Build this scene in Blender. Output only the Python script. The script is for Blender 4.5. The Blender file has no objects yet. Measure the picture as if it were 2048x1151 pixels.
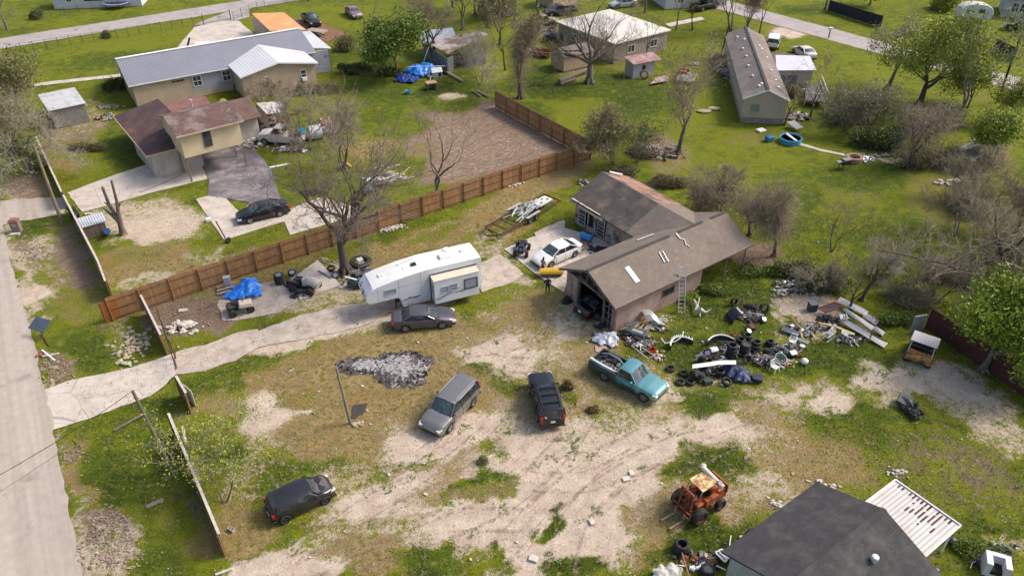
import bpy, math, random
import numpy as np
from mathutils import Vector, Matrix, Euler
R = math.radians
C = bpy.context.scene.collection
SC = bpy.context.scene
CAM_H = 37.0; PITCH = R(35.3); FOC = 1530.0
cam = bpy.data.cameras.new('camera'); cam.sensor_width = 36; cam.lens = 36*FOC/2048
cam.clip_start = 0.5; cam.clip_end = 3000
camo = bpy.data.objects.new('camera', cam); C.objects.link(camo)
camo.location = (0, 0, CAM_H); camo.rotation_euler = (math.pi/2-PITCH, 0, 0)
SC.camera = camo
SUN_EL = R(46); SDX, SDY = .965, .26; SUN_AZ = math.atan2(SDX, SDY)
w = bpy.data.worlds.new('World'); SC.world = w; w.use_nodes = True
nt = w.node_tree; bg = nt.nodes['Background']; sky = nt.nodes.new('ShaderNodeTexSky')
sky.sky_type = 'NISHITA'; sky.sun_disc = False; sky.sun_elevation = SUN_EL; sky.sun_rotation = SUN_AZ
sky.air_density = 1.0; sky.dust_density = 4.0; sky.ozone_density = 0.6
nt.links.new(sky.outputs[0], bg.inputs[0]); bg.inputs[1].default_value = 0.185
sl = bpy.data.lights.new('sun', 'SUN'); sl.energy = 2.4; sl.angle = R(14); sl.color = (1, .94, .86)
so = bpy.data.objects.new('sun', sl); C.objects.link(so)
sdir = Vector((SDX*math.cos(SUN_EL), SDY*math.cos(SUN_EL), math.sin(SUN_EL)))
so.rotation_euler = sdir.to_track_quat('Z', 'Y').to_euler(); so.location = (0, 0, 60)
SC.view_settings.view_transform = 'Standard'; SC.view_settings.look = 'None'
SC.view_settings.exposure = 0.24; SC.view_settings.gamma = 1
def G(x, y, z=0.0):
 """point at height z on the line of sight of photo point (x, y)"""
 u = x-1024; v = y-575.5
 t = (CAM_H-z)/(FOC*math.sin(PITCH)+v*math.cos(PITCH))
 return Vector((u*t, (FOC*math.cos(PITCH)-v*math.sin(PITCH))*t, z))
def PX(X, Y, Z=0.0):
 d = Z-CAM_H; zc = Y*math.cos(PITCH)-d*math.sin(PITCH); yc = Y*math.sin(PITCH)+d*math.cos(PITCH)
 zc = np.maximum(zc, 1) if isinstance(zc, np.ndarray) else zc
 return 1024+FOC*X/zc, 575.5-FOC*yc/zc
MATS = {}
def M(name, col, rough=.8, metal=0, var=.18, scale=1.5, bump=0.0, bscale=25, col2=None, c2=(.5, .62), c2s=2.0, spec=.5, pat=None, coat=0, crack=0):
 if name in MATS: return MATS[name]
 m = bpy.data.materials.new(name); MATS[name] = m; m.use_nodes = True
 n = m.node_tree.nodes; L = m.node_tree.links; b = n['Principled BSDF']
 b.inputs['Roughness'].default_value = rough; b.inputs['Metallic'].default_value = metal
 b.inputs['Specular IOR Level'].default_value = spec
 if coat: b.inputs['Coat Weight'].default_value = coat; b.inputs['Coat Roughness'].default_value = .08
 tc = n.new('ShaderNodeTexCoord'); co = tc.outputs['Object']
 nz = n.new('ShaderNodeTexNoise'); nz.inputs['Scale'].default_value = scale; nz.inputs['Detail'].default_value = 6; nz.inputs['Roughness'].default_value = .65
 L.new(co, nz.inputs['Vector'])
 mp = n.new('ShaderNodeMapRange'); mp.inputs[1].default_value = .3; mp.inputs[2].default_value = .7
 mp.inputs[3].default_value = 1-var; mp.inputs[4].default_value = 1+var; L.new(nz.outputs[0], mp.inputs[0])
 cur = None
 if pat and pat[0] == 'brick':
  br = n.new('ShaderNodeTexBrick'); br.inputs['Scale'].default_value = 1; br.offset = .5
  br.inputs['Color1'].default_value = (*col, 1); br.inputs['Color2'].default_value = (*pat[4], 1); br.inputs['Mortar'].default_value = (*pat[5], 1)
  br.inputs['Brick Width'].default_value = pat[1]; br.inputs['Row Height'].default_value = pat[2]; br.inputs['Mortar Size'].default_value = pat[3]
  br.inputs['Bias'].default_value = pat[6] if len(pat) > 6 else 0
  if len(pat) > 7:
   cm = n.new('ShaderNodeCombineXYZ'); sp = n.new('ShaderNodeSeparateXYZ'); L.new(co, sp.inputs[0])
   ad = n.new('ShaderNodeMath'); L.new(sp.outputs[0], ad.inputs[0]); L.new(sp.outputs[1], ad.inputs[1])
   L.new(ad.outputs[0], cm.inputs[0]); L.new(sp.outputs[2], cm.inputs[1]); L.new(cm.outputs[0], br.inputs['Vector'])
  else: L.new(co, br.inputs['Vector'])
  cur = br.outputs['Color']; bfac = br.outputs['Fac']
 if pat and pat[0] == 'wave':
  wv = n.new('ShaderNodeTexWave'); wv.bands_direction = pat[1]; wv.inputs['Scale'].default_value = pat[2]; wv.inputs['Distortion'].default_value = pat[4] if len(pat) > 4 else 0
  wv.inputs['Detail'].default_value = 1; L.new(co, wv.inputs['Vector'])
  rp = n.new('ShaderNodeMix'); rp.data_type = 'RGBA'; rp.inputs[6].default_value = (*[c*(1-pat[3]) for c in col], 1); rp.inputs[7].default_value = (*col, 1)
  L.new(wv.outputs['Fac'], rp.inputs[0]); cur = rp.outputs[2]
 if pat and pat[0] == 'streak':
  mq = n.new('ShaderNodeMapping'); mq.vector_type = 'TEXTURE'; mq.inputs['Rotation'].default_value = (0, 0, pat[1]); mq.inputs['Scale'].default_value = pat[2]; L.new(co, mq.inputs['Vector'])
  sn = n.new('ShaderNodeTexNoise'); sn.inputs['Scale'].default_value = 1; sn.inputs['Detail'].default_value = 5; sn.inputs['Roughness'].default_value = .6; L.new(mq.outputs[0], sn.inputs['Vector'])
  sr = n.new('ShaderNodeMapRange'); sr.inputs[1].default_value = .35; sr.inputs[2].default_value = .68; L.new(sn.outputs[0], sr.inputs[0])
  sx = n.new('ShaderNodeMix'); sx.data_type = 'RGBA'; L.new(sr.outputs[0], sx.inputs[0]); sx.inputs[6].default_value = (*col, 1); sx.inputs[7].default_value = (*pat[3], 1); cur = sx.outputs[2]
 if cur is None:
  rg = n.new('ShaderNodeRGB'); rg.outputs[0].default_value = (*col, 1); cur = rg.outputs[0]
 if col2:
  n2 = n.new('ShaderNodeTexNoise'); n2.inputs['Scale'].default_value = c2s; n2.inputs['Detail'].default_value = 8; n2.inputs['Roughness'].default_value = .7
  L.new(co, n2.inputs['Vector']); r2 = n.new('ShaderNodeMapRange'); r2.inputs[1].default_value = c2[0]; r2.inputs[2].default_value = c2[1]; L.new(n2.outputs[0], r2.inputs[0])
  mx = n.new('ShaderNodeMix'); mx.data_type = 'RGBA'; L.new(r2.outputs[0], mx.inputs[0]); L.new(cur, mx.inputs[6]); mx.inputs[7].default_value = (*col2, 1); cur = mx.outputs[2]
 if crack:
  vo = n.new('ShaderNodeTexVoronoi'); vo.feature = 'DISTANCE_TO_EDGE'; vo.inputs['Scale'].default_value = crack; wn = n.new('ShaderNodeTexNoise'); wn.inputs['Scale'].default_value = crack*4
  va = n.new('ShaderNodeVectorMath'); va.operation = 'ADD'; L.new(co, va.inputs[0]); L.new(wn.outputs['Color'], va.inputs[1]); L.new(va.outputs[0], vo.inputs['Vector'])
  vr = n.new('ShaderNodeMapRange'); vr.inputs[1].default_value = .002; vr.inputs[2].default_value = .018*max(crack, .5); vr.inputs[3].default_value = .62; L.new(vo.outputs['Distance'], vr.inputs[0])
  vm = n.new('ShaderNodeMix'); vm.data_type = 'RGBA'; vm.blend_type = 'MULTIPLY'; vm.inputs[0].default_value = 1; L.new(cur, vm.inputs[6]); L.new(vr.outputs[0], vm.inputs[7]); cur = vm.outputs[2]
 ml = n.new('ShaderNodeMix'); ml.data_type = 'RGBA'; ml.blend_type = 'MULTIPLY'; ml.inputs[0].default_value = 1
 L.new(cur, ml.inputs[6]); L.new(mp.outputs[0], ml.inputs[7]); L.new(ml.outputs[2], b.inputs['Base Color'])
 if bump or (pat and pat[0] == 'wave'):
  bp = n.new('ShaderNodeBump'); bp.inputs['Strength'].default_value = 1
  if pat and pat[0] == 'wave': bp.inputs['Distance'].default_value = .015; L.new(wv.outputs['Fac'], bp.inputs['Height'])
  else:
   n3 = n.new('ShaderNodeTexNoise'); n3.inputs['Scale'].default_value = bscale; n3.inputs['Detail'].default_value = 4; L.new(co, n3.inputs['Vector'])
   bp.inputs['Distance'].default_value = bump; L.new(n3.outputs[0], bp.inputs['Height'])
  L.new(bp.outputs[0], b.inputs['Normal'])
 return m
class MB:
 def __init__(s): s.v = []; s.f = []; s.mi = []; s.m = 0; s.T = None
 def add(s, vs, fs):
  o = len(s.v)
  if s.T is not None: vs = [tuple(s.T @ Vector(p)) for p in vs]
  s.v.extend([tuple(p) for p in vs]); s.f.extend([tuple(i+o for i in f) for f in fs]); s.mi.extend([s.m]*len(fs)); return s
 def box(s, c, d, rz=0, rx=0, ry=0, tp=(1, 1)):
  x, y, z = d[0]/2, d[1]/2, d[2]/2; E = Euler((rx, ry, rz)).to_matrix(); c = Vector(c)
  vs = [c+E @ Vector((i*x*(tp[0] if k > 0 else 1), j*y*(tp[1] if k > 0 else 1), k*z)) for k in (-1, 1) for i, j in ((-1, -1), (1, -1), (1, 1), (-1, 1))]
  return s.add(vs, [(3, 2, 1, 0), (4, 5, 6, 7), (0, 1, 5, 4), (1, 2, 6, 5), (2, 3, 7, 6), (3, 0, 4, 7)])
 def bar(s, a, b, w=.05, h=None):
  a = Vector(a); b = Vector(b); d = b-a; L = d.length
  if L < 1e-5: return s
  h = h or w; z = d/L; up = Vector((0, 0, 1)) if abs(z.z) < .95 else Vector((1, 0, 0)); x = z.cross(up).normalized(); y = x.cross(z)
  vs = [p+x*i*w/2+y*j*h/2 for p in (a, b) for i, j in ((-1, -1), (1, -1), (1, 1), (-1, 1))]
  return s.add(vs, [(0, 1, 2, 3), (7, 6, 5, 4), (4, 5, 1, 0), (5, 6, 2, 1), (6, 7, 3, 2), (7, 4, 0, 3)])
 def tube(s, pts, r, n=8, cap=True):
  pts = [Vector(p) for p in pts]; k = len(pts); rs = r if hasattr(r, '__len__') else [r]*k; vs = []; x = None
  for i, p in enumerate(pts):
   d = (pts[min(i+1, k-1)]-pts[max(i-1, 0)]).normalized()
   if x is None: x = d.cross(Vector((0, 0, 1)) if abs(d.z) < .9 else Vector((1, 0, 0))).normalized()
   else: x = (x-d*x.dot(d)).normalized()
   y = d.cross(x)
   for j in range(n):
    a = 2*math.pi*j/n; vs.append(p+(x*math.cos(a)+y*math.sin(a))*rs[i])
  fs = [(i*n+j, i*n+(j+1) % n, (i+1)*n+(j+1) % n, (i+1)*n+j) for i in range(k-1) for j in range(n)]
  if cap: fs += [tuple(range(n-1, -1, -1)), tuple(range((k-1)*n, k*n))]
  return s.add(vs, fs)
 def cyl(s, a, b, r, r2=None, n=12): return s.tube([a, b], [r, r if r2 is None else r2], n)
 def lathe(s, prof, n=20, closed=False):
  """prof: (r, z) about local z"""
  vs = [(r*math.cos(2*math.pi*j/n), r*math.sin(2*math.pi*j/n), z) for r, z in prof for j in range(n)]
  k = len(prof); fs = [(i*n+j, i*n+(j+1) % n, ((i+1) % k)*n+(j+1) % n, ((i+1) % k)*n+j) for i in range(k if closed else k-1) for j in range(n)]
  if not closed: fs += [tuple(range(n-1, -1, -1)), tuple(range((k-1)*n, k*n))]
  return s.add(vs, fs)
 def prism(s, poly, z0, z1):
  n = len(poly); vs = [(x, y, z0) for x, y in poly]+[(x, y, z1) for x, y in poly]
  return s.add(vs, [tuple(range(n-1, -1, -1)), tuple(range(n, 2*n))]+[(i, (i+1) % n, n+(i+1) % n, n+i) for i in range(n)])
 def ext(s, poly, a, b, ax='x'):
  """extrude a closed 2-D section: ax x -> poly is (y, z); ax y -> poly is (x, z)"""
  n = len(poly); f = (lambda t, p: (t, p[0], p[1])) if ax == 'x' else (lambda t, p: (p[0], t, p[1]))
  vs = [f(a, p) for p in poly]+[f(b, p) for p in poly]
  return s.add(vs, [tuple(range(n-1, -1, -1)), tuple(range(n, 2*n))]+[(i, (i+1) % n, n+(i+1) % n, n+i) for i in range(n)])
 def slab(s, pts, t=.05):
  """thin plate through 3-D points, thickness t downwards"""
  n = len(pts); vs = [Vector(p) for p in pts]+[Vector(p)-Vector((0, 0, t)) for p in pts]
  return s.add(vs, [tuple(range(n)), tuple(range(2*n-1, n-1, -1))]+[(i, n+i, n+(i+1) % n, (i+1) % n) for i in range(n)])
 def loft(s, rings, close=True, caps=True):
  n = len(rings[0]); k = len(rings); vs = [p for r in rings for p in r]
  fs = [(i*n+j, i*n+(j+1) % n, (i+1)*n+(j+1) % n, (i+1)*n+j) for i in range(k-1) for j in range(n if close else n-1)]
  if caps and close: fs += [tuple(range(n-1, -1, -1)), tuple(range((k-1)*n, k*n))]
  return s.add(vs, fs)
 def blob(s, c, r, seed=0, rough=.25, n=7, flat=1.0):
  rd = random.Random(seed); vs = []; k = 5
  c = Vector(c); r = r if hasattr(r, '__len__') else (r, r, r)
  for i in range(1, k):
   a = math.pi*i/k
   for j in range(n):
    b = 2*math.pi*(j+.5*(i % 2))/n; q = 1+rough*(rd.random()*2-1)
    vs.append(c+Vector((math.sin(a)*math.cos(b)*r[0]*q, math.sin(a)*math.sin(b)*r[1]*q, math.cos(a)*r[2]*q*flat)))
  vs += [c+Vector((0, 0, r[2]*flat)), c-Vector((0, 0, r[2]*flat))]; t = (k-1)*n
  fs = [(i*n+j, (i+1)*n+j, (i+1)*n+(j+1) % n, i*n+(j+1) % n) for i in range(k-2) for j in range(n)]
  fs += [(t, j, (j+1) % n) for j in range(n)]+[(t+1, (k-2)*n+(j+1) % n, (k-2)*n+j) for j in range(n)]
  return s.add(vs, fs)
def mesh_obj(name, mb, mats, parent=None, smooth=False, bevel=0):
 me = bpy.data.meshes.new(name); me.from_pydata([tuple(p) for p in mb.v], [], mb.f)
 mats = mats if isinstance(mats, (list, tuple)) else [mats]
 for m in mats: me.materials.append(m)
 if len(mats) > 1: me.polygons.foreach_set('material_index', mb.mi)
 if smooth:
  me.polygons.foreach_set('use_smooth', [True]*len(me.polygons))
  try: me.set_sharp_from_angle(angle=R(smooth if smooth is not True else 40))
  except Exception: pass
 o = bpy.data.objects.new(name, me); C.objects.link(o)
 if parent: o.parent = parent
 if bevel:
  b = o.modifiers.new('bevel', 'BEVEL'); b.width = bevel; b.segments = 2; b.limit_method = 'ANGLE'
 return o
def tag(o, label, cat, group=None, kind=None):
 o['label'] = label; o['category'] = cat
 if group: o['group'] = group
 if kind: o['kind'] = kind
 return o
def thing(name, label, cat, loc=(0, 0, 0), rz=0, group=None):
 o = bpy.data.objects.new(name, None); C.objects.link(o); o.empty_display_size = .3
 o.location = loc; o.rotation_euler = (0, 0, rz); return tag(o, label, cat, group)
def copy_tree(o, parent=None):
 c = o.copy(); C.objects.link(c); c.parent = parent
 for ch in list(o.children): copy_tree(ch, c)
 return c
def struct(name, mb, mats, smooth=False):
 o = mesh_obj(name, mb, mats, None, smooth); o['kind'] = 'structure'; return o
def GL(x, y, z=0): return tuple(G(x, y, z))
def vnoise(X, Y, s, seed=0):
 rs = np.random.RandomState(seed); T = rs.rand(256, 256)
 x = X/s+1000; y = Y/s+1000; xi = np.floor(x).astype(int); yi = np.floor(y).astype(int); fx = x-xi; fy = y-yi
 fx = fx*fx*(3-2*fx); fy = fy*fy*(3-2*fy); g = lambda a, b: T[a % 256, b % 256]
 return (g(xi, yi)*(1-fx)+g(xi+1, yi)*fx)*(1-fy)+(g(xi, yi+1)*(1-fx)+g(xi+1, yi+1)*fx)*fy
COV = dict(B=(1, 0, 0, 0), D=(0, 1, 0, 0), S=(0, 0, 1, 0), L=(0, 0, 0, 1), G=(0, 0, 0, .35), Y=(0, .12, 0, 0), M=(.42, .5, 0, .2), T=(.55, .3, .45, 0), O=(.15, .55, .45, 0), P=(.25, .1, 1.1, 0), W=(.95, .1, 0, 0), K=(.35, .75, 0, .1))
# type, cx, cy, rx, ry, rotation deg, strength   (all in photo points, turned into ground points)
PAINT = [
 # back gardens
 ('L',1200,180,180,40,10,.8),('Y',1150,230,90,40,0,.8),('L',1050,230,60,25,0,.6),('L',760,190,60,60,0,.5),('L',700,130,60,60,0,.3),('Y',420,60,300,30,-6,.7),('L',250,120,120,18,-5,.4),  # the wide lush ellipse also paints the big tree's shade into the grass
 ('L',900,200,60,70,0,.9),('L',850,260,60,30,0,.6),('D',730,300,50,25,0,.7),('B',905,195,28,10,0,.7),('D',800,285,40,12,0,.6),
 ('P',965,280,150,62,8,1.0),('P',1080,285,80,26,20,1),('P',930,330,110,30,-12,1),('P',880,290,70,30,0,1),('P',1010,235,70,24,20,.9),('S',1080,255,90,16,32,.6),('S',980,250,90,20,10,.35),  # slanting soil strip along the back fence paints that fence's cast shadow
 ('Y',1500,330,150,60,0,.6),('L',1620,380,120,40,10,.5),('Y',1700,420,60,40,0,.8),('D',1700,395,50,60,0,.35),('L',1560,450,60,40,0,.4),('L',1750,350,110,35,0,.6),('D',1680,505,25,10,0,.6),
 ('O',1330,310,60,45,10,.85),('S',1310,290,40,20,0,.5),('Y',1420,240,60,60,0,.6),('D',1370,150,40,25,0,.4),('D',1580,60,50,14,0,.7),('B',1575,65,30,10,10,.9),('O',1640,240,25,30,0,.4),
 ('Y',1700,160,90,60,0,.5),('L',1700,220,100,40,0,.5),('Y',1990,220,60,60,0,.6),('D',1930,180,60,20,20,.3),('S',1980,300,60,30,0,.5),('T',1790,310,80,16,5,.7),('D',1560,560,60,30,0,.3),('L',1560,600,90,30,0,.7),
 ('L',1800,500,200,80,20,.35),('D',1900,400,100,60,20,.4),('S',1950,560,120,40,20,.4),('G',1850,200,90,50,0,.5),('Y',1560,20,80,20,0,.5),('L',1650,20,100,12,0,.4),
 ('L',1430,500,60,25,0,.5),('L',1450,590,80,40,-20,.9),('L',1380,640,50,25,-20,.7),('S',1510,510,45,25,0,.8),
 # left garden
 ('Y',160,330,120,30,-10,.6),('L',260,290,50,60,60,.5),('D',130,330,30,20,0,.6),('L',30,320,60,40,0,.7),('T',30,380,60,25,0,.9),('S',60,370,60,30,10,.5),('S',150,260,80,30,-20,.6),('T',160,255,60,20,-20,.5),('D',310,180,50,50,0,.3),('T',180,215,30,25,0,.5),
 ('T',300,440,130,50,-3,.95),('B',310,455,80,28,0,.55),('D',300,530,150,40,-8,.8),('L',280,515,70,14,-10,.35),('B',280,565,70,18,-12,.6),('B',420,505,50,22,-10,.5),('G',410,490,30,30,0,.5),('L',470,390,80,14,-12,.9),
 ('T',60,490,45,40,20,.95),('S',40,505,30,40,20,.7),('S',120,540,60,60,50,.5),('D',100,540,50,30,0,.5),('T',110,520,70,60,50,.5),('L',70,455,50,18,-10,.7),('O',100,300,30,30,40,.5),('S',150,520,30,90,-22,.7),  # last soil strip paints the road fence's cast shadow into the ground
 ('D',150,620,80,50,40,.4),('L',180,690,80,40,-20,.6),('S',215,640,30,60,-25,.3),('T',240,670,35,45,0,.45),('O',110,740,42,38,20,1.0),('S',100,735,35,30,0,.4),('B',50,590,50,14,-10,.8),('T',75,600,55,20,-20,.5),
 ('S',270,590,60,30,-20,.3),('O',430,620,150,50,-12,.95),('S',380,630,100,35,0,.6),('D',520,600,60,12,-12,.3),('G',520,648,90,14,-14,.95),('S',640,490,180,22,-22,.5),('D',560,540,100,16,-20,.6),('O',480,520,120,14,-20,.8),
 # strip by long fence / yard behind
 ('D',900,460,160,26,-22,.9),('G',870,470,60,12,-20,.5),('Y',930,440,100,12,-20,.25),('D',1080,360,110,28,-22,.95),('O',1120,350,70,20,-20,.75),('D',760,520,60,30,-20,.7),('O',700,470,100,14,-20,.6),('O',700,530,90,25,-10,.5),('D',1000,470,70,25,-20,.7),('G',990,460,40,10,-20,.5),
 ('T',1000,500,60,30,30,.7),('T',660,560,100,30,-10,.7),('B',570,590,50,28,-12,.9),('T',640,600,120,24,-8,.8),
 # main yard
 ('K',900,800,520,190,-8,.85),('K',1100,960,520,170,0,.9),('K',1500,880,220,90,10,.8),('M',620,900,260,120,-10,.8),('W',980,690,200,30,-8,.5), ('M',900,700,420,90,-12,.7),('B',640,655,150,26,-16,1),('B',560,680,120,22,-16,1),('B',760,620,70,25,-12,.9),('B',840,600,80,24,-12,.8),('G',900,625,110,14,-14,.5),('B',1040,560,30,16,0,.5),
 ('D',780,690,220,24,-13,.55),('D',760,760,240,90,-5,.9),('L',560,720,120,26,-13,.4),('D',600,740,60,40,0,.5),('O',640,720,70,30,0,.45),('L',420,770,90,20,-18,.5),('D',430,850,60,60,10,.4),
 ('B',540,822,55,38,0,.85),('B',600,835,40,14,-20,.9),('G',600,790,50,20,0,.4),('D',640,860,110,30,0,.7),('L',430,900,70,60,30,.9),('Y',410,860,60,35,0,.7),('M',470,930,70,24,0,.5),('L',420,1000,40,50,20,.5),
 ('L',640,920,120,26,-15,.55),('D',700,890,140,26,0,.7),('L',800,920,80,30,-20,.3),('D',470,1050,90,60,-20,.8),('L',560,960,60,60,0,.35),('L',520,1000,40,50,0,.3),
 ('B',1010,690,110,40,-4,.85),('D',960,660,80,26,0,.7),('D',1080,640,70,60,10,.6),('L',950,640,45,12,30,.45),('B',1020,730,60,20,0,.6),('L',950,735,40,26,0,.55),('L',1010,760,30,30,0,.45),('T',1160,640,60,40,0,.8),('M',1150,690,60,26,0,.6),('B',1120,650,40,24,20,.4),
 ('D',930,790,30,12,0,.5),('L',1010,900,40,26,-20,.5),('B',880,880,100,34,-14,.95),('B',950,850,70,26,-10,.9),('L',1130,790,30,20,0,.6),
 ('B',760,985,90,26,-14,.8),('B',800,1010,70,20,0,.6),('B',620,1110,170,36,-20,.95),('B',560,1140,120,36,-10,1),('M',700,1060,120,30,-20,.8),('D',760,1110,110,50,0,.85),('L',850,1120,70,30,10,.75),
 ('B',1120,960,170,110,0,1),('B',1000,1040,170,60,-10,1),('B',1250,880,110,60,0,.95),('B',1180,1050,120,90,-10,1),('L',960,975,70,30,-12,.85),('D',960,990,80,22,-12,.5),('L',1000,900,50,22,0,.5),('B',1240,980,90,60,0,.95),('B',1060,1120,90,40,0,1),
 ('L',1090,1045,16,40,20,1),('L',1140,1130,50,30,0,.95),('L',985,1110,24,16,0,.9),('G',1000,1130,30,14,0,.7),('D',1300,1040,60,50,0,.7),('D',1270,1100,60,40,0,.6),('L',1330,1100,70,26,0,.6),('L',1400,1060,80,26,0,.85),
 ('L',1240,840,50,30,0,.4),('M',1280,830,60,30,0,.6),('B',1330,870,60,26,0,.7),('B',1440,850,70,34,10,.95),('L',1390,800,50,26,0,.75),('B',1330,790,40,22,20,.6),('L',1460,800,60,14,0,.4),('L',1390,880,30,16,0,.6),('M',1500,900,120,40,0,.7),('L',1400,925,70,30,-10,.75),('L',1460,930,60,36,0,.6),
 ('L',1250,700,60,30,0,.5),('L',1380,700,80,40,0,.85),('D',1190,690,60,30,0,.4),('L',1480,640,60,40,0,.4),('L',1560,720,60,30,0,.5),('B',1620,620,70,36,10,.7),('T',1600,680,60,30,0,.7),('B',1450,760,40,16,0,.4),
 ('L',1700,720,120,36,0,.75),('L',1830,745,60,30,0,.5),('M',1600,790,120,36,0,.8),('B',1560,790,40,16,0,.5),('B',1770,760,80,32,10,.9),('B',1660,800,40,20,0,.8),('M',1760,800,80,20,0,.5),
 ('T',1930,790,130,50,28,.95),('B',1900,760,90,30,30,.6),('T',2000,860,80,40,30,.85),('L',1740,880,150,60,10,.7),('L',1860,950,160,70,20,.6),('L',1980,1000,100,80,0,.5),('D',1850,930,60,20,10,.35),('D',1700,900,50,16,0,.35),('S',1950,930,100,40,20,.2),
 ('B',1530,960,50,26,0,.5),('T',1560,955,70,20,0,.5),('M',1500,980,60,30,0,.6),('O',1520,1010,26,24,0,.8),('B',1580,1000,40,14,-20,.6),('L',1660,960,60,20,0,.5),('T',1690,960,26,14,0,.6),('O',1870,1110,50,24,0,.7),('L',1950,1060,80,60,0,.8),('M',2020,1090,30,24,0,.8),('O',1380,1130,60,24,0,.5),
 ('O',1140,765,30,18,0,.45),('O',1190,815,40,18,0,.5),('O',1170,880,80,30,-15,.35),('O',1230,930,60,16,-20,.25),
 ('D',1800,960,260,110,10,.35),('S',1900,950,180,90,15,.33),('D',1650,930,120,40,0,.3),('S',420,980,50,70,-20,.25),('D',330,980,60,90,-20,.25),
 ('T',158,1000,16,150,-15,.8),('T',100,760,16,70,-14,.8),('T',50,560,18,110,-14,.9),('T',12,440,16,40,-14,.8),('W',70,590,30,12,-10,.8),('G',835,250,34,16,0,.8),('G',815,345,40,22,0,.8),('D',850,300,40,20,0,.6),('G',905,210,40,14,0,.8),
 ('T',1150,150,40,14,0,.5),('T',980,140,40,30,0,.4),('D',1240,120,40,20,0,.4),('T',1420,120,20,40,0,.4),('D',1500,280,60,14,0,.35),('D',500,120,30,10,0,.4),('O',640,210,90,22,0,.5),
 ('O',790,735,100,52,0,.85),('D',790,735,130,70,0,.4),
 # road verge
 ('G',200,830,60,24,-20,.7),('L',280,900,90,110,-15,.55),('Y',250,900,30,80,-18,.4),('O',160,900,30,30,0,.9),('D',170,960,26,60,-15,.6),('T',215,1090,70,75,15,1.0),('S',220,1040,50,30,10,.5),('S',300,1080,30,16,0,.6),('L',330,1110,60,60,0,.5),('L',240,950,50,50,0,.7),
 ('S',400,1040,40,60,-22,.25),('D',470,1100,50,24,-20,.6),  # the soil ellipse here is the rotting fence's shadow, painted on the verge
]
def cover(X, Y):
 wx = (vnoise(X, Y, 1.6, 1)-.5)*1.6+(vnoise(X, Y, .6, 2)-.5)*.7; wy = (vnoise(X, Y, 1.6, 3)-.5)*1.6+(vnoise(X, Y, .6, 4)-.5)*.7
 u, v = PX(X+wx, Y+wy)
 A = np.zeros((len(X), 4)); A[:] = (0, .05, 0, .3)
 for t, cx, cy, rx, ry, ro, s in PAINT:
  a = R(ro); dx = u-cx; dy = v-cy; p = (dx*math.cos(a)+dy*math.sin(a))/rx; q = (-dx*math.sin(a)+dy*math.cos(a))/ry
  r = np.sqrt(p*p+q*q); wgt = np.clip((1.3-r)/.65, 0, 1); wgt = (wgt*wgt*(3-2*wgt)*s)[:, None]
  A = A*(1-wgt)+np.array(COV[t])*wgt
 return A
def axis(a, b, lo, hi, fine, g=1.05):
 m = list(np.arange(a, b, fine)); s = fine; x = m[-1]
 while x < hi: s = min(s*g, 25); x += s; m.append(x)
 s = fine; x = a; pre = []
 while x > lo: s = min(s*g, 25); x -= s; pre.append(x)
 return np.array(pre[::-1]+m)
xs = axis(-42, 40, -420, 420, .36, 1.03); ys = axis(19, 66, -60, 700, .36, 1.012)
gx, gy = np.meshgrid(xs, ys); X = gx.ravel(); Y = gy.ravel(); nx, ny = len(xs), len(ys)
A = cover(X, Y)
ROADS = []   # discs/lines kept flat
hgt = (vnoise(X, Y, 3.0, 9)-.5)*.05+(vnoise(X, Y, .8, 10)-.5)*.03*(1-A[:, 0])
hgt -= .03
hgt = np.where((Y > 120) | (np.abs(X) > 70), hgt*.3-.03, hgt)
co = np.stack([X, Y, hgt], 1).astype(np.float32)
idx = np.arange(nx*ny).reshape(ny, nx); q = np.stack([idx[:-1, :-1], idx[:-1, 1:], idx[1:, 1:], idx[1:, :-1]], -1).reshape(-1, 4)
me = bpy.data.meshes.new('ground'); me.vertices.add(len(co)); me.vertices.foreach_set('co', co.ravel())
me.loops.add(q.size); me.loops.foreach_set('vertex_index', q.ravel().astype(np.int32)); me.polygons.add(len(q))
me.polygons.foreach_set('loop_start', np.arange(0, q.size, 4, dtype=np.int32)); me.polygons.foreach_set('loop_total', np.full(len(q), 4, np.int32)); me.update()
me.polygons.foreach_set('use_smooth', np.ones(len(q), bool))
at = me.attributes.new('cover', 'FLOAT_COLOR', 'POINT'); at.data.foreach_set('color', A.astype(np.float32).ravel())
ground = bpy.data.objects.new('ground', me); C.objects.link(ground); ground['kind'] = 'structure'
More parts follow.
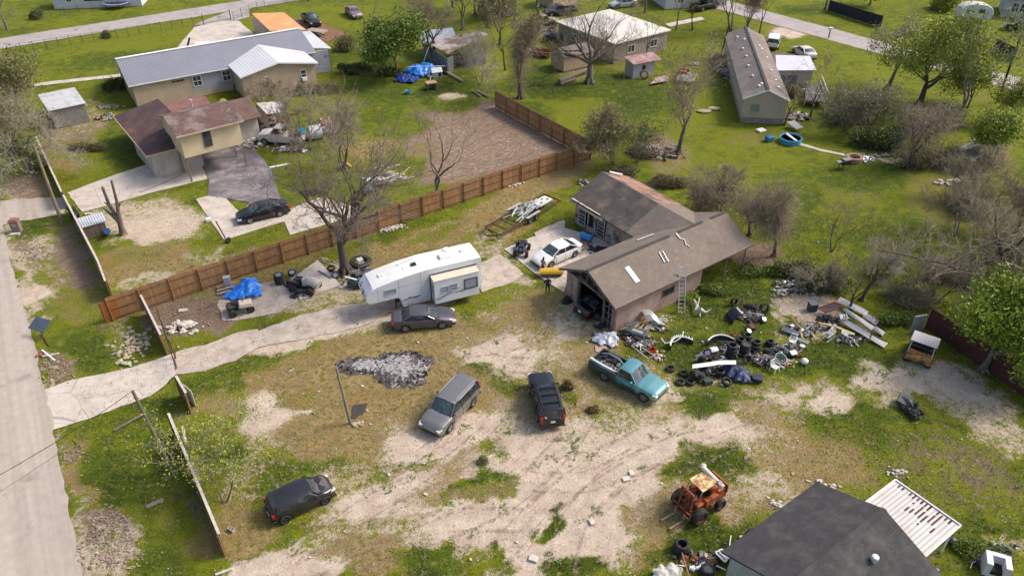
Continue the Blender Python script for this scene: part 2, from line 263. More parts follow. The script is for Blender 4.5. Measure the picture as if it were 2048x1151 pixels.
def ground_mat():
 m = bpy.data.materials.new('ground_cover'); m.use_nodes = True; n = m.node_tree.nodes; L = m.node_tree.links; b = n['Principled BSDF']
 b.inputs['Roughness'].default_value = .95; b.inputs['Specular IOR Level'].default_value = .15
 ge = n.new('ShaderNodeNewGeometry'); P = ge.outputs['Position']
 at = n.new('ShaderNodeAttribute'); at.attribute_name = 'cover'; sp = n.new('ShaderNodeSeparateColor'); L.new(at.outputs['Color'], sp.inputs[0])
 def noise(s, d=6, r=.6, dist=0):
  x = n.new('ShaderNodeTexNoise'); x.inputs['Scale'].default_value = s; x.inputs['Detail'].default_value = d; x.inputs['Roughness'].default_value = r; x.inputs['Distortion'].default_value = dist; L.new(P, x.inputs['Vector']); return x.outputs[0]
 def mr(v, a, b_, c=0, d=1):
  x = n.new('ShaderNodeMapRange'); x.inputs[1].default_value = a; x.inputs[2].default_value = b_; x.inputs[3].default_value = c; x.inputs[4].default_value = d; L.new(v, x.inputs[0]); return x.outputs[0]
 def add(a, bb, op='ADD'):
  x = n.new('ShaderNodeMath'); x.operation = op
  for i, t in enumerate((a, bb)):
   if isinstance(t, (int, float)): x.inputs[i].default_value = t
   else: L.new(t, x.inputs[i])
  return x.outputs[0]
 def mix(f, a, bb, mode='MIX'):
  x = n.new('ShaderNodeMix'); x.data_type = 'RGBA'; x.blend_type = mode
  if isinstance(f, (int, float)): x.inputs[0].default_value = f
  else: L.new(f, x.inputs[0])
  for i, t in ((6, a), (7, bb)):
   if isinstance(t, tuple): x.inputs[i].default_value = (*t, 1)
   else: L.new(t, x.inputs[i])
  return x.outputs[2]
 big = noise(.16, 5, .6); med = noise(.9, 6, .65, .4); fine = noise(5, 5, .75); vf = noise(16, 4, .8)
 al = at.outputs['Alpha']
 # grass: yellow green -> deep green
 gsel = add(add(al, mr(big, .3, .7, -.25, .25)), mr(med, .3, .7, -.4, .4))
 g = mix(mr(gsel, .15, .55), (.155, .178, .009), (.076, .108, .007)); g = mix(mr(gsel, .6, 1.15), g, (.030, .052, .006))
 g = mix(mr(noise(1.3, 7, .75), .54, .68, 0, .65), g, (.235, .19, .065)); g = mix(mr(noise(7, 4, .8), .5, .68, 0, .6), g, (.055, .075, .010)); g = mix(mr(noise(.5, 5, .7), .6, .68, 0, .5), g, (.27, .25, .018))
 dry = mix(mr(med, .35, .68), (.35, .255, .125), (.20, .145, .062)); dry = mix(mr(noise(2.6, 4, .6), .48, .62, 0, .85), dry, (.115, .12, .02)); dry = mix(mr(noise(.35, 5, .6), .52, .66, 0, .5), dry, (.27, .16, .05))
 bare = mix(mr(med, .36, .62), (.66, .55, .435), (.50, .405, .315)); bare = mix(mr(noise(3.4, 7, .8, .3), .54, .66, 0, .8), bare, (.34, .25, .15)); bare = mix(mr(noise(.45, 5, .6), .5, .7, 0, .45), bare, (.44, .33, .26))
 st = n.new('ShaderNodeMapping'); st.vector_type = 'TEXTURE'; st.inputs['Rotation'].default_value = (0, 0, R(48)); st.inputs['Scale'].default_value = (3.4, .30, 1); L.new(P, st.inputs['Vector'])
 sn = n.new('ShaderNodeTexNoise'); sn.inputs['Scale'].default_value = 1.1; sn.inputs['Detail'].default_value = 5; sn.inputs['Distortion'].default_value = 1.3; sn.inputs['Roughness'].default_value = .65; L.new(st.outputs[0], sn.inputs['Vector'])
 bare = mix(add(mr(sn.outputs[0], .54, .66, 0, .8), mr(noise(.28, 4, .6, .5), .48, .62), 'MULTIPLY'), bare, (.33, .235, .18))
 soil = mix(mr(med, .3, .7), (.30, .215, .155), (.16, .11, .08)); soil = mix(mr(sn.outputs[0], .5, .6, 0, .6), soil, (.10, .07, .055)); soil = mix(mr(fine, .55, .7, 0, .6), soil, (.30, .22, .15))
 jd = add(add(mr(med, .25, .75, -.36, .36), mr(noise(2.6, 8, .8), .3, .7, -.4, .4)), mr(vf, .25, .75, -.3, .3))
 def sel(ch, k=.9, lo=.32, hi=.62): return mr(add(ch, add(jd, k, 'MULTIPLY')), lo, hi)
 c = mix(sel(sp.outputs[1]), g, dry); c = mix(sel(sp.outputs[2], .8), c, soil); c = mix(sel(sp.outputs[0], .85, .27, .66), c, bare)
 # tufts growing in the bare ground, litter flecks
 c = mix(mr(add(noise(1.7, 6, .75), mr(fine, .3, .7, -.1, .1)), .60, .68, 0, .75), c, mix(mr(fine, .4, .6), (.15, .15, .025), (.30, .22, .09)))
 isb = sel(sp.outputs[0], .85, .27, .66); lo = mix(isb, (.52, .50, .45), (.84, .82, .80)); hi = mix(isb, (1.5, 1.5, 1.48), (1.12, 1.12, 1.12)); c = mix(1.0, c, mix(mr(vf, .25, .75), lo, hi), 'MULTIPLY')
 vo = n.new('ShaderNodeTexVoronoi'); vo.inputs['Scale'].default_value = 1.0; L.new(P, vo.inputs['Vector'])
 c = mix(mr(vo.outputs['Distance'], .02, .045, .8, 0), c, (.58, .54, .45))
 L.new(c, b.inputs['Base Color'])
 bp = n.new('ShaderNodeBump'); bp.inputs['Distance'].default_value = .16; bp.inputs['Strength'].default_value = .8; L.new(add(fine, mr(vf, 0, 1, 0, .5)), bp.inputs['Height']); L.new(bp.outputs[0], b.inputs['Normal'])
 return m
me.materials.append(ground_mat())
def ragged(pts, jit, step=.6, seed=0, smooth_=False):
 rd = random.Random(seed); out = []; n = len(pts)
 for i in range(n):
  a = Vector(pts[i][:2]); b = Vector(pts[(i+1) % n][:2]); L = (b-a).length; k = max(1, int(L/step)); t = (b-a).normalized() if L > 0 else Vector((1, 0)); nn = Vector((-t.y, t.x))
  for j in range(k):
   o = (rd.random()-.5)*2*jit if j else 0; o += math.sin(j*.31+i)*jit*.8 if j else 0
   out.append(tuple(a+(b-a)*j/k+nn*o))
 return out
def sheet(name, px, mat, z, jit=.06, seed=0, th=.0, world=False, kind=True):
 pts = [tuple(p) for p in px] if world else [tuple(G(*p)[:2]) for p in px]
 poly = ragged(pts, jit, .6, seed); me = bpy.data.meshes.new(name)
 mb = MB(); n = len(poly)
 ar = sum(poly[i][0]*poly[(i+1) % n][1]-poly[(i+1) % n][0]*poly[i][1] for i in range(n))
 if ar < 0: poly = poly[::-1]
 if th: mb.prism(poly, z-th, z)
 else: mb.add([(x, y, z) for x, y in poly], [tuple(range(n))])
 o = mesh_obj(name, mb, mat)
 if kind: o['kind'] = 'structure'
 return o
road_m = M('road_chip', (.44, .375, .315), .9, var=.10, scale=1.5, bump=.01, bscale=60, pat=('streak', R(122), (30, .8, 1), (.34, .285, .235)), col2=(.30, .25, .205), c2=(.56, .66), c2s=.35)
asph_m = M('asphalt_grey', (.36, .315, .295), .9, var=.12, scale=.3, bump=.01, bscale=60, crack=.2, col2=(.26, .225, .215), c2=(.5, .7), c2s=.7)
conc_m = M('concrete', (.51, .445, .38), .85, var=.16, scale=.7, crack=.3, bump=.005, bscale=40, col2=(.36, .29, .23), c2=(.52, .68), c2s=.9)
conc_old = M('concrete_old', (.45, .375, .31), .9, var=.2, scale=.9, crack=.55, bump=.01, bscale=30, col2=(.36, .29, .225), c2=(.48, .62), c2s=1.3)
dark_drive = M('stained_drive', (.14, .125, .135), .85, var=.2, scale=.35, bump=.006, bscale=40, col2=(.30, .26, .26), c2=(.45, .65), c2s=.5)
# near road: a long strip along the town grid
def strip(name, a, b, half, mat, z, jit, seed):
 a = Vector(a); b = Vector(b); d = (b-a).normalized(); n = Vector((-d.y, d.x))
 mb = MB(); L = (b-a).length; k = int(L/.8); rd = random.Random(seed); l = []; r = []
 for i in range(k+1):
  p = a+(b-a)*i/k; l.append(p+n*(half+rd.uniform(-jit, jit)+math.sin(i*.17)*jit)); r.append(p-n*(half+rd.uniform(-jit, jit)+math.sin(i*.13+1)*jit))
 vs = [(*p, z) for p in l]+[(*p, z) for p in r]
 mb.add(vs, [(k+1+i, k+2+i, i+1, i) for i in range(k)]); return struct(name, mb, mat)
e1 = G(170, 1151)[:2]; e2 = G(88, 850)[:2]
p1 = G(175, 1151); p2 = G(75, 730); dd = Vector((p2-p1)[:2]).normalized(); nn = Vector((-dd.y, dd.x))
base = Vector(p1[:2])+nn*3.3
strip('road', tuple(base-dd*60), tuple(base+dd*160), 3.3, road_m, .028, .12, 3)
q1 = G(30, 82.5); q2 = G(560, -2); dq = Vector((q2-q1)[:2]).normalized()
strip('road', tuple(Vector(q1[:2])-dq*120), tuple(Vector(q1[:2])+dq*180), 2.75, asph_m, .013, .08, 4)
r1 = G(1555, 40); r2 = G(2048, 172); dr = Vector((r2-r1)[:2]).normalized()
strip('road', tuple(Vector(r1[:2])-dr*30), tuple(Vector(r1[:2])+dr*200), 2.7, asph_m, .014, .1, 5)
r3 = G(1460, 20); strip('road', tuple(Vector(r3[:2])-Vector((16, -24))), tuple(Vector(r1[:2])+dr*3), 2.6, asph_m, .018, .1, 6)
# drives
sheet('driveway', [(60,790),(100,775),(135,762),(265,734),(350,705),(352,748),(330,770),(300,792),(240,812),(175,838),(130,852),(70,870)], conc_m, .019, .05, 1)
sheet('driveway', [(352,704),(410,690),(465,668),(515,658),(530,688),(470,722),(410,742),(353,748)], conc_old, .022, .10, 2)
sheet('driveway', [(508,664),(560,646),(620,626),(690,610),(760,598),(800,612),(745,645),(650,668),(575,682),(520,694)], conc_old, .020, .14, 3)
sheet('driveway', [(135,385),(200,360),(290,330),(360,335),(402,322),(415,358),(300,386),(165,424)], conc_m, .016, .05, 4)
sheet('driveway', [(0,402),(60,398),(128,395),(132,428),(60,440),(0,452)], road_m, .020, .12, 5)
sheet('driveway', [(385,285),(480,262),(540,335),(563,400),(500,405),(415,392),(418,360)], dark_drive, .024, .06, 6)
sheet('driveway', [(392,398),(440,385),(480,425),(565,405),(585,438),(448,480)], conc_m, .020, .03, 7)
sheet('driveway', [(498,405),(566,396),(566,408),(480,428)], dark_drive, .028, .04, 8)
sheet('driveway', [(560,425),(640,395),(715,415),(712,432),(580,470)], conc_m, .021, .03, 9)
sheet('driveway', [(355,95),(388,55),(440,42),(478,42),(512,72),(500,110),(360,112)], conc_m, .017, .05, 10)
sheet('driveway', [(388,50),(462,20),(500,14),(500,34),(440,50)], asph_m, .012, .08, 11)
sheet('footpath', [(68,168),(110,162),(240,148),(240,154),(110,168),(70,173)], conc_m, .017, .04, 12)
sheet('footpath', [(1600,285),(1640,298),(1690,308),(1690,312),(1640,302),(1598,290)], conc_m, .017, .04, 13)
sheet('footpath', [(1330,48),(1402,34),(1410,39),(1340,54)], conc_m, .017, .04, 14)
sheet('driveway', [(955,530),(1000,508),(1047,548),(1020,566),(965,585),(955,570)], conc_old, .030, .08, 15)
sheet('driveway', [(1008,498),(1062,475),(1128,455),(1240,490),(1235,520),(1140,545),(1128,585),(1088,560)], conc_m, .034, .02, 16)
sheet('driveway', [(1068,466),(1128,440),(1128,455),(1075,478)], conc_old, .026, .1, 17)
sheet('driveway', [(438,600),(470,580),(560,560),(600,575),(600,600),(560,625),(505,635),(445,640)], conc_old, .016, .15, 18)
pad = [GL(600,601), GL(583,560), GL(636,522), GL(682,572)]
o = sheet('concrete_pad', [p[:2] for p in pad], conc_m, .14, 0, 19, th=.16, world=True)
sheet('driveway', [(560,40),(618,35),(700,70),(650,85)], M('red_dirt', (.20,.10,.055), .95, var=.25, scale=1.5, bump=.03), .016, .08, 20)
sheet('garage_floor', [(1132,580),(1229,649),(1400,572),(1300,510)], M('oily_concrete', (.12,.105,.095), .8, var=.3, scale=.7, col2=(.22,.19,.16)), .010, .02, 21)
# tyre tracks pressed into the bare ground
def track_mat():
 m = bpy.data.materials.new('tyre_track'); m.use_nodes = True; n = m.node_tree.nodes; L = m.node_tree.links; b = n['Principled BSDF']; b.inputs['Base Color'].default_value = (.30, .215, .16, 1); b.inputs['Roughness'].default_value = 1
 ge = n.new('ShaderNodeNewGeometry'); z = n.new('ShaderNodeTexNoise'); z.inputs['Scale'].default_value = 2.2; z.inputs['Detail'].default_value = 8; z.inputs['Roughness'].default_value = .8; L.new(ge.outputs['Position'], z.inputs['Vector'])
 r = n.new('ShaderNodeMapRange'); r.inputs[1].default_value = .46; r.inputs[2].default_value = .62; r.inputs[4].default_value = .7; L.new(z.outputs[0], r.inputs[0]); L.new(r.outputs[0], b.inputs['Alpha']); return m
tm_ = track_mat(); k_ = 0
for pts in ([(960,1151),(1060,1040),(1180,940),(1320,860),(1430,840)],[(1120,1151),(1150,1040),(1230,950),(1330,900)],[(700,1120),(850,1070),(1010,1000),(1120,900),(1180,820)],[(480,1151),(620,1090),(760,1000),(900,930),(1000,850)],[(760,1000),(860,930),(960,860),(1040,760),(1090,680)],[(930,700),(1010,690),(1090,660),(1150,640)],[(900,660),(980,720),(1100,730)],[(1230,1020),(1340,940),(1460,880),(1560,850)],[(1100,900),(1180,880),(1260,850)],[(940,680),(1000,650),(1060,620)],[(1060,960),(1180,960),(1300,900)],[(840,290),(960,330),(1090,300)],[(850,330),(980,260),(1060,230)],[(880,350),(1010,330),(1150,290)],[(600,1151),(720,1080),(900,1040),(1080,1040)]):
 P_ = [G(*p) for p in pts]
 for off in (-.78, .78):
  b = MB(); cv = []
  for i in range(len(P_)-1):
   p0 = P_[max(0, i-1)]; p3 = P_[min(len(P_)-1, i+2)]; a, c = P_[i], P_[i+1]
   for j in range(8): t = j/8; cv.append(.5*((2*a)+(c-p0)*t+(2*p0-5*a+4*c-p3)*t*t+(3*a-3*c+p3-p0)*t**3))
  for i in range(len(cv)-1):
   d = (cv[i+1]-cv[i]).normalized(); n_ = Vector((-d.y, d.x, 0)); w = .10+.04*math.sin(i*.7)
   for q in (cv[i],): b.v += [tuple(q+n_*(off-w)+Vector((0, 0, .014+k_*.0004))), tuple(q+n_*(off+w)+Vector((0, 0, .014+k_*.0004)))]
  m_ = len(b.v)//2; b.f = [(2*i, 2*i+2, 2*i+3, 2*i+1) for i in range(m_-1)]; b.mi = [0]*len(b.f); k_ += 1; struct('tyre_track', b, tm_)
TH = R(35.5)
def frame_of(parent, name, mb, mat, **k): return mesh_obj(name, mb, mat, parent, **k)
glass_m = M('window_glass', (.035, .045, .06), .12, var=.3, scale=2, spec=.8)
white_pt = M('white_paint', (.74, .73, .70), .55, var=.08, scale=2, col2=(.5, .47, .42), c2=(.6, .75))
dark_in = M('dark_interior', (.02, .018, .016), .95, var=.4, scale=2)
black_pl = M('black_plastic', (.018, .018, .02), .55, var=.25)
wood_old = M('weathered_wood', (.25, .20, .155), .9, var=.3, scale=4, pat=('wave', 'X', 6, .3, 2))
wood_new = M('fresh_wood', (.50, .33, .17), .85, var=.2, scale=4)
rust_m = M('rust', (.20, .065, .025), .9, var=.35, scale=5, bump=.01, col2=(.07, .03, .02), c2s=4)
steel_m = M('dull_steel', (.42, .43, .44), .4, .8, var=.2, scale=4)
alu_m = M('aluminium', (.62, .63, .64), .45, .5, var=.12, scale=4)
galv = M('galvanised_sheet', (.50, .51, .53), .5, .35, var=.15, scale=.8, pat=('wave', 'X', 2.2, .25), col2=(.33, .33, .34), c2s=.7)
concrete_block = M('concrete_block', (.38, .36, .33), .9, var=.2, scale=5, bump=.01)
def window(parent, p, n, w, h, rows=2, cols=2, fm=None, gm=None, depth=.05, name='window'):
 """window centred at p (local) on a wall whose outward normal is n (2-D)"""
 n = Vector((n[0], n[1], 0)).normalized(); s = Vector((-n.y, n.x, 0)); T = Matrix(((s.x, n.x, 0, p[0]), (s.y, n.y, 0, p[1]), (0, 0, 1, p[2]), (0, 0, 0, 1)))
 mb = MB(); mb.T = T; t = .07; y = depth/2+.005
 for sx in (-1, 1): mb.box((sx*(w/2-t/2), y, 0), (t, depth, h))
 for sz in (-1, 1): mb.box((0, y, sz*(h/2-t/2)), (w-2*t, depth, t))
 for i in range(1, cols): mb.box((-w/2+w*i/cols, y-.008, 0), (.04, depth-.02, h-2*t))
 for i in range(1, rows): mb.box((0, y-.004, -h/2+h*i/rows), (w-2*t, depth-.01, .05))
 o = mesh_obj(name, mb, fm or white_pt, parent); g = MB(); g.T = T; g.box((0, .008, 0), (w-.06, .02, h-.06)); mesh_obj('pane', g, gm or glass_m, o); return o
def gable_roof(mb, x0, x1, y0, y1, ze, zr, t=.12, yr=None):
 yr = (y0+y1)/2 if yr is None else yr
 mb.ext([(y0, ze), (yr, zr), (y1, ze), (y1, ze+t), (yr, zr+t), (y0, ze+t)], x0, x1)
def gable_wall(mb, x0, x1, y0, y1, zw, zr, z0=0, yr=None):
 yr = (y0+y1)/2 if yr is None else yr
 mb.ext([(y0, z0), (y1, z0), (y1, zw), (yr, zr), (y0, zw)], x0, x1)
def roof_y(mb, y0, y1, x0, x1, ze, zr, t=.12, xr=None):
 xr = (x0+x1)/2 if xr is None else xr
 mb.ext([(x0, ze), (x0, ze+t), (xr, zr+t), (x1, ze+t), (x1, ze), (xr, zr)], y0, y1, 'y')
shing = M('brown_shingles', (.20, .16, .128), .95, var=.15, scale=.5, pat=('brick', .30, .16, .014, (.185, .145, .115), (.12, .095, .076), 0), col2=(.27, .22, .175), c2=(.5, .8), c2s=2.5)
shing2 = M('charcoal_shingles', (.085, .073, .064), .97, var=.3, scale=.9, bump=.02, bscale=9, col2=(.17, .125, .095), c2=(.5, .64), c2s=.55)
decking = M('bare_roof_deck', (.30, .165, .115), .97, var=.35, scale=.9, bump=.02, bscale=8, col2=(.105, .085, .085), c2=(.47, .55), c2s=.42)
brick = M('reddish_brick', (.40, .23, .18), .95, var=.25, scale=.8, pat=('brick', .22, .078, .012, (.25, .15, .125), (.36, .31, .27), 0, 1), col2=(.36, .27, .23), c2=(.52, .7), c2s=.8)
brick_sooty = M('sooty_brick', (.44, .34, .29), .95, var=.3, scale=.8, pat=('brick', .22, .078, .012, (.27, .20, .17), (.36, .31, .27), 0, 1), col2=(.07, .06, .055), c2=(.48, .62), c2s=.7)
O = G(1233, 619, 2.6); O.z = 0
gar = thing('brick_garage', 'L-shaped brick garage with brown shingle roof and burnt open front', 'garage', O, TH)
b = MB(); b.box((5.1, .55, 1.25), (9.5, .2, 2.5)); b.box((.45, 5.55, 1.25), (.2, 1.5, 2.5)); b.box((.45, .6, 1.25), (.2, .3, 2.5)); b.box((9.9, 3.4, 1.25), (.2, 5.5, 2.5)); b.box((4.5, 6.3, 1.25), (7.9, .2, 2.5))
b.box((10.6, 6.3, 1.25), (.2, .2, 2.5))
mesh_obj('wall', b, brick, gar)
b = MB(); b.box((8.6, 8.6, 1.2), (.2, 4.4, 2.4)); b.box((8.6, 14.7, 1.2), (.2, .5, 2.4)); b.box((8.6, 12.6, .25), (.2, 3.7, .5)); b.box((8.6, 12.9, 2.3), (.2, 3.6, .25)); b.box((15.2, 10.9, 1.2), (.2, 8.2, 2.4))
b.ext([(8.5, 0), (15.3, 0), (15.3, 2.5), (11.9, 4.0), (8.5, 2.5)], 14.9, 15.1, 'y'); mesh_obj('rear_wing_wall', b, brick_sooty, gar)
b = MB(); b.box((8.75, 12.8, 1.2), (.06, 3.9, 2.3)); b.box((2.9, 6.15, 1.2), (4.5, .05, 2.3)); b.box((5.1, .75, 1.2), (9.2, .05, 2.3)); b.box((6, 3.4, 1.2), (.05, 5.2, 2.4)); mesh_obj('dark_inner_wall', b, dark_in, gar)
# main roof: near slope and far slope, wing roof
mr_ = MB(); gable_roof(mr_, -.1, 15.4, 0, 6.8, 2.58, 4.2); mesh_obj('roof', mr_, shing, gar)
wr_ = MB(); wr_.T = Matrix.Rotation(0, 4, 'Z'); roof_y(wr_, 3.4, 9.3, 8.15, 15.55, 2.5, 4.12); mesh_obj('roof', wr_, shing, gar)
wr2 = MB(); wr2.ext([(8.1, 2.49), (8.1, 2.61), (11.85, 4.25), (11.85, 4.13)], 7.9, 15.45, 'y'); mesh_obj('patched_roof_slope', wr2, shing2, gar)['label'] = 'darker charcoal roof slope over the rear wing'
wr3 = MB(); wr3.ext([(11.86, 4.13), (11.86, 4.25), (15.6, 2.61), (15.6, 2.49)], 8.3, 15.45, 'y'); mesh_obj('bare_roof_slope', wr3, decking, gar)['label'] = 'rear roof slope stripped to rusty bare decking'
b = MB()
for i in range(16):
 x = -.1+i*.97
 if i not in (9, 13): mesh_obj('ridge_vent', MB().box((x+.48, 3.4, 4.335), (.97, .26, .035)), M('ridge_dark', (.06, .052, .047), .9), gar)
b = MB(); b.box((8.02, 13.1, 2.42), (.05, 4.6, .22)); b.box((8.3, 13.3, 2.66), (.5, 3.9, .03), ry=.18, rz=.03); mesh_obj('peeling_fascia', b, M('peeling_paint', (.46, .40, .34), .95, var=.35, scale=6, col2=(.20, .14, .10), c2s=2), gar)
b = MB(); b.ext([(-.02, 2.5), (3.4, 4.12), (6.82, 2.5), (6.82, 2.6), (3.4, 4.22), (-.02, 2.6)], -.16, -.1); mesh_obj('verge_board', b, M('charred_board', (.13, .115, .10), .9, var=.5, scale=5), gar)
b = MB(); b.ext([(.55, 2.5), (6.25, 2.5), (3.4, 3.95)], .5, .55); mesh_obj('gable_shade_sheet', b, dark_in, gar)  # near-black sheet stands in for the shade behind the open gable studs
b = MB()
for y in (.9, 1.3, 1.75, 2.4, 3.1, 3.9, 4.7): b.box((.42, y, 2.7+max(0, 1.15-abs(y-3.4)*.42)/2), (.08, .07, max(.1, 1.15-abs(y-3.4)*.42)+.2))
for y in (.85, 1.2, 1.7): b.box((.42, y, 1.2), (.09, .07, 2.4))
for z in (.6, 1.3, 1.9): b.box((.40, 1.28, z), (.05, .9, .07))
b.bar((.3, 4.75, 2.9), (.3, 1.6, 2.35), .12); b.bar((.36, 4.85, 0), (.36, 4.85, 2.5), .14); b.bar((.36, 1.75, 0), (.36, 1.75, 2.5), .12); b.box((.4, 3.3, 2.5), (.14, 3.2, .16))
mesh_obj('door_framing', b, M('charred_stud', (.16, .135, .115), .9, var=.5, scale=5), gar)
# rafters and posts of the open end
b = MB()
for x, y in ((15.0, .35), (15.0, 3.4), (15.0, 6.3), (12.6, .35)): mesh_obj('post', MB().cyl((x, y, 0), (x, y, 2.62 if y != 3.4 else 4.1), .07, n=8), wood_old, gar)
b = MB()
for i in range(8): b.bar((10.3+i*.65, .2, 2.5), (10.3+i*.65, 3.4, 4.05), .05, .12); b.bar((10.3+i*.65, 6.6, 2.5), (10.3+i*.65, 3.4, 4.05), .05, .12)
b.bar((10, .35, 2.48), (15.2, .35, 2.48), .06, .18); mesh_obj('rafter', b, wood_old, gar)
window(gar, (6.0, .44, 1.55), (0, -1), 1.3, .7, 1, 2, M('sooty_frame', (.12, .11, .10), .8), dark_in)
wf = M('stained_white_frame', (.48, .44, .40), .7, var=.3, scale=5, col2=(.16, .13, .11), c2s=3); wg = M('blue_dark_glass', (.03, .05, .075), .2, var=.5)
window(gar, (8.48, 14.05, 1.25), (-1, 0), 1.0, 1.9, 5, 1, wf, wg); window(gar, (8.48, 11.4, 1.25), (-1, 0), 1.0, 1.9, 5, 1, wf, wg)
b = MB(); b.box((8.5, 12.2, 1.1), (.12, .1, 2.2)); b.box((8.5, 13.2, 1.1), (.12, .1, 2.2)); b.box((8.5, 12.7, 2.2), (.12, 1.1, .1)); b.box((8.75, 12.35, 1.0), (.7, .05, 2.0)); mesh_obj('open_doorway', b, wf, gar)
b = MB(); b.cyl((.33, 5.6, .2), (.33, 5.6, 2.4), .025); b.box((.3, 5.6, 1.4), (.1, .2, .3)); mesh_obj('conduit', b, steel_m, gar)
def on_garage(x, y, z=0): return gar.matrix_basis @ Vector((x, y, z))
def gz(y): return 4.32-abs(y-3.4)*.4765
ro = Matrix.Translation(O) @ Matrix.Rotation(TH, 4, 'Z')
def gp(x, y, dz=0): return ro @ Vector((x, y, gz(y)+dz))
o = mesh_obj('roof_panel', MB().slab([gp(2.9, 1.1, .05), gp(3.35, 1.1, .05), gp(3.35, 2.45, .05), gp(2.9, 2.45, .05)], .03), white_pt); tag(o, 'white strip panel lying on the near garage roof slope', 'panel')
def ladder(name, a, b, label, wd=.42, n=9, mat=None):
 a = Vector(a); b = Vector(b); d = (b-a).normalized(); s = d.cross(Vector((0, 0, 1))).normalized()*wd/2
 t = thing(name, label, 'ladder', a); m1 = MB(); m2 = MB()
 for k in (-1, 1): m1.bar(s*k, b-a+s*k, .045, .08)
 for i in range(n): p = (b-a)*(i+.5)/n; m2.bar(p-s, p+s, .04)
 mesh_obj('rail', m1, mat or alu_m, t); mesh_obj('rung', m2, mat or alu_m, t); return t
la = G(1363, 627); lb = gp(7.2, .02, .12); ladder('ladder', la, la+(gp(6.95, .02, .1)-la)*1.3, 'long aluminium ladder leaning against the near garage eave', .5, 12)
ladder('roof_ladder', gp(6.6, 1.55, .08), gp(6.8, 2.45, .08), 'short ladder lying on the garage roof slope above the leaning ladder', .35, 4)
o = mesh_obj('caulk_strip', MB().tube([gp(9.3, 3.3, .05), gp(9.3, 2.8, .06), gp(9.6, 2.6, .06), gp(9.4, 2.2, .06), gp(9.6, 1.9, .05)], [.09, .07, .05, .06, .04], 6), M('white_sealant', (.72, .72, .7), .6)); tag(o, 'white streak of sealant running down from the garage ridge', 'sealant')
o = mesh_obj('roof_pipe', MB().cyl(gp(6.9, 5.3, .12), gp(8.6, 5.1, .12), .075), M('grey_pipe', (.42, .42, .41), .6)); tag(o, 'grey pipe lying along the valley of the garage roof', 'pipe')
o = mesh_obj('crumpled_flashing', MB().bar(gp(13.2, 15.0, 4.0) if 0 else ro @ Vector((12.6, 15.2, 4.1)), ro @ Vector((13.9, 14.8, 3.6)), .25, .08), white_pt); tag(o, 'crumpled white flashing at the far edge of the garage roof', 'flashing')
felt = M('dark_felt_roof', (.056, .053, .053), .95, var=.22, scale=1.2, pat=('brick', .3, .14, .012, (.047, .045, .045), (.036, .034, .034)), bump=.01, bscale=50, col2=(.085, .08, .078), c2=(.5, .75), c2s=.6)
O = G(1445, 1100, 2.8); O.z = 0
dh = thing('dark_roofed_house', 'house with dark felt roof cut by the bottom edge of the photo', 'house', O, TH)
b = MB(); gable_wall(b, .35, 7.4, -7.3, -.35, 2.6, 4.05); mesh_obj('wall', b, M('pale_siding', (.5, .48, .44), .8, pat=('wave', 'Z', 3, .12)), dh)
b = MB(); gable_roof(b, -.1, 7.85, -7.65, 0, 2.68, 4.2); mesh_obj('roof', b, felt, dh, smooth=False)
b = MB(); b.box((3.9, -3.82, 4.33), (7.9, .3, .03)); mesh_obj('ridge_cap', b, felt, dh)
b = MB(); b.lathe([(.11, 0), (.11, .35), (.19, .36), (.2, .5), (.16, .58), (0.02, .62)], 16); v_ = mesh_obj('roof_vent', b, M('vent_white', (.66, .65, .66), .4, .3), dh, smooth=True); v_.location = (5.0, -5.2, 3.6)
window(dh, (3.0, -.34, 1.5), (0, 1), 1.1, 1.0)
pt = thing('patio_cover', 'white corrugated patio cover with rusty holes behind the dark roofed house', 'patio cover', O, TH)
pm = M('patio_sheet', (.50, .475, .45), .6, .1, var=.08, scale=1, pat=('wave', 'Y', 1.35, .2), col2=(.40, .37, .34), c2=(.5, .7), c2s=1.1)
b = MB(); b.slab([(7.9, -6.3, 2.6), (12.0, -6.3, 2.42), (12.0, -2.4, 2.42), (7.9, -2.4, 2.6)], .06); mesh_obj('roof_sheet', b, pm, pt)
b = MB()
for p, q_ in (((7.9, -2.4, 2.63), (12.0, -2.4, 2.45)), ((12.0, -2.4, 2.45), (12.0, -6.3, 2.45)), ((12.0, -6.3, 2.45), (7.9, -6.3, 2.63))): b.bar(p, q_, .07, .1)
for y in (-2.6, -4.4, -6.1): b.bar((11.8, y, 0), (11.8, y, 2.4), .09)
mesh_obj('frame', b, white_pt, pt)
b = MB(); rd = random.Random(5)
for i in range(46):
 y = -5.0+rd.gauss(0, .45); x = 10.9+rd.gauss(0, .4) if i < 32 else 11.75; y = y if i < 32 else -2.6-rd.random()*3.2
 x = min(11.8, x); y = max(-6.2, round(y/.233)*.233); b.box((x, y, 2.6-(x-7.9)*.044+.006), (rd.uniform(.12, .42), .1, .012), ry=.044)
mesh_obj('rust_patch', b, M('rusty_gap', (.09, .045, .03), .95, var=.3), pt)
tan_w = M('tan_wall', (.44, .335, .235), .9, var=.12, scale=1.5, bump=.006, bscale=14)
metal_r = M('blue_grey_metal_roof', (.27, .27, .31), .5, .3, var=.08, scale=.5, pat=('wave', 'X', 1.1, .12))
white_r = M('white_metal_roof', (.66, .65, .66), .5, .1, var=.07, scale=.5, pat=('wave', 'X', .8, .12), col2=(.56, .54, .53), c2=(.5, .7), c2s=.3)
O = G(260, 173, 3.0); O.z = 0; T2 = R(32.5)
ha = thing('metal_roofed_house', 'long tan house with blue-grey metal roof and white gabled wing, upper left', 'house', O, T2)
b = MB(); gable_wall(b, .25, 12.2, .3, 10.6, 2.85, 4.55, yr=5.6); mesh_obj('wall', b, tan_w, ha)
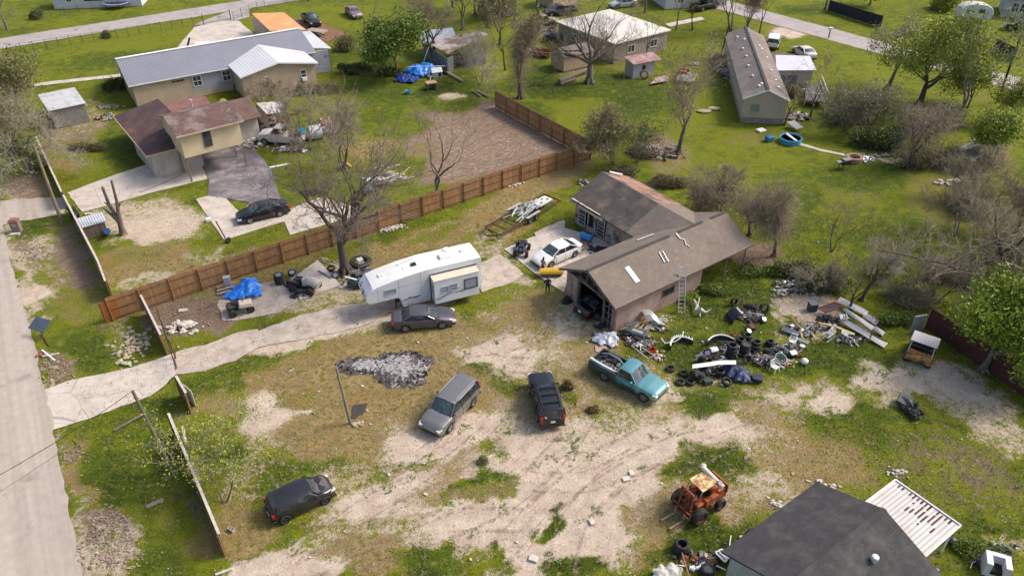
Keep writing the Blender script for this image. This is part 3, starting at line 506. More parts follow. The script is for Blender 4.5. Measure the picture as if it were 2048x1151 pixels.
b = MB(); b.ext([(.3, .7), (10.4, .7), (10.4, 2.8), (5.6, 4.5), (.3, 2.8)], 7.0, 24); mesh_obj('siding_wall', b, M('grey_siding', (.34, .35, .39), .85, var=.1, pat=('wave', 'Z', 2.4, .15)), ha).location = (0, -.012, 0)
b = MB(); b.box((9.7, .6, .35), (5.0, .2, .7)); mesh_obj('underfloor_shade', b, dark_in, ha)  # near-black panel stands in for the shade below the raised floor
b = MB(); gable_roof(b, -.2, 23.8, 0, 11.2, 2.95, 4.75, .08); mesh_obj('roof', b, metal_r, ha)
b = MB(); b.box((11.8, 5.6, 4.86), (24.1, .5, .05)); b.box((11.8, -.03, 3.0), (24, .06, .12)); mesh_obj('ridge_cap', b, white_pt, ha)
b = MB(); b.ext([(12.4, 0), (22.0, 0), (22.0, 3.0), (17.2, 3.9), (12.4, 3.0)], -4.3, 2, 'y'); mesh_obj('wing_wall', b, tan_w, ha)
b = MB(); roof_y(b, -4.7, 5.6, 12.1, 22.35, 3.12, 4.12, .09); mesh_obj('wing_roof', b, white_r, ha)
b = MB(); b.bar((12.1, -4.72, 3.1), (17.2, -4.72, 4.1), .05, .14); b.bar((22.35, -4.72, 3.1), (17.2, -4.72, 4.1), .05, .14); mesh_obj('wing_fascia', b, white_pt, ha)
window(ha, (7.9, .28, 2.05), (0, -1), 1.1, 1.35, 2, 2); window(ha, (11.6, .28, 2.05), (0, -1), 1.1, 1.35, 2, 2)
for x in (15.6, 20.3):
 window(ha, (x, -4.32, 1.95), (0, -1), .75, 1.2, 2, 1); b = MB(); b.box((x, -4.5, 1.35), (.6, .4, .38)); mesh_obj('air_conditioner', b, white_pt, ha)
window(ha, (5.6, .28, 2.5), (0, -1), 1.6, .35, 1, 3, tan_w, dark_in)
po = thing('patchwork_porch', 'white patched flat-roofed porch with stained blue wall at the right end of the long house', 'porch', (0, 0, 0), 0)
c0, c1, c2_, c3 = [G(*p, 3.1) for p in ((583, 95), (663, 97), (620, 62), (562, 66))]
b = MB(); b.slab([c0, c1, c2_, c3], .1); mesh_obj('roof', b, M('porch_roof', (.60, .60, .62), .6, var=.1, pat=('wave', 'X', .9, .15), col2=(.40, .44, .52), c2=(.55, .66), c2s=.35), po)
b = MB(); w0 = G(617, 105, 3.0); w1 = G(655, 100, 3.0); w0.z = w1.z = 0; b.add([w0, w1, w1+Vector((0, 0, 3)), w0+Vector((0, 0, 3)), w0+Vector((0, .15, 0)), w1+Vector((0, .15, 0)), w1+Vector((0, .15, 3)), w0+Vector((0, .15, 3))], [(0, 1, 2, 3), (7, 6, 5, 4), (1, 5, 6, 2), (4, 0, 3, 7), (3, 2, 6, 7)])
mesh_obj('wall', b, M('blue_stained_wall', (.40, .41, .50), .85, var=.15, scale=1, col2=(.16, .10, .10), c2=(.55, .68), c2s=.8), po)
b = MB()
for p in (c1, c2_): mesh_obj('post', MB().bar(p-Vector((.3, .2, 0)), (p.x-.3, p.y-.2, 0), .1), wood_old, po)
maroon = M('maroon_shingles', (.115, .062, .058), .95, var=.3, scale=.6, pat=('brick', .4, .2, .02, (.085, .05, .05), (.05, .035, .035)), col2=(.17, .085, .06), c2=(.5, .66), c2s=.45)
red_r = M('faded_red_shingles', (.25, .115, .10), .95, var=.2, scale=.8, pat=('brick', .4, .2, .02, (.20, .10, .09), (.12, .07, .06)))
cream = M('cream_wall', (.56, .46, .29), .85, var=.12, scale=.8)
O = G(292, 311, 2.8); O.z = 0; T3 = R(37)
hb = thing('brown_roofed_house', 'two-storey cream house with maroon shingle roof and carport under the upper room', 'house', O, T3)
pale = M('pale_stone_wall', (.42, .38, .33), .9, var=.2, scale=1)
b = MB(); b.box((2.9, 3.8, 1.3), (5.0, 7.2, 2.6)); b.box((7.2, 6.4, 1.3), (9.2, 6.0, 2.6)); mesh_obj('ground_floor_wall', b, pale, hb)
b = MB(); b.add([(0, 0, 2.75), (5, -.0, 2.75), (5, 12.9, 2.75), (0, 12.9, 2.75), (4.8, 1.8, 4.3), (4.8, 11, 4.3), (0, 0, 2.62), (5, 0, 2.62), (5, 12.9, 2.62), (0, 12.9, 2.62)], [(0, 1, 4), (0, 4, 5, 3), (3, 5, 2), (1, 2, 5, 4), (0, 6, 7, 1), (3, 9, 6, 0), (2, 8, 9, 3), (6, 9, 8, 7)]); mesh_obj('roof', b, maroon, hb)
b = MB(); b.box((2.4, -.05, 2.68), (5.0, .06, .16)); b.box((-.03, 3.5, 2.68), (.06, 7.1, .16)); b.box((-.03, 10, 2.68), (.06, 5.9, .16)); mesh_obj('gutter', b, M('tan_trim', (.5, .38, .27), .7), hb)
b = MB(); gable_wall(b, 3.0, 9.1, -3.0, 2.7, 5.35, 6.2, z0=2.75); mesh_obj('upper_room_wall', b, cream, hb)
b = MB(); gable_roof(b, 2.6, 9.5, -3.45, 3.1, 5.3, 6.3, .1); mesh_obj('upper_roof', b, M('weathered_maroon_roof', (.16, .085, .075), .95, var=.3, scale=.5, col2=(.22, .18, .15), c2=(.47, .58), c2s=.35, pat=('brick', .4, .2, .02, (.12, .065, .06), (.07, .05, .045))), hb)
b = MB(); b.box((6.05, -3.48, 5.3), (6.9, .05, .16)); mesh_obj('upper_gutter', b, M('tan_trim', (0, 0, 0)), hb)
window(hb, (5.6, -3.02, 4.25), (0, -1), .85, 1.75, 2, 1, M('olive_frame', (.12, .11, .07), .7))
b = MB()
for x, y in ((3.1, -2.8), (9.0, -2.8), (3.15, -.1), (9.0, .2)): mesh_obj('carport_post', MB().box((x, y, 1.35), (.16, .16, 2.75)), wood_old, hb)
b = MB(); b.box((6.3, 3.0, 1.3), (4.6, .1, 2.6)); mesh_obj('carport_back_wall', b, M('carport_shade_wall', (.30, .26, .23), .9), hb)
b = MB(); b.add([(5.0, 3.1, 3.0), (9.4, 3.1, 3.0), (9.4, 8.6, 3.6), (5, 8.6, 3.6), (5, 8.6, 3.45), (9.4, 8.6, 3.45), (9.4, 3.1, 2.85), (5, 3.1, 2.85)], [(0, 1, 2, 3), (3, 2, 5, 4), (4, 5, 6, 7), (7, 6, 1, 0), (0, 3, 4, 7), (1, 6, 5, 2)]); b.add([(5.0, 8.6, 4.2), (9.4, 8.6, 4.2), (9.4, 11.9, 3.3), (5, 11.9, 3.3), (5, 5.5, 3.2), (9.4, 5.5, 3.2)], [(0, 1, 2, 3), (4, 5, 1, 0)])
mesh_obj('rear_red_roof', b, red_r, hb)
b = MB(); b.cyl((7.3, 7.0, 3.6), (7.3, 7.0, 4.7), .09); b.cyl((7.3, 7.0, 4.7), (7.3, 7.0, 4.85), .15); mesh_obj('vent_pipe', b, alu_m, hb)
b = MB(); gable_roof(b, 8.6, 13.4, 2.6, 8.8, 2.7, 4.1, .1); mesh_obj('side_roof', b, M('brown_side_roof', (.19, .115, .085), .95, var=.25, scale=.6, pat=('brick', .4, .2, .02, (.15, .09, .075), (.09, .06, .05))), hb)
b = MB(); gable_wall(b, 9.2, 13.0, 3.1, 8.3, 2.6, 3.85); mesh_obj('side_wall', b, pale, hb)
# lean-to shelter full of junk beside it
ls = thing('lean_to_shelter', 'lean-to of stained white sheets beside the brown roofed house', 'shelter')
q0, q1_, q2_, q3 = [G(*p, 2.6) for p in ((512, 206), (566, 202), (574, 224), (534, 228))]
b = MB(); b.slab([q3, q2_, q1_, q0], .06); mesh_obj('roof_sheet', b, M('stained_white_sheet', (.58, .55, .54), .7, var=.2, scale=1, col2=(.34, .27, .24), c2s=1), ls)
b = MB()
for p in (q0, q1_, q2_, q3): mesh_obj('post', MB().bar(p, (p.x, p.y, 0), .08), wood_old, ls)
b = MB(); b.slab([(q3.x, q3.y, 2.5), (q0.x, q0.y, 2.5), (q0.x, q0.y, 2.49), (q3.x, q3.y, 2.49)], 2.4); mesh_obj('side_sheet', b, M('stained_white_sheet', (0, 0, 0)), ls)
O = G(112, 258); sh = thing('metal_shed', 'windowless metal shed with pale roof by the bare shrubs at the far left', 'shed', O, R(37))
b = MB(); b.box((1.9, 2.6, 1.15), (3.8, 5.2, 2.3)); mesh_obj('wall', b, M('weathered_shed_sheet', (.27, .255, .24), .8, .1, var=.25, scale=1, pat=('wave', 'X', 2.4, .3), col2=(.16, .14, .12), c2s=1), sh)
b = MB(); b.slab([(-.15, -.2, 2.35), (3.95, -.2, 2.35), (3.95, 5.4, 2.6), (-.15, 5.4, 2.6)], .07); mesh_obj('roof', b, M('pale_shed_roof', (.55, .56, .56), .6, .1, var=.12, scale=1.2, pat=('wave', 'Y', 1, .15), col2=(.4, .38, .36), c2s=1), sh)
b = MB(); b.box((3.83, 1.2, 1.1), (.06, 1.2, 2.1)); mesh_obj('door', b, M('tan_trim', (0, 0, 0)), sh)
O = G(1230, 88, 3); O.z = 0; hw = thing('white_roofed_house', 'square tan house under a broad pale metal roof behind the big bare tree', 'house', O, R(36))
b = MB(); b.box((5.5, 6.6, 1.45), (10.4, 12.6, 2.9)); mesh_obj('wall', b, M('tan_brick_wall', (.27, .225, .185), .9, var=.15, scale=.8, pat=('brick', .3, .1, .012, (.24, .20, .165), (.32, .28, .24), 0, 1)), hw)
b = MB(); b.add([(0, 0, 3), (11.1, 0, 3), (11.1, 13.4, 3), (0, 13.4, 3), (5.5, 5.5, 3.9), (5.5, 8, 3.9), (0, 0, 2.85), (11.1, 0, 2.85), (11.1, 13.4, 2.85), (0, 13.4, 2.85)], [(0, 1, 4), (1, 2, 5, 4), (2, 3, 5), (3, 0, 4, 5), (0, 6, 7, 1), (1, 7, 8, 2), (2, 8, 9, 3), (3, 9, 6, 0), (9, 8, 7, 6)])
mesh_obj('roof', b, M('ivory_metal_roof', (.66, .62, .55), .6, .1, var=.07, scale=.3, pat=('wave', 'X', .9, .1), col2=(.5, .46, .40), c2=(.5, .75), c2s=.5), hw)
window(hw, (3.5, .28, 1.6), (0, -1), 1.4, 1.1, 1, 2); window(hw, (8.0, .28, 1.6), (0, -1), 1.4, 1.1, 1, 2); window(hw, (.28, 9.2, 1.6), (-1, 0), 1.2, 1.1, 2, 2)
O = G(1127, 145); ts = thing('tan_shed', 'tan gable shed with one small window left of the big bare tree', 'shed', O, R(31))
b = MB(); gable_wall(b, 0, 5.0, 0, 3.2, 2.1, 2.85, z0=.15); b.box((2.5, 1.6, .08), (4.8, 3, .16)); mesh_obj('wall', b, M('tan_shed_wall', (.42, .30, .215), .85, var=.1), ts)
b = MB(); gable_roof(b, -.1, 5.1, -.15, 3.35, 2.05, 2.92, .07); mesh_obj('roof', b, M('grey_shed_shingles', (.21, .175, .155), .95, var=.2, pat=('brick', .3, .15, .02, (.17, .145, .13), (.1, .09, .08))), ts)
window(ts, (-.01, 1.9, 1.25), (-1, 0), .6, .6, 2, 2)
O = G(1265, 158); ws = thing('white_shed', 'small white metal shed with rusty red striped roof', 'shed', O, R(26))
b = MB(); b.box((1.7, 1.0, 1.0), (3.4, 2.0, 2.0)); mesh_obj('wall', b, M('old_white_sheet', (.42, .42, .43), .7, .1, var=.2, scale=1.2, pat=('wave', 'X', 3, .2), col2=(.3, .27, .25), c2s=1.4), ws)
b = MB(); b.slab([(-.1, -.2, 2.05), (4.3, -.3, 2.15), (4.4, 2.1, 2.5), (-.1, 2.3, 2.35)], .05); mesh_obj('roof', b, M('rusty_striped_roof', (.50, .38, .37), .8, var=.2, pat=('wave', 'Y', 2.2, .62), col2=(.30, .11, .085), c2=(.45, .6), c2s=1.2), ws)
b = MB(); b.box((1.7, -.03, 1.35), (.45, .06, .6)); mesh_obj('window', b, dark_in, ws)
wk = thing('collapsing_shed', 'collapsing dark metal shed with buckled pale roof sheets among bare trees', 'shed')
def slabpx(mb, pts, z, t=.06): mb.slab([G(p[0], p[1], p[2] if len(p) > 2 else z) for p in pts][::-1], t)
b = MB(); slabpx(b, [(822, 64, 2.6), (905, 55, 2.9), (912, 72, 2.7), (850, 88, 2.4)], 2.6); mesh_obj('roof_sheet', b, galv, wk)
b = MB(); slabpx(b, [(850, 84, 2.5), (960, 62, 2.9), (975, 68, 2.8), (896, 107, 2.3)], 2.6); mesh_obj('roof_sheet', b, M('leaf_littered_sheet', (.36, .33, .31), .9, var=.3, scale=1, col2=(.15, .10, .075), c2=(.46, .55), c2s=.6), wk)
def wallpx(mb, a, b_, h, t=.08, z0=0):
 a = Vector((*a[:2], z0)); b_ = Vector((*b_[:2], z0)); n = Vector((-(b_-a).y, (b_-a).x, 0)).normalized()*t; u = Vector((0, 0, h-z0))
 mb.add([a, b_, b_+u, a+u, a+n, b_+n, b_+u+n, a+u+n], [(0, 1, 2, 3), (7, 6, 5, 4), (1, 5, 6, 2), (4, 0, 3, 7), (3, 2, 6, 7), (5, 1, 0, 4)])
b = MB(); wallpx(b, G(896, 148), G(908, 143), 2.2); wallpx(b, G(935, 135), G(972, 128), 2.3); wallpx(b, G(972, 128), G(970, 105), 2.3); wallpx(b, G(846, 112), G(896, 148), 2.1)
mesh_obj('wall', b, M('dark_grey_sheet', (.20, .21, .22), .7, .2, var=.3, scale=1, pat=('wave', 'X', 3, .3)), wk)
b = MB(); wallpx(b, G(908, 140)+Vector((0, .6, 0)), G(935, 133)+Vector((0, .6, 0)), 2.0); mesh_obj('dark_interior', b, dark_in, wk)
oc = thing('orange_carport', 'carport with flat orange roof sheet behind the long house', 'carport')
b = MB(); cs = [G(503, 27, 2.8), G(568, 25, 2.8), G(612, 60, 2.8), G(540, 62, 2.8)]; b.slab(cs[::-1], .1); mesh_obj('roof', b, M('orange_sheet', (.62, .30, .115), .7, var=.1, scale=.6, col2=(.64, .46, .27), c2=(.55, .66), c2s=.5), oc)
b = MB()
for p in cs: mesh_obj('post', MB().bar(p, (p.x, p.y, 0), .12), wood_old, oc)
b = MB(); wallpx(b, (cs[3].x+.3, cs[3].y+1.5), (cs[0].x+.3, cs[0].y-1), 2.6); mesh_obj('side_panel', b, M('tan_trim', (0, 0, 0)), oc)
def simple_house(name, label, px, rz, L, W, h, hr, wm, rm, wins=(), cat='house'):
 O = G(*px); t = thing(name, label, cat, O, rz)
 b = MB(); gable_wall(b, .3, L-.3, .3, W-.3, h, hr-.1); mesh_obj('wall', b, wm, t)
 b = MB(); gable_roof(b, 0, L, 0, W, h-.03, hr, .1); mesh_obj('roof', b, rm, t)
 for x, y, n, ww, hh in wins: window(t, (x, y, h*.55), n, ww, hh, 2, 2)
 return t
wsid = M('white_siding', (.58, .59, .62), .8, var=.08, pat=('wave', 'Z', 2.6, .14))
simple_house('white_mobile_home', 'white mobile home cut by the top edge beside the pale dirt lot, far left', (105, 20), R(8), 15, 4.5, 2.9, 3.5, wsid, white_r, [(7, .29, (0, -1), 3.4, 1.1), (3, .29, (0, -1), .9, 1.0)], 'mobile home')
simple_house('lavender_house', 'pale lavender house with paired windows in the top right corner', (1998, 34), R(-24), 14, 7, 3.0, 4.4, M('lavender_siding', (.46, .44, .54), .8, var=.08, pat=('wave', 'Z', 2.6, .12)), M('purple_grey_roof', (.17, .14, .18), .9), [(1.9, .29, (0, -1), 1.0, 1.5), (3.1, .29, (0, -1), 1.0, 1.5)])
simple_house('brown_hip_house', 'small house with grey-brown roof beyond the scrap pickups, top middle', (1105, 20), R(34), 6, 5, 2.4, 3.8, M('tan_trim', (0, 0, 0)), M('grey_brown_roof', (.22, .18, .165), .95, var=.2), [])
simple_house('beige_roofed_house', 'house with pale beige roof at the top edge left of the parked cars', (1328, 20), R(12), 12, 8, 2.6, 3.4, wsid, M('beige_roof', (.46, .39, .28), .8, var=.1), [(3, .29, (0, -1), 1.2, 1.0)])
O = G(1472, 250); T5 = R(82); mh = thing('grey_mobile_home', 'long grey-beige mobile home with shingle roof and vents, right of centre', 'mobile home', (*G(1566, 250)[:2], 0), T5)
gs = M('grey_beige_siding', (.46, .385, .305), .85, var=.1, scale=.8, pat=('wave', 'Z', 2.2, .12)); Lh = 24.5; Wd = 5.0
b = MB(); gable_wall(b, 0, Lh, 0, Wd, 3.0, 4.1, z0=.75); mesh_obj('wall', b, gs, mh)
b = MB(); b.box((Lh/2, Wd/2, .38), (Lh-.06, Wd-.06, .76)); mesh_obj('skirting', b, M('skirting', (.29, .26, .235), .9, var=.2, pat=('wave', 'Y', 2, .3)), mh)
b = MB(); gable_roof(b, -.2, Lh+.2, -.25, Wd+.25, 2.95, 4.2, .1); mesh_obj('roof', b, M('taupe_shingles', (.225, .185, .165), .95, var=.22, scale=.45, col2=(.28, .235, .19), c2=(.5, .7), c2s=.5, pat=('brick', .3, .15, .016, (.19, .155, .14), (.12, .10, .09))), mh)
b = MB(); b.box((Lh/2, Wd/2, 4.33), (Lh+.3, .3, .04)); mesh_obj('ridge_cap', b, M('ridge_dark', (0, 0, 0)), mh)
b = MB(); b.bar((-.22, -.25, 3.0), (-.22, Wd/2, 4.22), .06, .16); b.bar((-.22, Wd+.25, 3.0), (-.22, Wd/2, 4.22), .06, .16); mesh_obj('gable_trim', b, white_pt, mh)
for x, y in ((1.8, 3.3), (2.2, 3.0), (5.6, 3.6), (9.4, 3.7), (13, 3.6), (16.2, 3.7), (19.5, 3.2), (21.5, 3.9), (5.0, .9), (8.4, 1.0), (13.4, .9), (16.5, 1.2), (17.5, 1.4), (2.6, .9)):
 b = MB(); b.blob((x, y, 4.28-abs(y-Wd/2)*.45+.08), (.19, .19, .14), int(x*7), .05, 8); mesh_obj('roof_vent', b, white_pt, mh, smooth=True)
window(mh, (-.01, 3.6, 1.95), (-1, 0), 1.0, .9, 1, 1, M('sage_frame', (.25, .27, .23), .8), M('boarded_pane', (.22, .24, .20), .8))
for x in (5, 11, 17, 21): window(mh, (x, Wd+.01, 2.0), (0, 1), .9, 1.1, 2, 1)
b = MB(); b.ext([(Wd/2-2.6, 2.9), (Wd/2-2.6, 3.0), (Wd/2-6, 2.95), (Wd/2-6, 2.85)], 12, 17.5); mesh_obj('porch_link_roof', b, M('dark_link_roof', (.10, .085, .085), .95), mh)
pr = thing('tarped_porch', 'porch room with lavender-white sheeted roof attached to the grey mobile home', 'porch')
pc = [G(1553, 141, 3.0), G(1633, 140, 3.0), G(1620, 112, 3.0), G(1551, 110, 3.0)]
b = MB(); b.slab(pc, .1); mesh_obj('roof', b, M('lavender_white_sheet', (.54, .53, .60), .6, var=.1, scale=.7, bump=.05, bscale=1.5), pr)
b = MB(); d1 = Vector(pc[0]); d2 = Vector(pc[1]); wallpx(b, d1+Vector((.3, .2, 0)), d2+Vector((-.3, .2, 0)), 2.9); wallpx(b, d2+Vector((-.3, .2, 0)), Vector(pc[2])+Vector((-.3, -.2, 0)), 2.9); mesh_obj('wall', b, gs, pr)
b = MB(); wallpx(b, d1+Vector((.5, .1, 0)), d1+Vector((2.9, .1, 0)), 2.3, z0=.9); mesh_obj('screen_window', b, M('screen', (.14, .15, .17), .6), pr)
dk = thing('wooden_deck', 'white railed wooden deck and steps beside the grey mobile home', 'deck')
b = MB(); dc = [G(*p, .8) for p in ((1610, 200), (1655, 205), (1640, 165), (1612, 168))]; b.slab(dc, .12); mesh_obj('deck_floor', b, M('grey_deck', (.16, .145, .13), .9, var=.3, pat=('wave', 'X', 2, .3)), dk)
b = MB()
def rail(a, c, z=.8, n=9):
 a = Vector((*a[:2], z)); c = Vector((*c[:2], z)); b.bar(a+Vector((0, 0, .95)), c+Vector((0, 0, .95)), .09); b.bar(a+Vector((0, 0, .2)), c+Vector((0, 0, .2)), .06)
 for i in range(n+1): p = a+(c-a)*i/n; b.bar(p-Vector((0, 0, .7 if i % 4 == 0 else 0)), p+Vector((0, 0, .95)), .07)
rail(dc[0], dc[1]); rail(dc[1], dc[2]); rail(G(1578, 180), G(1612, 186), .5, 7)
mesh_obj('railing', b, M('weathered_white_rail', (.52, .50, .46), .8, var=.2), dk)
b = MB(); st0 = G(1600, 196)
for i in range(4): b.box((st0.x+.6, st0.y-.3*i+1.2, .7-.18*i), (2.2, .32, .06))
mesh_obj('steps', b, M('weathered_white_rail', (0, 0, 0)), dk)
ck = thing('collapsed_shack', 'collapsed grey shack smothered in branches at the right', 'shack')
b = MB(); slabpx(b, [(1910, 300, .9), (1975, 262, 1.9), (1990, 295, 1.6), (1945, 322, 1.5)], 1.5, .12); mesh_obj('fallen_roof', b, M('grey_rotten_roof', (.20, .175, .16), .95, var=.4, scale=1.5, col2=(.40, .38, .35), c2s=2.5, bump=.03), ck)
b = MB(); wallpx(b, G(1912, 335), G(1925, 350), 1.2); wallpx(b, G(1975, 335), G(1990, 310), 1.6); wallpx(b, G(1920, 325), G(1978, 318), 1.5); mesh_obj('wall', b, M('rotten_boards', (.13, .105, .085), .95, var=.4, pat=('wave', 'X', 2, .4)), ck)
b = MB(); rd = random.Random(3)
for i in range(60):
 p = G(rd.uniform(1900, 1985), rd.uniform(300, 365), rd.uniform(.1, 1.0)); a = rd.uniform(0, 6.3); b.bar(p, p+Vector((math.cos(a)*1.2, math.sin(a)*1.2, rd.uniform(-.1, .6))), rd.uniform(.04, .1))
mesh_obj('splintered_boards', b, M('grey_splinters', (.30, .27, .24), .9, var=.4), ck)
cedar = M('cedar_boards', (.39, .21, .095), .85, var=.22, scale=.5, pat=('streak', 0, (.16, .16, 3), (.24, .12, .05)), col2=(.28, .20, .14), c2=(.52, .72), c2s=.35)
cedar_red = M('red_stained_boards', (.34, .10, .025), .8, var=.2, scale=4)
rail_m = M('cedar_rail', (.24, .12, .05), .85, var=.25)
def board_fence(name, label, pts, h, mat, seed=0, side=-1, bw=.14, rails=3, cat='fence', post_m=None, lean=.0, jit=.03, capm=None):
 """pts: ground points; rails and posts on the side given"""
 t = thing(name, label, cat, (pts[0].x, pts[0].y, 0)); rd = random.Random(seed); o = Vector((pts[0].x, pts[0].y, 0))
 for s in range(len(pts)-1):
  a = Vector((*pts[s][:2], 0))-o; c = Vector((*pts[s+1][:2], 0))-o; L = (c-a).length; d = (c-a)/L; n = Vector((-d.y, d.x, 0))*side
  b = MB(); k = int(L/bw); ln = n*lean*h
  for i in range(k):
   p = a+d*(i+.5)*L/k; hh = h+rd.uniform(-jit, jit); w2 = d*(L/k*.46); th = n*-.02
   j = n*rd.uniform(-.004, .004); A_ = p-w2+j; B_ = p+w2+j; u = Vector((0, 0, hh))+ln
   b.add([A_, B_, B_+u, A_+u, A_+th, B_+th, B_+u+th, A_+u+th], [(0, 1, 2, 3), (7, 6, 5, 4), (1, 5, 6, 2), (4, 0, 3, 7), (3, 2, 6, 7)])
  mesh_obj('boards', b, mat, t)
  b = MB(); m = int(L/2.45)+1
  for i in range(rails): z = h*(.12+.74*i/(rails-1)); b.bar(a+n*.04+Vector((0, 0, z))+ln*z/h, c+n*.04+Vector((0, 0, z))+ln*z/h, .04, .09)
  mesh_obj('rail', b, post_m or rail_m, t)
  for i in range(m+1): b = MB(); p = a+d*L*i/m+n*.09; b.bar(p, p+Vector((0, 0, h-.06))+ln, .1); mesh_obj('post', b, post_m or rail_m, t)
  if capm: b = MB(); b.bar(a+Vector((0, 0, h+.03))+ln, c+Vector((0, 0, h+.03))+ln, .16, .05); mesh_obj('cap_rail', b, capm, t)
 return t
F0 = G(226, 640); F1 = G(1180, 318); F2 = G(992, 215)
board_fence('cedar_fence', 'long orange-brown cedar board fence running from the road to the corner behind the garage', [F0, F1], 2.15, cedar, 1, -1)
board_fence('cedar_fence', 'orange-brown cedar board fence closing the back of the bare dirt plot', [F1, F2], 2.15, cedar, 2, 1)
board_fence('red_board_gate', 'red-stained board panel at the road end of the long cedar fence', [G(213, 645), G(303, 612)], 1.9, cedar_red, 3, 1, jit=.01, cat='fence panel')
grey_b = M('grey_fence_boards', (.22, .18, .145), .9, var=.3, scale=3, pat=('streak', 0, (.16, .16, 2), (.13, .10, .08)))
pale_cap = M('pale_cap_board', (.50, .45, .38), .85, var=.25, scale=3)
board_fence('road_fence', 'dark board fence with pale top edge along the far driveway, left', [G(225, 600), G(210, 560), G(140, 425)], 1.9, grey_b, 4, -1, capm=pale_cap)
board_fence('road_fence', 'dark board fence beyond the far driveway beside the leaning wooden pole', [G(136, 418), G(84, 305)], 1.9, grey_b, 5, -1, capm=pale_cap)
board_fence('yard_fence', 'pale topped board fence leaning between the red gate panel and the concrete drive', [G(298, 628), G(338, 708)], 1.9, grey_b, 6, -1, capm=pale_cap, lean=.06)
board_fence('yard_fence', 'short board fence with a white sheet on it just below the concrete drive', [G(365, 790), G(385, 825)], 1.8, grey_b, 7, -1, capm=pale_cap)
board_fence('yard_fence', 'long rotting board fence with pale top rail beside the sapling, lower left', [G(352, 868), G(453, 1110)], 1.9, grey_b, 8, -1, capm=pale_cap)
# dark red horizontal metal fence on the right
mf = thing('maroon_metal_fence', 'dark maroon fence of horizontal metal sheets behind the burnt buggy', 'fence', (0, 0, 0))
A0 = G(1838, 668); A1 = G(1880, 700); A2 = G(2010, 790); A3 = A2+(A2-A1)*1.2; mm = M('maroon_sheet', (.12, .036, .032), .65, .2, var=.25, scale=1, pat=('wave', 'Z', 1.5, .55))
b = MB(); wallpx(b, G(1850, 655)+Vector((0, 0, 0)), G(2003, 762), 1.9); wallpx(b, G(2003, 762), G(2160, 872), 1.9); mesh_obj('sheet', b, mm, mf)
for i in range(9): p = G(1850, 655)+(G(2160, 872)-G(1850, 655))*i/8; mesh_obj('post', MB().bar(p+Vector((.08, .1, 0)), p+Vector((.08, .1, 2.0)), .08), rust_m, mf)
b = MB(); wallpx(b, G(1818, 668), G(1842, 664), 1.7); o = mesh_obj('metal_sheet', b, galv); tag(o, 'pale upright corrugated sheet at the near end of the maroon fence', 'metal sheet')
# chain link fences by the far road
chain = M('fence_wire', (.10, .10, .09), .7, .5)
def wire_fence(name, label, a, c, h=1.5, n=12, wires=4, post=.05, mat=None, mesh_=True):
 t = thing(name, label, 'fence', (a.x, a.y, 0)); d = Vector((c.x-a.x, c.y-a.y, 0))
 for i in range(n+1): b = MB(); p = d*i/n; b.bar(p, p+Vector((0, 0, h+.1)), post); mesh_obj('post', b, mat or chain, t)
 b = MB()
 for i in range(wires): z = h*(i+1)/wires; b.bar(Vector((0, 0, z)), d+Vector((0, 0, z)), .025)
 mesh_obj('wire', b, mat or chain, t); return t
wire_fence('wire_fence', 'dark wire fence along the near verge of the far left road', G(20, 110), G(408, 50), 1.4, 17)
wire_fence('wire_fence', 'thin wire fence in front of the white mobile home, far left', G(75, 42), G(240, 16), 1.4, 6)
wire_fence('wire_fence', 'wire fence right of the driveway gate by the orange carport', G(468, 42), G(530, 14), 1.4, 4)
gt = thing('driveway_gate', 'wide tube gate with a round emblem across the far driveway', 'gate', G(408, 50)); d = G(462, 40)-G(408, 50); b = MB()
for z in (.25, 1.4): b.bar((0, 0, z), d+Vector((0, 0, z)), .05)
for i in range(2): b.bar(d*i, d*i+Vector((0, 0, 1.7)), .1)
mesh_obj('gate_frame', b, chain, gt); b = MB(); cc = d*.6+Vector((0, 0, .85))
b.tube([cc+Vector((math.cos(a)*.32*d.normalized().x, math.cos(a)*.32*d.normalized().y, math.sin(a)*.32)) for a in [i*math.pi/8 for i in range(17)]], .03, 5, False); b.bar(cc-Vector((0, 0, .3)), cc+Vector((0, 0, .3)), .03); b.bar(cc-d.normalized()*.3, cc+d.normalized()*.3, .03); mesh_obj('emblem', b, chain, gt)
bf = M('black_screen_fence', (.02, .02, .028), .8, var=.3)
for (a, c, lab) in ((G(1655, 22), G(1760, 55), 'black screened fence beyond the far road, upper right'), (G(1985, 102), G(2025, 122), 'black screened fence corner near the leaning utility pole'), (G(1700, -2), G(1860, -12), 'black fence along the top edge behind the green tree')):
 t = thing('black_fence', lab, 'fence', (a.x, a.y, 0)); b = MB(); wallpx(b, (0, 0), (c-a)[:2], 1.8); mesh_obj('screen', b, bf, t)
 for i in range(6): p = (c-a)*i/5; mesh_obj('post', MB().bar((p.x, p.y-.1, 0), (p.x, p.y-.1, 1.95), .08), chain, t)
tyre_m = M('tyre_rubber', (.022, .021, .02), .9, var=.3, scale=8, col2=(.06, .055, .048), c2s=3)
rim_m = M('alloy_rim', (.55, .55, .56), .35, .85, var=.1)
rim_dark = M('dark_rim', (.10, .10, .105), .4, .7, var=.2)
car_glass = M('car_glass', (.018, .024, .03), .06, var=.3, scale=1.5, spec=.7, col2=(.07, .09, .10), c2=(.5, .7), c2s=1.6)
clear_glass = M('windscreen', (.05, .07, .075), .05, var=.5, scale=1.2, spec=.8, col2=(.16, .19, .19), c2=(.5, .7), c2s=1.8)
red_l = M('red_lamp_lens', (.42, .012, .012), .25); white_l = M('clear_lamp_lens', (.66, .68, .70), .15, .2); amber_l = M('amber_lens', (.6, .22, .02), .3)
def paint(name, col, rough=.3, metal=.45, **k): return M('paint_'+name, col, rough, metal, var=k.pop('var', .06), coat=.6, **k)
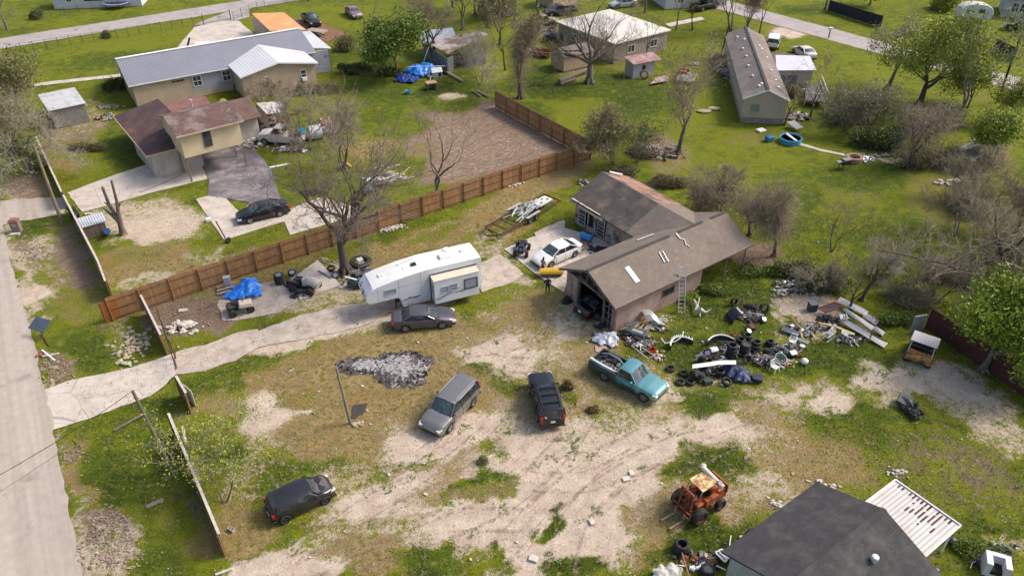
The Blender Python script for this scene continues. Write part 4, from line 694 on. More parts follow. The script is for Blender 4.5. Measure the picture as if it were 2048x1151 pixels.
def interp(pts, x):
 for (a, b), (c, d) in zip(pts, pts[1:]):
  if x <= c:
   t = (x-a)/(c-a) if c > a else 0; t = max(0, min(1, t)); return b+(d-b)*t
 return pts[-1][1]
def wheel(parent, x, y, r, w, rim, spokes=5, big=False, name='wheel'):
 s = 1 if y > 0 else -1; mb = MB(); mb.T = Matrix.Translation((x, y, r)) @ Matrix.Rotation(-math.pi/2*s, 4, 'X')
 h = w/2; mb.lathe([(r*.6, -h*.9), (r*.9, -h), (r, -h*.7), (r, h*.7), (r*.9, h), (r*.66, h*.95), (r*.62, h*.6), (r*.6, -h*.5)], 22, closed=True)
 o = mesh_obj(name, mb, tyre_m, parent, smooth=True)
 m2 = MB(); m2.T = mb.T; m2.lathe([(r*.62, h*.3), (r*.64, h*.8), (r*.58, h*.86), (r*.55, h*.3), (.02, h*.28)], 20)
 m2.m = 1; m2.lathe([(r*.18, h*.3), (r*.16, h*.75), (.02, h*.8)], 10)
 m2.m = 0
 for i in range(spokes): a = 2*math.pi*i/spokes; m2.box((math.cos(a)*r*.36, math.sin(a)*r*.36, h*.58), (r*.46, r*(.17 if spokes < 8 else .1), .035), rz=a)
 m2.m = 1; m2.lathe([(r*.56, h*.29), (r*.5, h*.33), (.05, h*.33)], 18)
 mesh_obj('rim', m2, [rim, rim_dark], o, smooth=True); return o
def vehicle(name, label, cat, loc, rz, P, pm, group=None, glass=None, rim=None, spokes=5, wheels=True):
 t = thing(name, label, cat, loc, rz, group); L, W, wb, r = P['L'], P['W'], P['wb'], P['r']; fa = P.get('fa', wb/2); ra = fa-wb
 xf, xr = P.get('xf', L/2), P.get('xf', L/2)-L; top = P['top']; sill = P.get('sill', .26); xe = P.get('body_end', xr)
 n = 46; rings = []; hw = W/2
 for i in range(n+1):
  x = xe+(xf-xe)*i/n; u = (x-(xf+xr)/2)/(L/2); zt = interp(top, x)
  e = 1-P.get('nose', .16)*abs(u)**5-(.04*(abs(u)**2)); endf = 0
  if u > .975: endf = (u-.975)/.025
  if u < -.975 and xe == xr: endf = (-u-.975)/.025
  w = hw*e*(1-.06*endf); zt -= .05*endf*endf; zl = sill+.07*endf
  for ax in (fa, ra):
   d = abs(x-ax); ar = r*1.16
   if d < ar: zl = max(zl, r+math.sqrt(ar*ar-d*d)*1.0)
  zl = min(zl, zt-.16); zm = max(zl+.02, sill+.22)
  half = [(w*.93, zl), (w*.985, max(zl+.01, min(zm, zt-.14))), (w, max(zl+.02, sill+(zt-sill)*.52)), (w*.985, zt-.13), (w*.95, zt-.045), (w*.86, zt), (w*.45, zt+P.get('crown', .035))]
  rings.append([(x, -y, z) for y, z in half]+[(x, y, z) for y, z in reversed(half)])
 b = MB(); b.loft(rings); body = mesh_obj('body', b, pm, t, smooth=38)
 b = MB(); b.box(((xe+xf)/2, 0, (sill+.42)/2+.02), ((xf-xe)*.93, W*.70, .42-sill+.25)); mesh_obj('underbody', b, black_pl, t)
 # glasshouse
 xA, xB, xC, xD = P['cab']; zb = P['belt']; H = P['H']; wbt = W*P.get('wbelt', .455); wtp = W*P.get('wtop', .375); hz = H-.05
 def ring(x0, x1, w, z, bul): return [(x0+.0, -w*.86, z), (x0+.12, -w, z), ((x0+x1)/2, -w*1.02, z), (x1-.16, -w, z), (x1, -w*.84, z), (x1+bul, 0, z), (x1, w*.84, z), (x1-.16, w, z), ((x0+x1)/2, w*1.02, z), (x0+.12, w, z), (x0, w*.86, z), (x0-bul*.6, 0, z)]
 def zbx(p): return (p[0], p[1], min(p[2], interp(top, p[0])+.0) if False else p[2])
 b = MB(); rr = [ring(xD+(xC-xD)*s, xA+(xB-xA)*s, wbt+(wtp-wbt)*s**1.25, zb-.06+(hz-zb+.06)*s, .10) for s in (0, .35, .7, 1)]
 b.loft(rr); gh = mesh_obj('windows', b, glass or car_glass, t, smooth=30)
 # windscreen on its own
 b = MB(); N = 6; vs = []
 for s in (.06, .5, .96):
  x = xA+(xB-xA)*s; w = (wbt+(wtp-wbt)*s**1.25)*.8; z = zb-.06+(hz-zb+.06)*s
  for j in range(N+1): q = -1+2*j/N; vs.append((x+.10*(1-q*q)+.012+.0*s, w*q, z+.01))
 b.add(vs, [(i*(N+1)+j, i*(N+1)+j+1, (i+1)*(N+1)+j+1, (i+1)*(N+1)+j) for i in range(2) for j in range(N)]); mesh_obj('windscreen', b, clear_glass, t, smooth=True)
 # roof
 b = MB(); rs = []
 m = 9
 for i in range(m+1):
  s = i/m; x = xC-.07+(xB+.09-xC+.07)*s; w = wtp*1.05*(1-.10*abs(2*s-1)**4); z = H-.05-P.get('rarc', .045)*abs(2*s-1)**2
  rs.append([(x, -w*.98, z-.03), (x, -w, z), (x, -w*.9, z+.035), (x, -w*.5, z+.055), (x, 0, z+.062), (x, w*.5, z+.055), (x, w*.9, z+.035), (x, w, z), (x, w*.98, z-.03)])
 b.loft(rs); mesh_obj('roof', b, pm, t, smooth=38)
 # pillars
 for sy in (-1, 1):
  b = MB(); A_ = (xA+.0, sy*wbt*.90, zb-.03); B_ = (xB+.02, sy*wtp*.94, hz); b.bar(A_, B_, .07, .05)
  Dm = (xD+.08, sy*wbt*.99, zb-.04); Cm = (xC+.02, sy*wtp*1.0, hz); b.bar(Dm, Cm, .12 if P.get('kind') != 'suv' else .14, .05)
  for px_ in P.get('pillars', []):
   x0 = px_; s0 = (wbt*1.02); b.bar((x0, sy*s0, zb-.03), (x0-.03, sy*wtp*1.03, hz), .07, .03)
  b.bar((xD+.1, sy*wbt*1.015, zb-.02), (xA-.1, sy*wbt*1.015, zb-.02), .03, .05)
  mesh_obj('pillar', b, P.get('pm') or pm, t)
 # lamps, grille, bumpers, plates
 zf = interp(top, xf-.15); zr_ = interp(top, xr+.1) if xe == xr else P.get('rail', .9); hs = P.get('lamp', (.34, .15))
 for sy in (-1, 1):
  b = MB(); b.box((xf-.14, sy*hw*.70, zf-.12), (.36, hs[0], hs[1]), rz=-sy*.38, ry=.25); mesh_obj('headlight', b, white_l, t, bevel=.02)
  b = MB(); ts_ = P.get('tail', (.16, .24)); b.box((xr+.09, sy*hw*.80, P.get('tailz', zr_-.22)), (.20, ts_[0], ts_[1]), rz=sy*.15); mesh_obj('taillight', b, red_l, t, bevel=.02)
  b = MB(); xm = xA-.28; b.box((xm, sy*(wbt*1.0+.13), zb+.06), (.13, .20, .14)); b.bar((xm+.02, sy*wbt*.98, zb), (xm, sy*(wbt+.1), zb+.03), .04); mesh_obj('mirror', b, pm if not P.get('dark_mirror') else black_pl, t, bevel=.03)
  for dx in P.get('doors', []): mesh_obj('door_seam', MB().box((dx, sy*hw*.995, sill+(zb-sill)*.5), (.014, .016, (zb-sill)*.75)), black_pl, t)
  for dx in P.get('handles', []):
   b = MB(); b.box((dx, sy*hw*1.0, zb-.2), (.18, .03, .035)); mesh_obj('door_handle', b, P.get('hm') or pm, t)
 b = MB(); b.box((xf-.035, 0, zf-.2), (.06, W*.46, P.get('grille', .16))); b.box((xf-.03, 0, sill+.13), (.07, W*.6, .14)); g_ = mesh_obj('grille', b, black_pl, t, bevel=.015)
 if P.get('chrome'):
  b = MB()
  for k in (-1, 0, 1): b.box((xf-.0, 0, zf-.2+k*.06), (.02, W*.42, .022))
  mesh_obj('grille_bar', b, rim_m, t)
 b = MB(); b.box((xf-.10, 0, sill+.06), (.26, W*.86, .10)); mesh_obj('front_bumper', b, P.get('bm') or black_pl, t, bevel=.03)
 b = MB(); b.box((xr+.06, 0, sill+.16), (.2, W*.88, .17)); mesh_obj('rear_bumper', b, P.get('bm') or black_pl, t, bevel=.03)
 b = MB(); b.box((xr-.045, 0, P.get('platez', sill+.3)), (.02, .32, .16)); mesh_obj('number_plate', b, white_pt, t)
 if wheels:
  for ax in (fa, ra):
   for sy in (-1, 1): wheel(t, ax, sy*(hw-.115), r, .23, rim or rim_m, spokes)
 return t
SEDAN = dict(L=4.88, W=1.86, wb=2.83, r=.335, top=[(-2.5, .90), (-2.3, 1.06), (-1.75, 1.08), (-1.3, 1.0), (1.0, .97), (1.25, .985), (2.05, .80), (2.38, .66), (2.5, .6)], cab=(1.18, .28, -.95, -2.0), belt=.97, H=1.44, pillars=[-.22], doors=[.85, -.2, -1.15], handles=[.0, -1.0], platez=.75, tailz=.86, tail=(.34, .14), sill=.22, crown=.03)
SUV = dict(L=4.85, W=1.98, wb=2.78, r=.375, kind='suv', top=[(-2.5, 1.08), (-2.3, 1.12), (1.2, 1.06), (1.35, 1.08), (2.1, .98), (2.38, .84), (2.5, .78)], cab=(1.15, .45, -2.15, -2.32), belt=1.1, H=1.78, pillars=[-.1, -1.15], doors=[.95, -.1, -1.15], handles=[.1, -.95], tailz=1.2, tail=(.2, .34), wtop=.40, wbelt=.47, sill=.3, nose=.10, platez=.85, rarc=.03)
def at_wheels(pr, pf, side, P, hw_in=0.0):
 """place by the ground points under the rear and front wheels of one side (side +1: those are its left wheels)"""
 a = G(*pr); b = G(*pf); d = (b-a).normalized(); n = Vector((-d.y, d.x, 0)); m = (a+b)/2; fa = P.get('fa', P['wb']/2); off = fa-P['wb']/2
 c = m-n*side*(P['W']/2-.06)-d*off; return (c.x, c.y, 0), math.atan2(d.y, d.x)
grey_p = paint('warm_grey', (.105, .105, .125)); silver_p = paint('silver_grey', (.21, .205, .195)); black_p = paint('black', (.010, .010, .012), .22, .2); white_p = paint('white', (.72, .72, .71), .35, 0)
teal_p = paint('teal', (.10, .28, .31), .3, .35, col2=(.36, .50, .49), c2=(.56, .7), c2s=.6); dteal = paint('dark_teal', (.035, .085, .09), .35, .4)
loc, rz = at_wheels((811, 664), (886, 657), -1, SEDAN)
s1 = vehicle('grey_sedan', 'shiny warm grey sedan parked beside the white camper trailer', 'car', loc, rz, SEDAN, grey_p, rim=rim_m)
P2 = dict(SEDAN, L=4.8, wb=2.75, top=[(-2.5, .86), (-2.3, .98), (-1.7, 1.0), (-1.3, .95), (1.0, .93), (1.25, .95), (2.05, .77), (2.4, .62)])
loc, rz = at_wheels((1151, 514), (1101, 536), 1, P2)
s2 = vehicle('white_sedan', 'white sedan parked on the concrete apron behind the garage', 'car', loc, rz, P2, white_p, rim=rim_m, spokes=8)
loc, rz = at_wheels((948, 811), (900, 864), 1, SUV)
s3 = vehicle('silver_suv', 'silver-grey seven-seat SUV facing lower left near the ash pile', 'SUV', loc, rz, dict(SUV, chrome=True), silver_p)
b = MB()
for y in (-.68, .68): b.tube([(-1.9, y, 1.80), (-1.8, y, 1.86), (.1, y, 1.86), (.25, y, 1.80)], .025, 6)
mesh_obj('roof_rail', b, rim_m, s3)
JP = dict(SUV, L=4.75, W=1.86, wb=2.75, top=[(-2.5, 1.1), (1.1, 1.08), (1.25, 1.12), (2.2, 1.08), (2.4, .98)], H=1.74, nose=.07, tail=(.16, .5), tailz=1.0, chrome=False)
hd = R(99.5); rg = G(1104, 857); loc = (rg.x+math.cos(hd)*2.2, rg.y+math.sin(hd)*2.2, 0)
s4 = vehicle('black_suv', 'black boxy SUV seen from behind with roof rack and glowing red tail lamps', 'SUV', loc, hd, dict(JP, dark_mirror=True), black_p, rim=rim_m)
b = MB()
for y in (-.6, .6): b.tube([(-2.0, y, 1.77), (-1.9, y, 1.84), (.2, y, 1.84), (.35, y, 1.76)], .035, 6)
for x in (-1.5, -.75, -.1): b.box((x, 0, 1.85), (.09, 1.2, .04))
mesh_obj('roof_rack', b, black_pl, s4)
b = MB(); b.box((.0, 0, 1.765), (.55, .8, .012)); mesh_obj('sunroof', b, car_glass, s4)
b = MB(); b.add([(-2.385, .55, 1.22), (-2.385, .42, 1.18), (-2.385, .40, 1.30), (-2.37, .47, 1.38), (-2.37, .56, 1.33)], [(0, 1, 2, 3, 4), (4, 3, 2, 1, 0)]); mesh_obj('sticker', b, white_pt, s4)
MN = dict(L=3.85, W=1.76, wb=2.5, r=.33, kind='suv', top=[(-2.0, .86), (-1.8, .98), (1.0, .96), (1.15, .98), (1.75, .86), (1.98, .66)], cab=(1.0, .55, -1.55, -1.78), belt=.98, H=1.44, pillars=[-.35], doors=[.75, -.45], handles=[-.2], tailz=.85, tail=(.14, .24), sill=.2, nose=.2, lamp=(.2, .14), wtop=.40, wbelt=.465)
loc, rz = at_wheels((572, 1046), (655, 1006), -1, MN)
s5 = vehicle('black_hatchback', 'small black hatchback with brown faded bonnet on the grass, bottom left', 'car', loc, rz, MN, paint('charcoal_black', (.022, .021, .024), .3, .2), rim=rim_dark)
b = MB(); b.add([(.98, -.60, 1.008), (1.7, -.52, .905), (1.7, .52, .905), (.98, .60, 1.008), (1.0, 0, 1.03), (1.72, 0, .935)], [(0, 1, 5, 4), (4, 5, 2, 3)]); mesh_obj('faded_bonnet', b, paint('faded_brown', (.12, .085, .075), .6, 0, var=.3, scale=6), s5)
b = MB(); b.box((-1.62, 0, 1.40), (.25, 1.15, .04)); mesh_obj('spoiler', b, black_pl, s5, bevel=.02)
# pickup with open bed
PK = dict(L=5.6, W=1.98, wb=3.3, r=.38, fa=1.75, xf=2.65, body_end=-.55, top=[(-.6, 1.08), (.9, 1.06), (1.1, 1.12), (1.75, 1.10), (2.4, 1.0), (2.66, .92)], cab=(.98, .42, -.38, -.5), belt=1.1, H=1.78, doors=[.8, -.4], handles=[-.2], tail=(.12, .3), tailz=.9, sill=.42, nose=.08, wbelt=.44, wtop=.38, platez=.6, chrome=False, grille=.26)
def pickup(name, label, loc, rz, pm, low=None, cat='pickup truck', P=PK, rim=None, load=True, wheels=True):
 t = vehicle(name, label, cat, loc, rz, P, pm, rim=rim, wheels=wheels); xr = P['xf']-P['L']; xe = P['body_end']; hw = P['W']/2; r = P['r']; ra = P['fa']-P['wb']
 for sy in (-1, 1):
  rings = []; n = 24
  for i in range(n+1):
   x = xr+(xe-xr)*i/n; zl = .45; d = abs(x-ra); ar = r*1.16
   if d < ar: zl = r+math.sqrt(ar*ar-d*d)
   zt = 1.12; zl = min(zl, .95); k = .96 if i < 1 else 1
   y1 = hw*k; y0 = hw-.16
   rings.append([(x, sy*y0, zl), (x, sy*y1*.97, zl), (x, sy*y1, max(.75, zl)), (x, sy*y1*.985, zt-.06), (x, sy*(y1-.05), zt), (x, sy*y0, zt)])
  b = MB(); b.loft(rings); mesh_obj('bed_side', b, low or pm, t, smooth=38)
 b = MB(); b.box(((xr+xe)/2, 0, .66), (xe-xr-.04, P['W']-.3, .06)); mesh_obj('bed_floor', b, M('bed_liner', (.03, .03, .032), .8, var=.3), t)
 b = MB(); b.box((xr+.04, 0, .85), (.07, P['W']-.34, .52)); mesh_obj('tailgate', b, low or pm, t, bevel=.015)
 b = MB(); b.box((xe+.03, 0, .95), (.05, P['W']-.34, .5)); mesh_obj('bed_front_wall', b, low or pm, t)
 b = MB(); b.box(((xr+xe)/2, 0, .56), (xe-xr-.3, P['W']*.55, .2)); mesh_obj('chassis', b, black_pl, t)
 return t
loc, rz = at_wheels((1208, 761), (1284, 802), -1, PK)
s6 = pickup('teal_pickup', 'teal pickup truck with its bed full of car parts', loc, rz, teal_p, dteal)
for sy in (-1, 1): mesh_obj('lower_door_panel', MB().box((.5, sy*1.0, .58), (1.1, .012, .26)), dteal, s6)
def place(lx, ly, lz, root): return Matrix.Translation(root.location) @ Euler(root.rotation_euler).to_matrix().to_4x4() @ Vector((lx, ly, lz))
def part_world(root, pts): return [place(*p, root) for p in pts]
o = mesh_obj('bumper_cover', MB().tube(part_world(s6, [(-2.9, -.72, 1.05), (-2.86, -.78, 1.28), (-2.5, -.80, 1.25), (-1.8, -.70, 1.1), (-1.0, -.55, .95), (-.75, -.35, .9)]), [.05, .09, .09, .08, .07, .04], 8), white_pt, smooth=True); tag(o, 'curved white bumper strip standing in the teal pickup bed', 'bumper')
o = mesh_obj('bumper_cover', MB().tube(part_world(s6, [(-2.75, .45, .98), (-2.2, .62, 1.12), (-1.4, .60, 1.1), (-.7, .40, .95)]), [.06, .11, .11, .06], 8), M('grey_plastic', (.16, .16, .17), .5), smooth=True); tag(o, 'curved dark grey bumper at the far side of the teal pickup bed', 'bumper')
b = MB(); rd = random.Random(8)
for i in range(22): p = part_world(s6, [(rd.uniform(-2.6, -.8), rd.uniform(-.5, .5), rd.uniform(.75, .95))])[0]; b.box(p, (rd.uniform(.1, .5), rd.uniform(.08, .3), rd.uniform(.05, .22)), rd.uniform(0, 3), rd.uniform(-.5, .5), rd.uniform(-.5, .5))
o = mesh_obj('engine_parts', b, M('greasy_metal', (.18, .17, .165), .6, .4, var=.5, scale=6)); tag(o, 'greasy engine and seat parts heaped in the teal pickup bed', 'car parts')
# car in the garage mouth, car on the stained drive
gl_ = gar.matrix_basis @ Vector((0, 0, 0)); c_ = Vector(gar.location)+Matrix.Rotation(TH, 3, 'Z') @ Vector((1.75, 3.3, 0))
s7 = vehicle('dark_sedan', 'black sedan backed into the dark garage with its tail sticking out', 'car', c_, TH, SEDAN, paint('black_maroon', (.014, .010, .012), .2, .2))
c_ = (G(482, 452)+G(560, 428))/2
s8 = vehicle('black_sedan', 'black sedan under the bare branches on the stained driveway, left', 'car', (c_.x+.1, c_.y+.7, 0), R(208), SEDAN, black_p)
# far vehicles
def far_car(name, label, px, deg, P, pm, cat='car', **k): return vehicle(name, label, cat, G(*px), R(deg), P, pm, **k)
p_ = G(624, 48); s9 = pickup('black_crew_pickup', 'dark pickup with black cab beside the orange carport', p_, R(-62), black_p, P=dict(PK, cab=(.98, .42, -.38, -.5)))
far_car('maroon_car', 'old maroon car with pink faded side under the bare trees, top middle', (708, 32), -62, dict(SEDAN, L=4.6), paint('faded_maroon', (.20, .10, .12), .5, 0, col2=(.45, .34, .36), c2s=.8))
far_car('white_suv', 'white SUV at the far end of the grey mobile home', (1545, 92), 70, SUV, white_p, 'SUV')
far_car('pink_white_car', 'faded white car parked behind the tarped porch', (1606, 112), 100, SEDAN, paint('pinkish_white', (.58, .50, .48), .5, 0))
far_car('silver_car', 'silver car at the top edge next to a black pickup', (1372, 10), 20, SEDAN, paint('silver', (.42, .42, .43), .35, .3))
pickup('black_pickup', 'black pickup parked at the top edge near the far road', G(1410, 18), R(35), black_p)
far_car('blue_grey_car', 'pale blue car nose at the top edge above the white roofed house', (1245, 14), 200, SEDAN, paint('pale_blue', (.38, .42, .46), .4, .2))
far_car('dark_parked_car', 'dark car partly hidden at the right edge by the lavender house', (2040, 62), 150, SUV, black_p)
rusty_p = paint('rusted_cream', (.27, .21, .15), .8, 0, var=.3, scale=3, col2=(.12, .055, .035), c2=(.48, .58), c2s=1.4)
pickup('rusty_pickup', 'rusty cream scrap pickup on the grass left of the white roofed house', G(1085, 52), R(18), rusty_p)
pickup('dark_scrap_pickup', 'dark scrap pickup with open bonnet behind the rusty cream one', G(1118, 30), R(200), paint('charred', (.03, .028, .028), .7, 0, var=.4))
rj = vehicle('scrap_jeep', 'dark wrecked jeep on the lawn between the rusty pickup and the tan shed', 'car', G(1110, 82), R(160), dict(SEDAN, L=3.9, wb=2.4), paint('charred', (0, 0, 0)))
def camper_trailer():
 hd = R(203.5); a = G(962, 514, 3.6); d = Vector((math.cos(hd), math.sin(hd), 0)); n = Vector((-d.y, d.x, 0))
 t = thing('camper_trailer', 'long white fifth-wheel camper trailer with slide-out, beside the grey sedan', 'camper trailer', (a.x-n.x*1.22, a.y-n.y*1.22, 0), hd); L = 9.6; W = 2.44; h = 1.22
 wm_ = M('camper_white', (.66, .67, .68), .45, 0, var=.05, scale=.6, col2=(.56, .56, .55), c2=(.55, .75), c2s=.8); rm_ = M('camper_roof', (.72, .71, .70), .6, var=.07, scale=.7, col2=(.58, .55, .52), c2=(.55, .75), c2s=.9)
 prof = [(0, .6), (0, 3.52), (.1, 3.6), (4.6, 3.6), (6.4, 3.42), (8.3, 3.1), (9.0, 2.9), (9.45, 2.5), (9.6, 2.1), (9.5, 1.75), (9.25, 1.6), (7.05, 1.6), (6.85, 1.35), (6.7, .6)]
 b = MB(); b.ext([(x, z) for x, z in prof], -h, h, 'y')
 mesh_obj('body', b, wm_, t, bevel=.06)
 b = MB(); rp = [(.02, 3.53), (.1, 3.61), (4.6, 3.61), (6.4, 3.43), (8.3, 3.11), (8.95, 2.92)]; b.loft([[(x, -h*1.0, z-.02), (x, -h*.96, z+.02), (x, -h*.5, z+.05), (x, 0, z+.06), (x, h*.5, z+.05), (x, h*.96, z+.02), (x, h, z-.02)] for x, z in rp]); mesh_obj('roof', b, rm_, t, smooth=30)
 b = MB(); b.ext([(.55, .72), (4.3, .72), (4.3, 2.95), (3.9 if 0 else 4.3, 2.95), (.55, 2.95)], h-.02, h+.85, 'y'); s_ = mesh_obj('slide_out', b, wm_, t, bevel=.03)
 b = MB(); b.slab([(4.34, h, 2.99), (4.34, h+.9, 2.96), (.5, h+.9, 2.96), (.5, h, 2.99)][::-1], .04); mesh_obj('slide_out_roof', b, M('yellowed_roof', (.60, .53, .42), .7, var=.1), s_)
 b = MB(); b.box((2.4, h+.02, 3.06), (4.0, .05, .07)); b.box((4.36, h+.015, 1.85), (.06, .05, 2.3)); mesh_obj('slide_out_seal', b, black_pl, s_)
 cw = M('camper_window', (.28, .31, .37), .25, var=.15, scale=4); fr = M('camper_window_frame', (.34, .37, .42), .5)
 window(s_, (1.25, h+.85, 2.0), (0, 1), 1.15, .95, 1, 1, M('dark_frame', (.05, .05, .055), .5), cw); window(s_, (3.45, h+.85, 1.95), (0, 1), .62, .62, 2, 1, fr, cw); window(s_, (2.72, h+.85, 1.98), (0, 1), .62, .66, 2, 1, fr, cw); window(s_, (4.3, h+.45, 2.0), (1, 0), .5, .85, 2, 1, fr, cw)
 window(t, (7.6, h, 2.35), (0, 1), .95, .5, 1, 1, fr, cw); window(t, (8.4, -h, 2.3), (0, -1), .9, .5, 1, 1, fr, cw); window(t, (3, -h, 2.2), (0, -1), 1.0, .6, 1, 1, fr, cw)
 b = MB(); st = M('charcoal_stripe', (.06, .06, .07), .5)
 def swoosh(pts, y, w):
  for (x0, z0), (x1, z1) in zip(pts, pts[1:]): b.bar((x0, y, z0), (x1, y, z1), .012, w)
 swoosh([(4.2, 1.2), (3.6, 1.35), (2.9, 1.62), (2.2, 1.82)], h+.858, .05); swoosh([(4.1, 1.08), (3.4, 1.32), (2.8, 1.5)], h+.858, .035); swoosh([(2.6, 1.42), (1.9, 1.55), (.8, 1.62)], h+.858, .06); swoosh([(2.2, 1.38), (1.5, 1.45), (.7, 1.5)], h+.858, .035)
 swoosh([(6.6, 1.25), (6.1, 1.33), (5.6, 1.32), (5.2, 1.35)], h+.006, .08); swoosh([(6.2, 1.45), (5.8, 1.28), (5.5, 1.25)], h+.006, .06); swoosh([(6.9, 1.20), (6.2, 1.28)], h+.006, .02)
 mesh_obj('body_stripes', b, st, t)
 b = MB(); b.bar((4.4, h+.004, 2.62), (9.2, h+.004, 2.62), .012, .02); [b.bar((x, h+.004, z0), (x, h+.004, z1), .012, .015) for x, z0, z1 in ((5.1, .6, 3.5), (6.9, 1.6, 3.3), (8.6, 1.7, 3.0))]; [b.bar(p, q, .012, .015) for p, q in (((5.3, h+.004, .75), (6.3, h+.004, .75)), ((5.3, h+.004, 1.1), (6.3, h+.004, 1.1)), ((5.3, h+.004, .75), (5.3, h+.004, 1.1)), ((6.3, h+.004, .75), (6.3, h+.004, 1.1)))]
 mesh_obj('panel_seams', b, M('seam_grey', (.30, .30, .31), .6), t)
 b = MB()
 for (x0, y0, z0), (x1, y1, z1) in (((9.5, .2, 2.45), (9.62, .5, 2.1)), ((9.55, .35, 2.35), (9.62, .1, 2.05)), ((9.58, .55, 2.1), (9.57, .8, 1.85)), ((9.35, -.6, 2.65), (9.55, -.5, 2.35))): b.bar((x0, y0, z0), (x1, y1, z1), .03, .09)
 mesh_obj('nose_decal', b, st, t)
 b = MB(); b.box((2.7, .1, 3.76), (1.05, .72, .24), tp=(.85, .85)); mesh_obj('air_conditioner', b, rm_, t, bevel=.05)
 b = MB(); b.lathe([(.32, 3.62), (.32, 3.72), (.05, 3.76)], 16); v = mesh_obj('roof_vent', b, rm_, t, smooth=True); v.location = (2.2, -.85, 0)
 for x, y, s in ((1.1, -.1, .38), (8.0, .0, .36)): b = MB(); z = interp([(p[0], p[1]) for p in rp], x); b.box((x, y, z+.1), (s, s, .12), ry=.02 if x < 5 else .17); mesh_obj('roof_hatch', b, white_pt, t, bevel=.02)
 b = MB(); z = interp(rp, 5.3); b.box((5.3, .1, z+.1), (.42, .42, .1), ry=.1); mesh_obj('skylight', b, car_glass, t, bevel=.02)
 b = MB(); b.box((6.0, .15, interp(rp, 6.0)+.07), (.42, .42, .04), ry=.1); mesh_obj('roof_patch', b, white_pt, t)
 b = MB(); b.bar((6.4, -.5, 3.52), (5.0, -.75, 3.66), .03); b.blob((6.4, -.5, 3.54), .07, 2); mesh_obj('antenna', b, alu_m, t)
 for x in (1.9, 2.75):
  for y in (-1.02, 1.02): wheel(t, x, y, .36, .22, rim_m, 5)
 b = MB(); b.ext([(1.2, .45), (3.6, .45), (3.5, .72), (1.3, .72)], -h+.08, h-.08, 'y'); b.box((4.5, 0, .5), (5, .2, .16)); mesh_obj('chassis', b, black_pl, t)
 b = MB(); b.bar((8.4, 0, 1.6), (8.5, 0, .95), .16); b.bar((7.2, -.9, 1.6), (7.2, -.9, .05), .09); b.bar((7.2, .9, 1.6), (7.2, .9, .05), .09); b.box((8.5, 0, .92), (.3, .3, .08)); mesh_obj('landing_leg', b, black_pl, t)
 b = MB(); b.box((-.12, .5, .75), (.2, .3, .25)); mesh_obj('rear_box', b, black_pl, t)
 return t
camper_trailer()
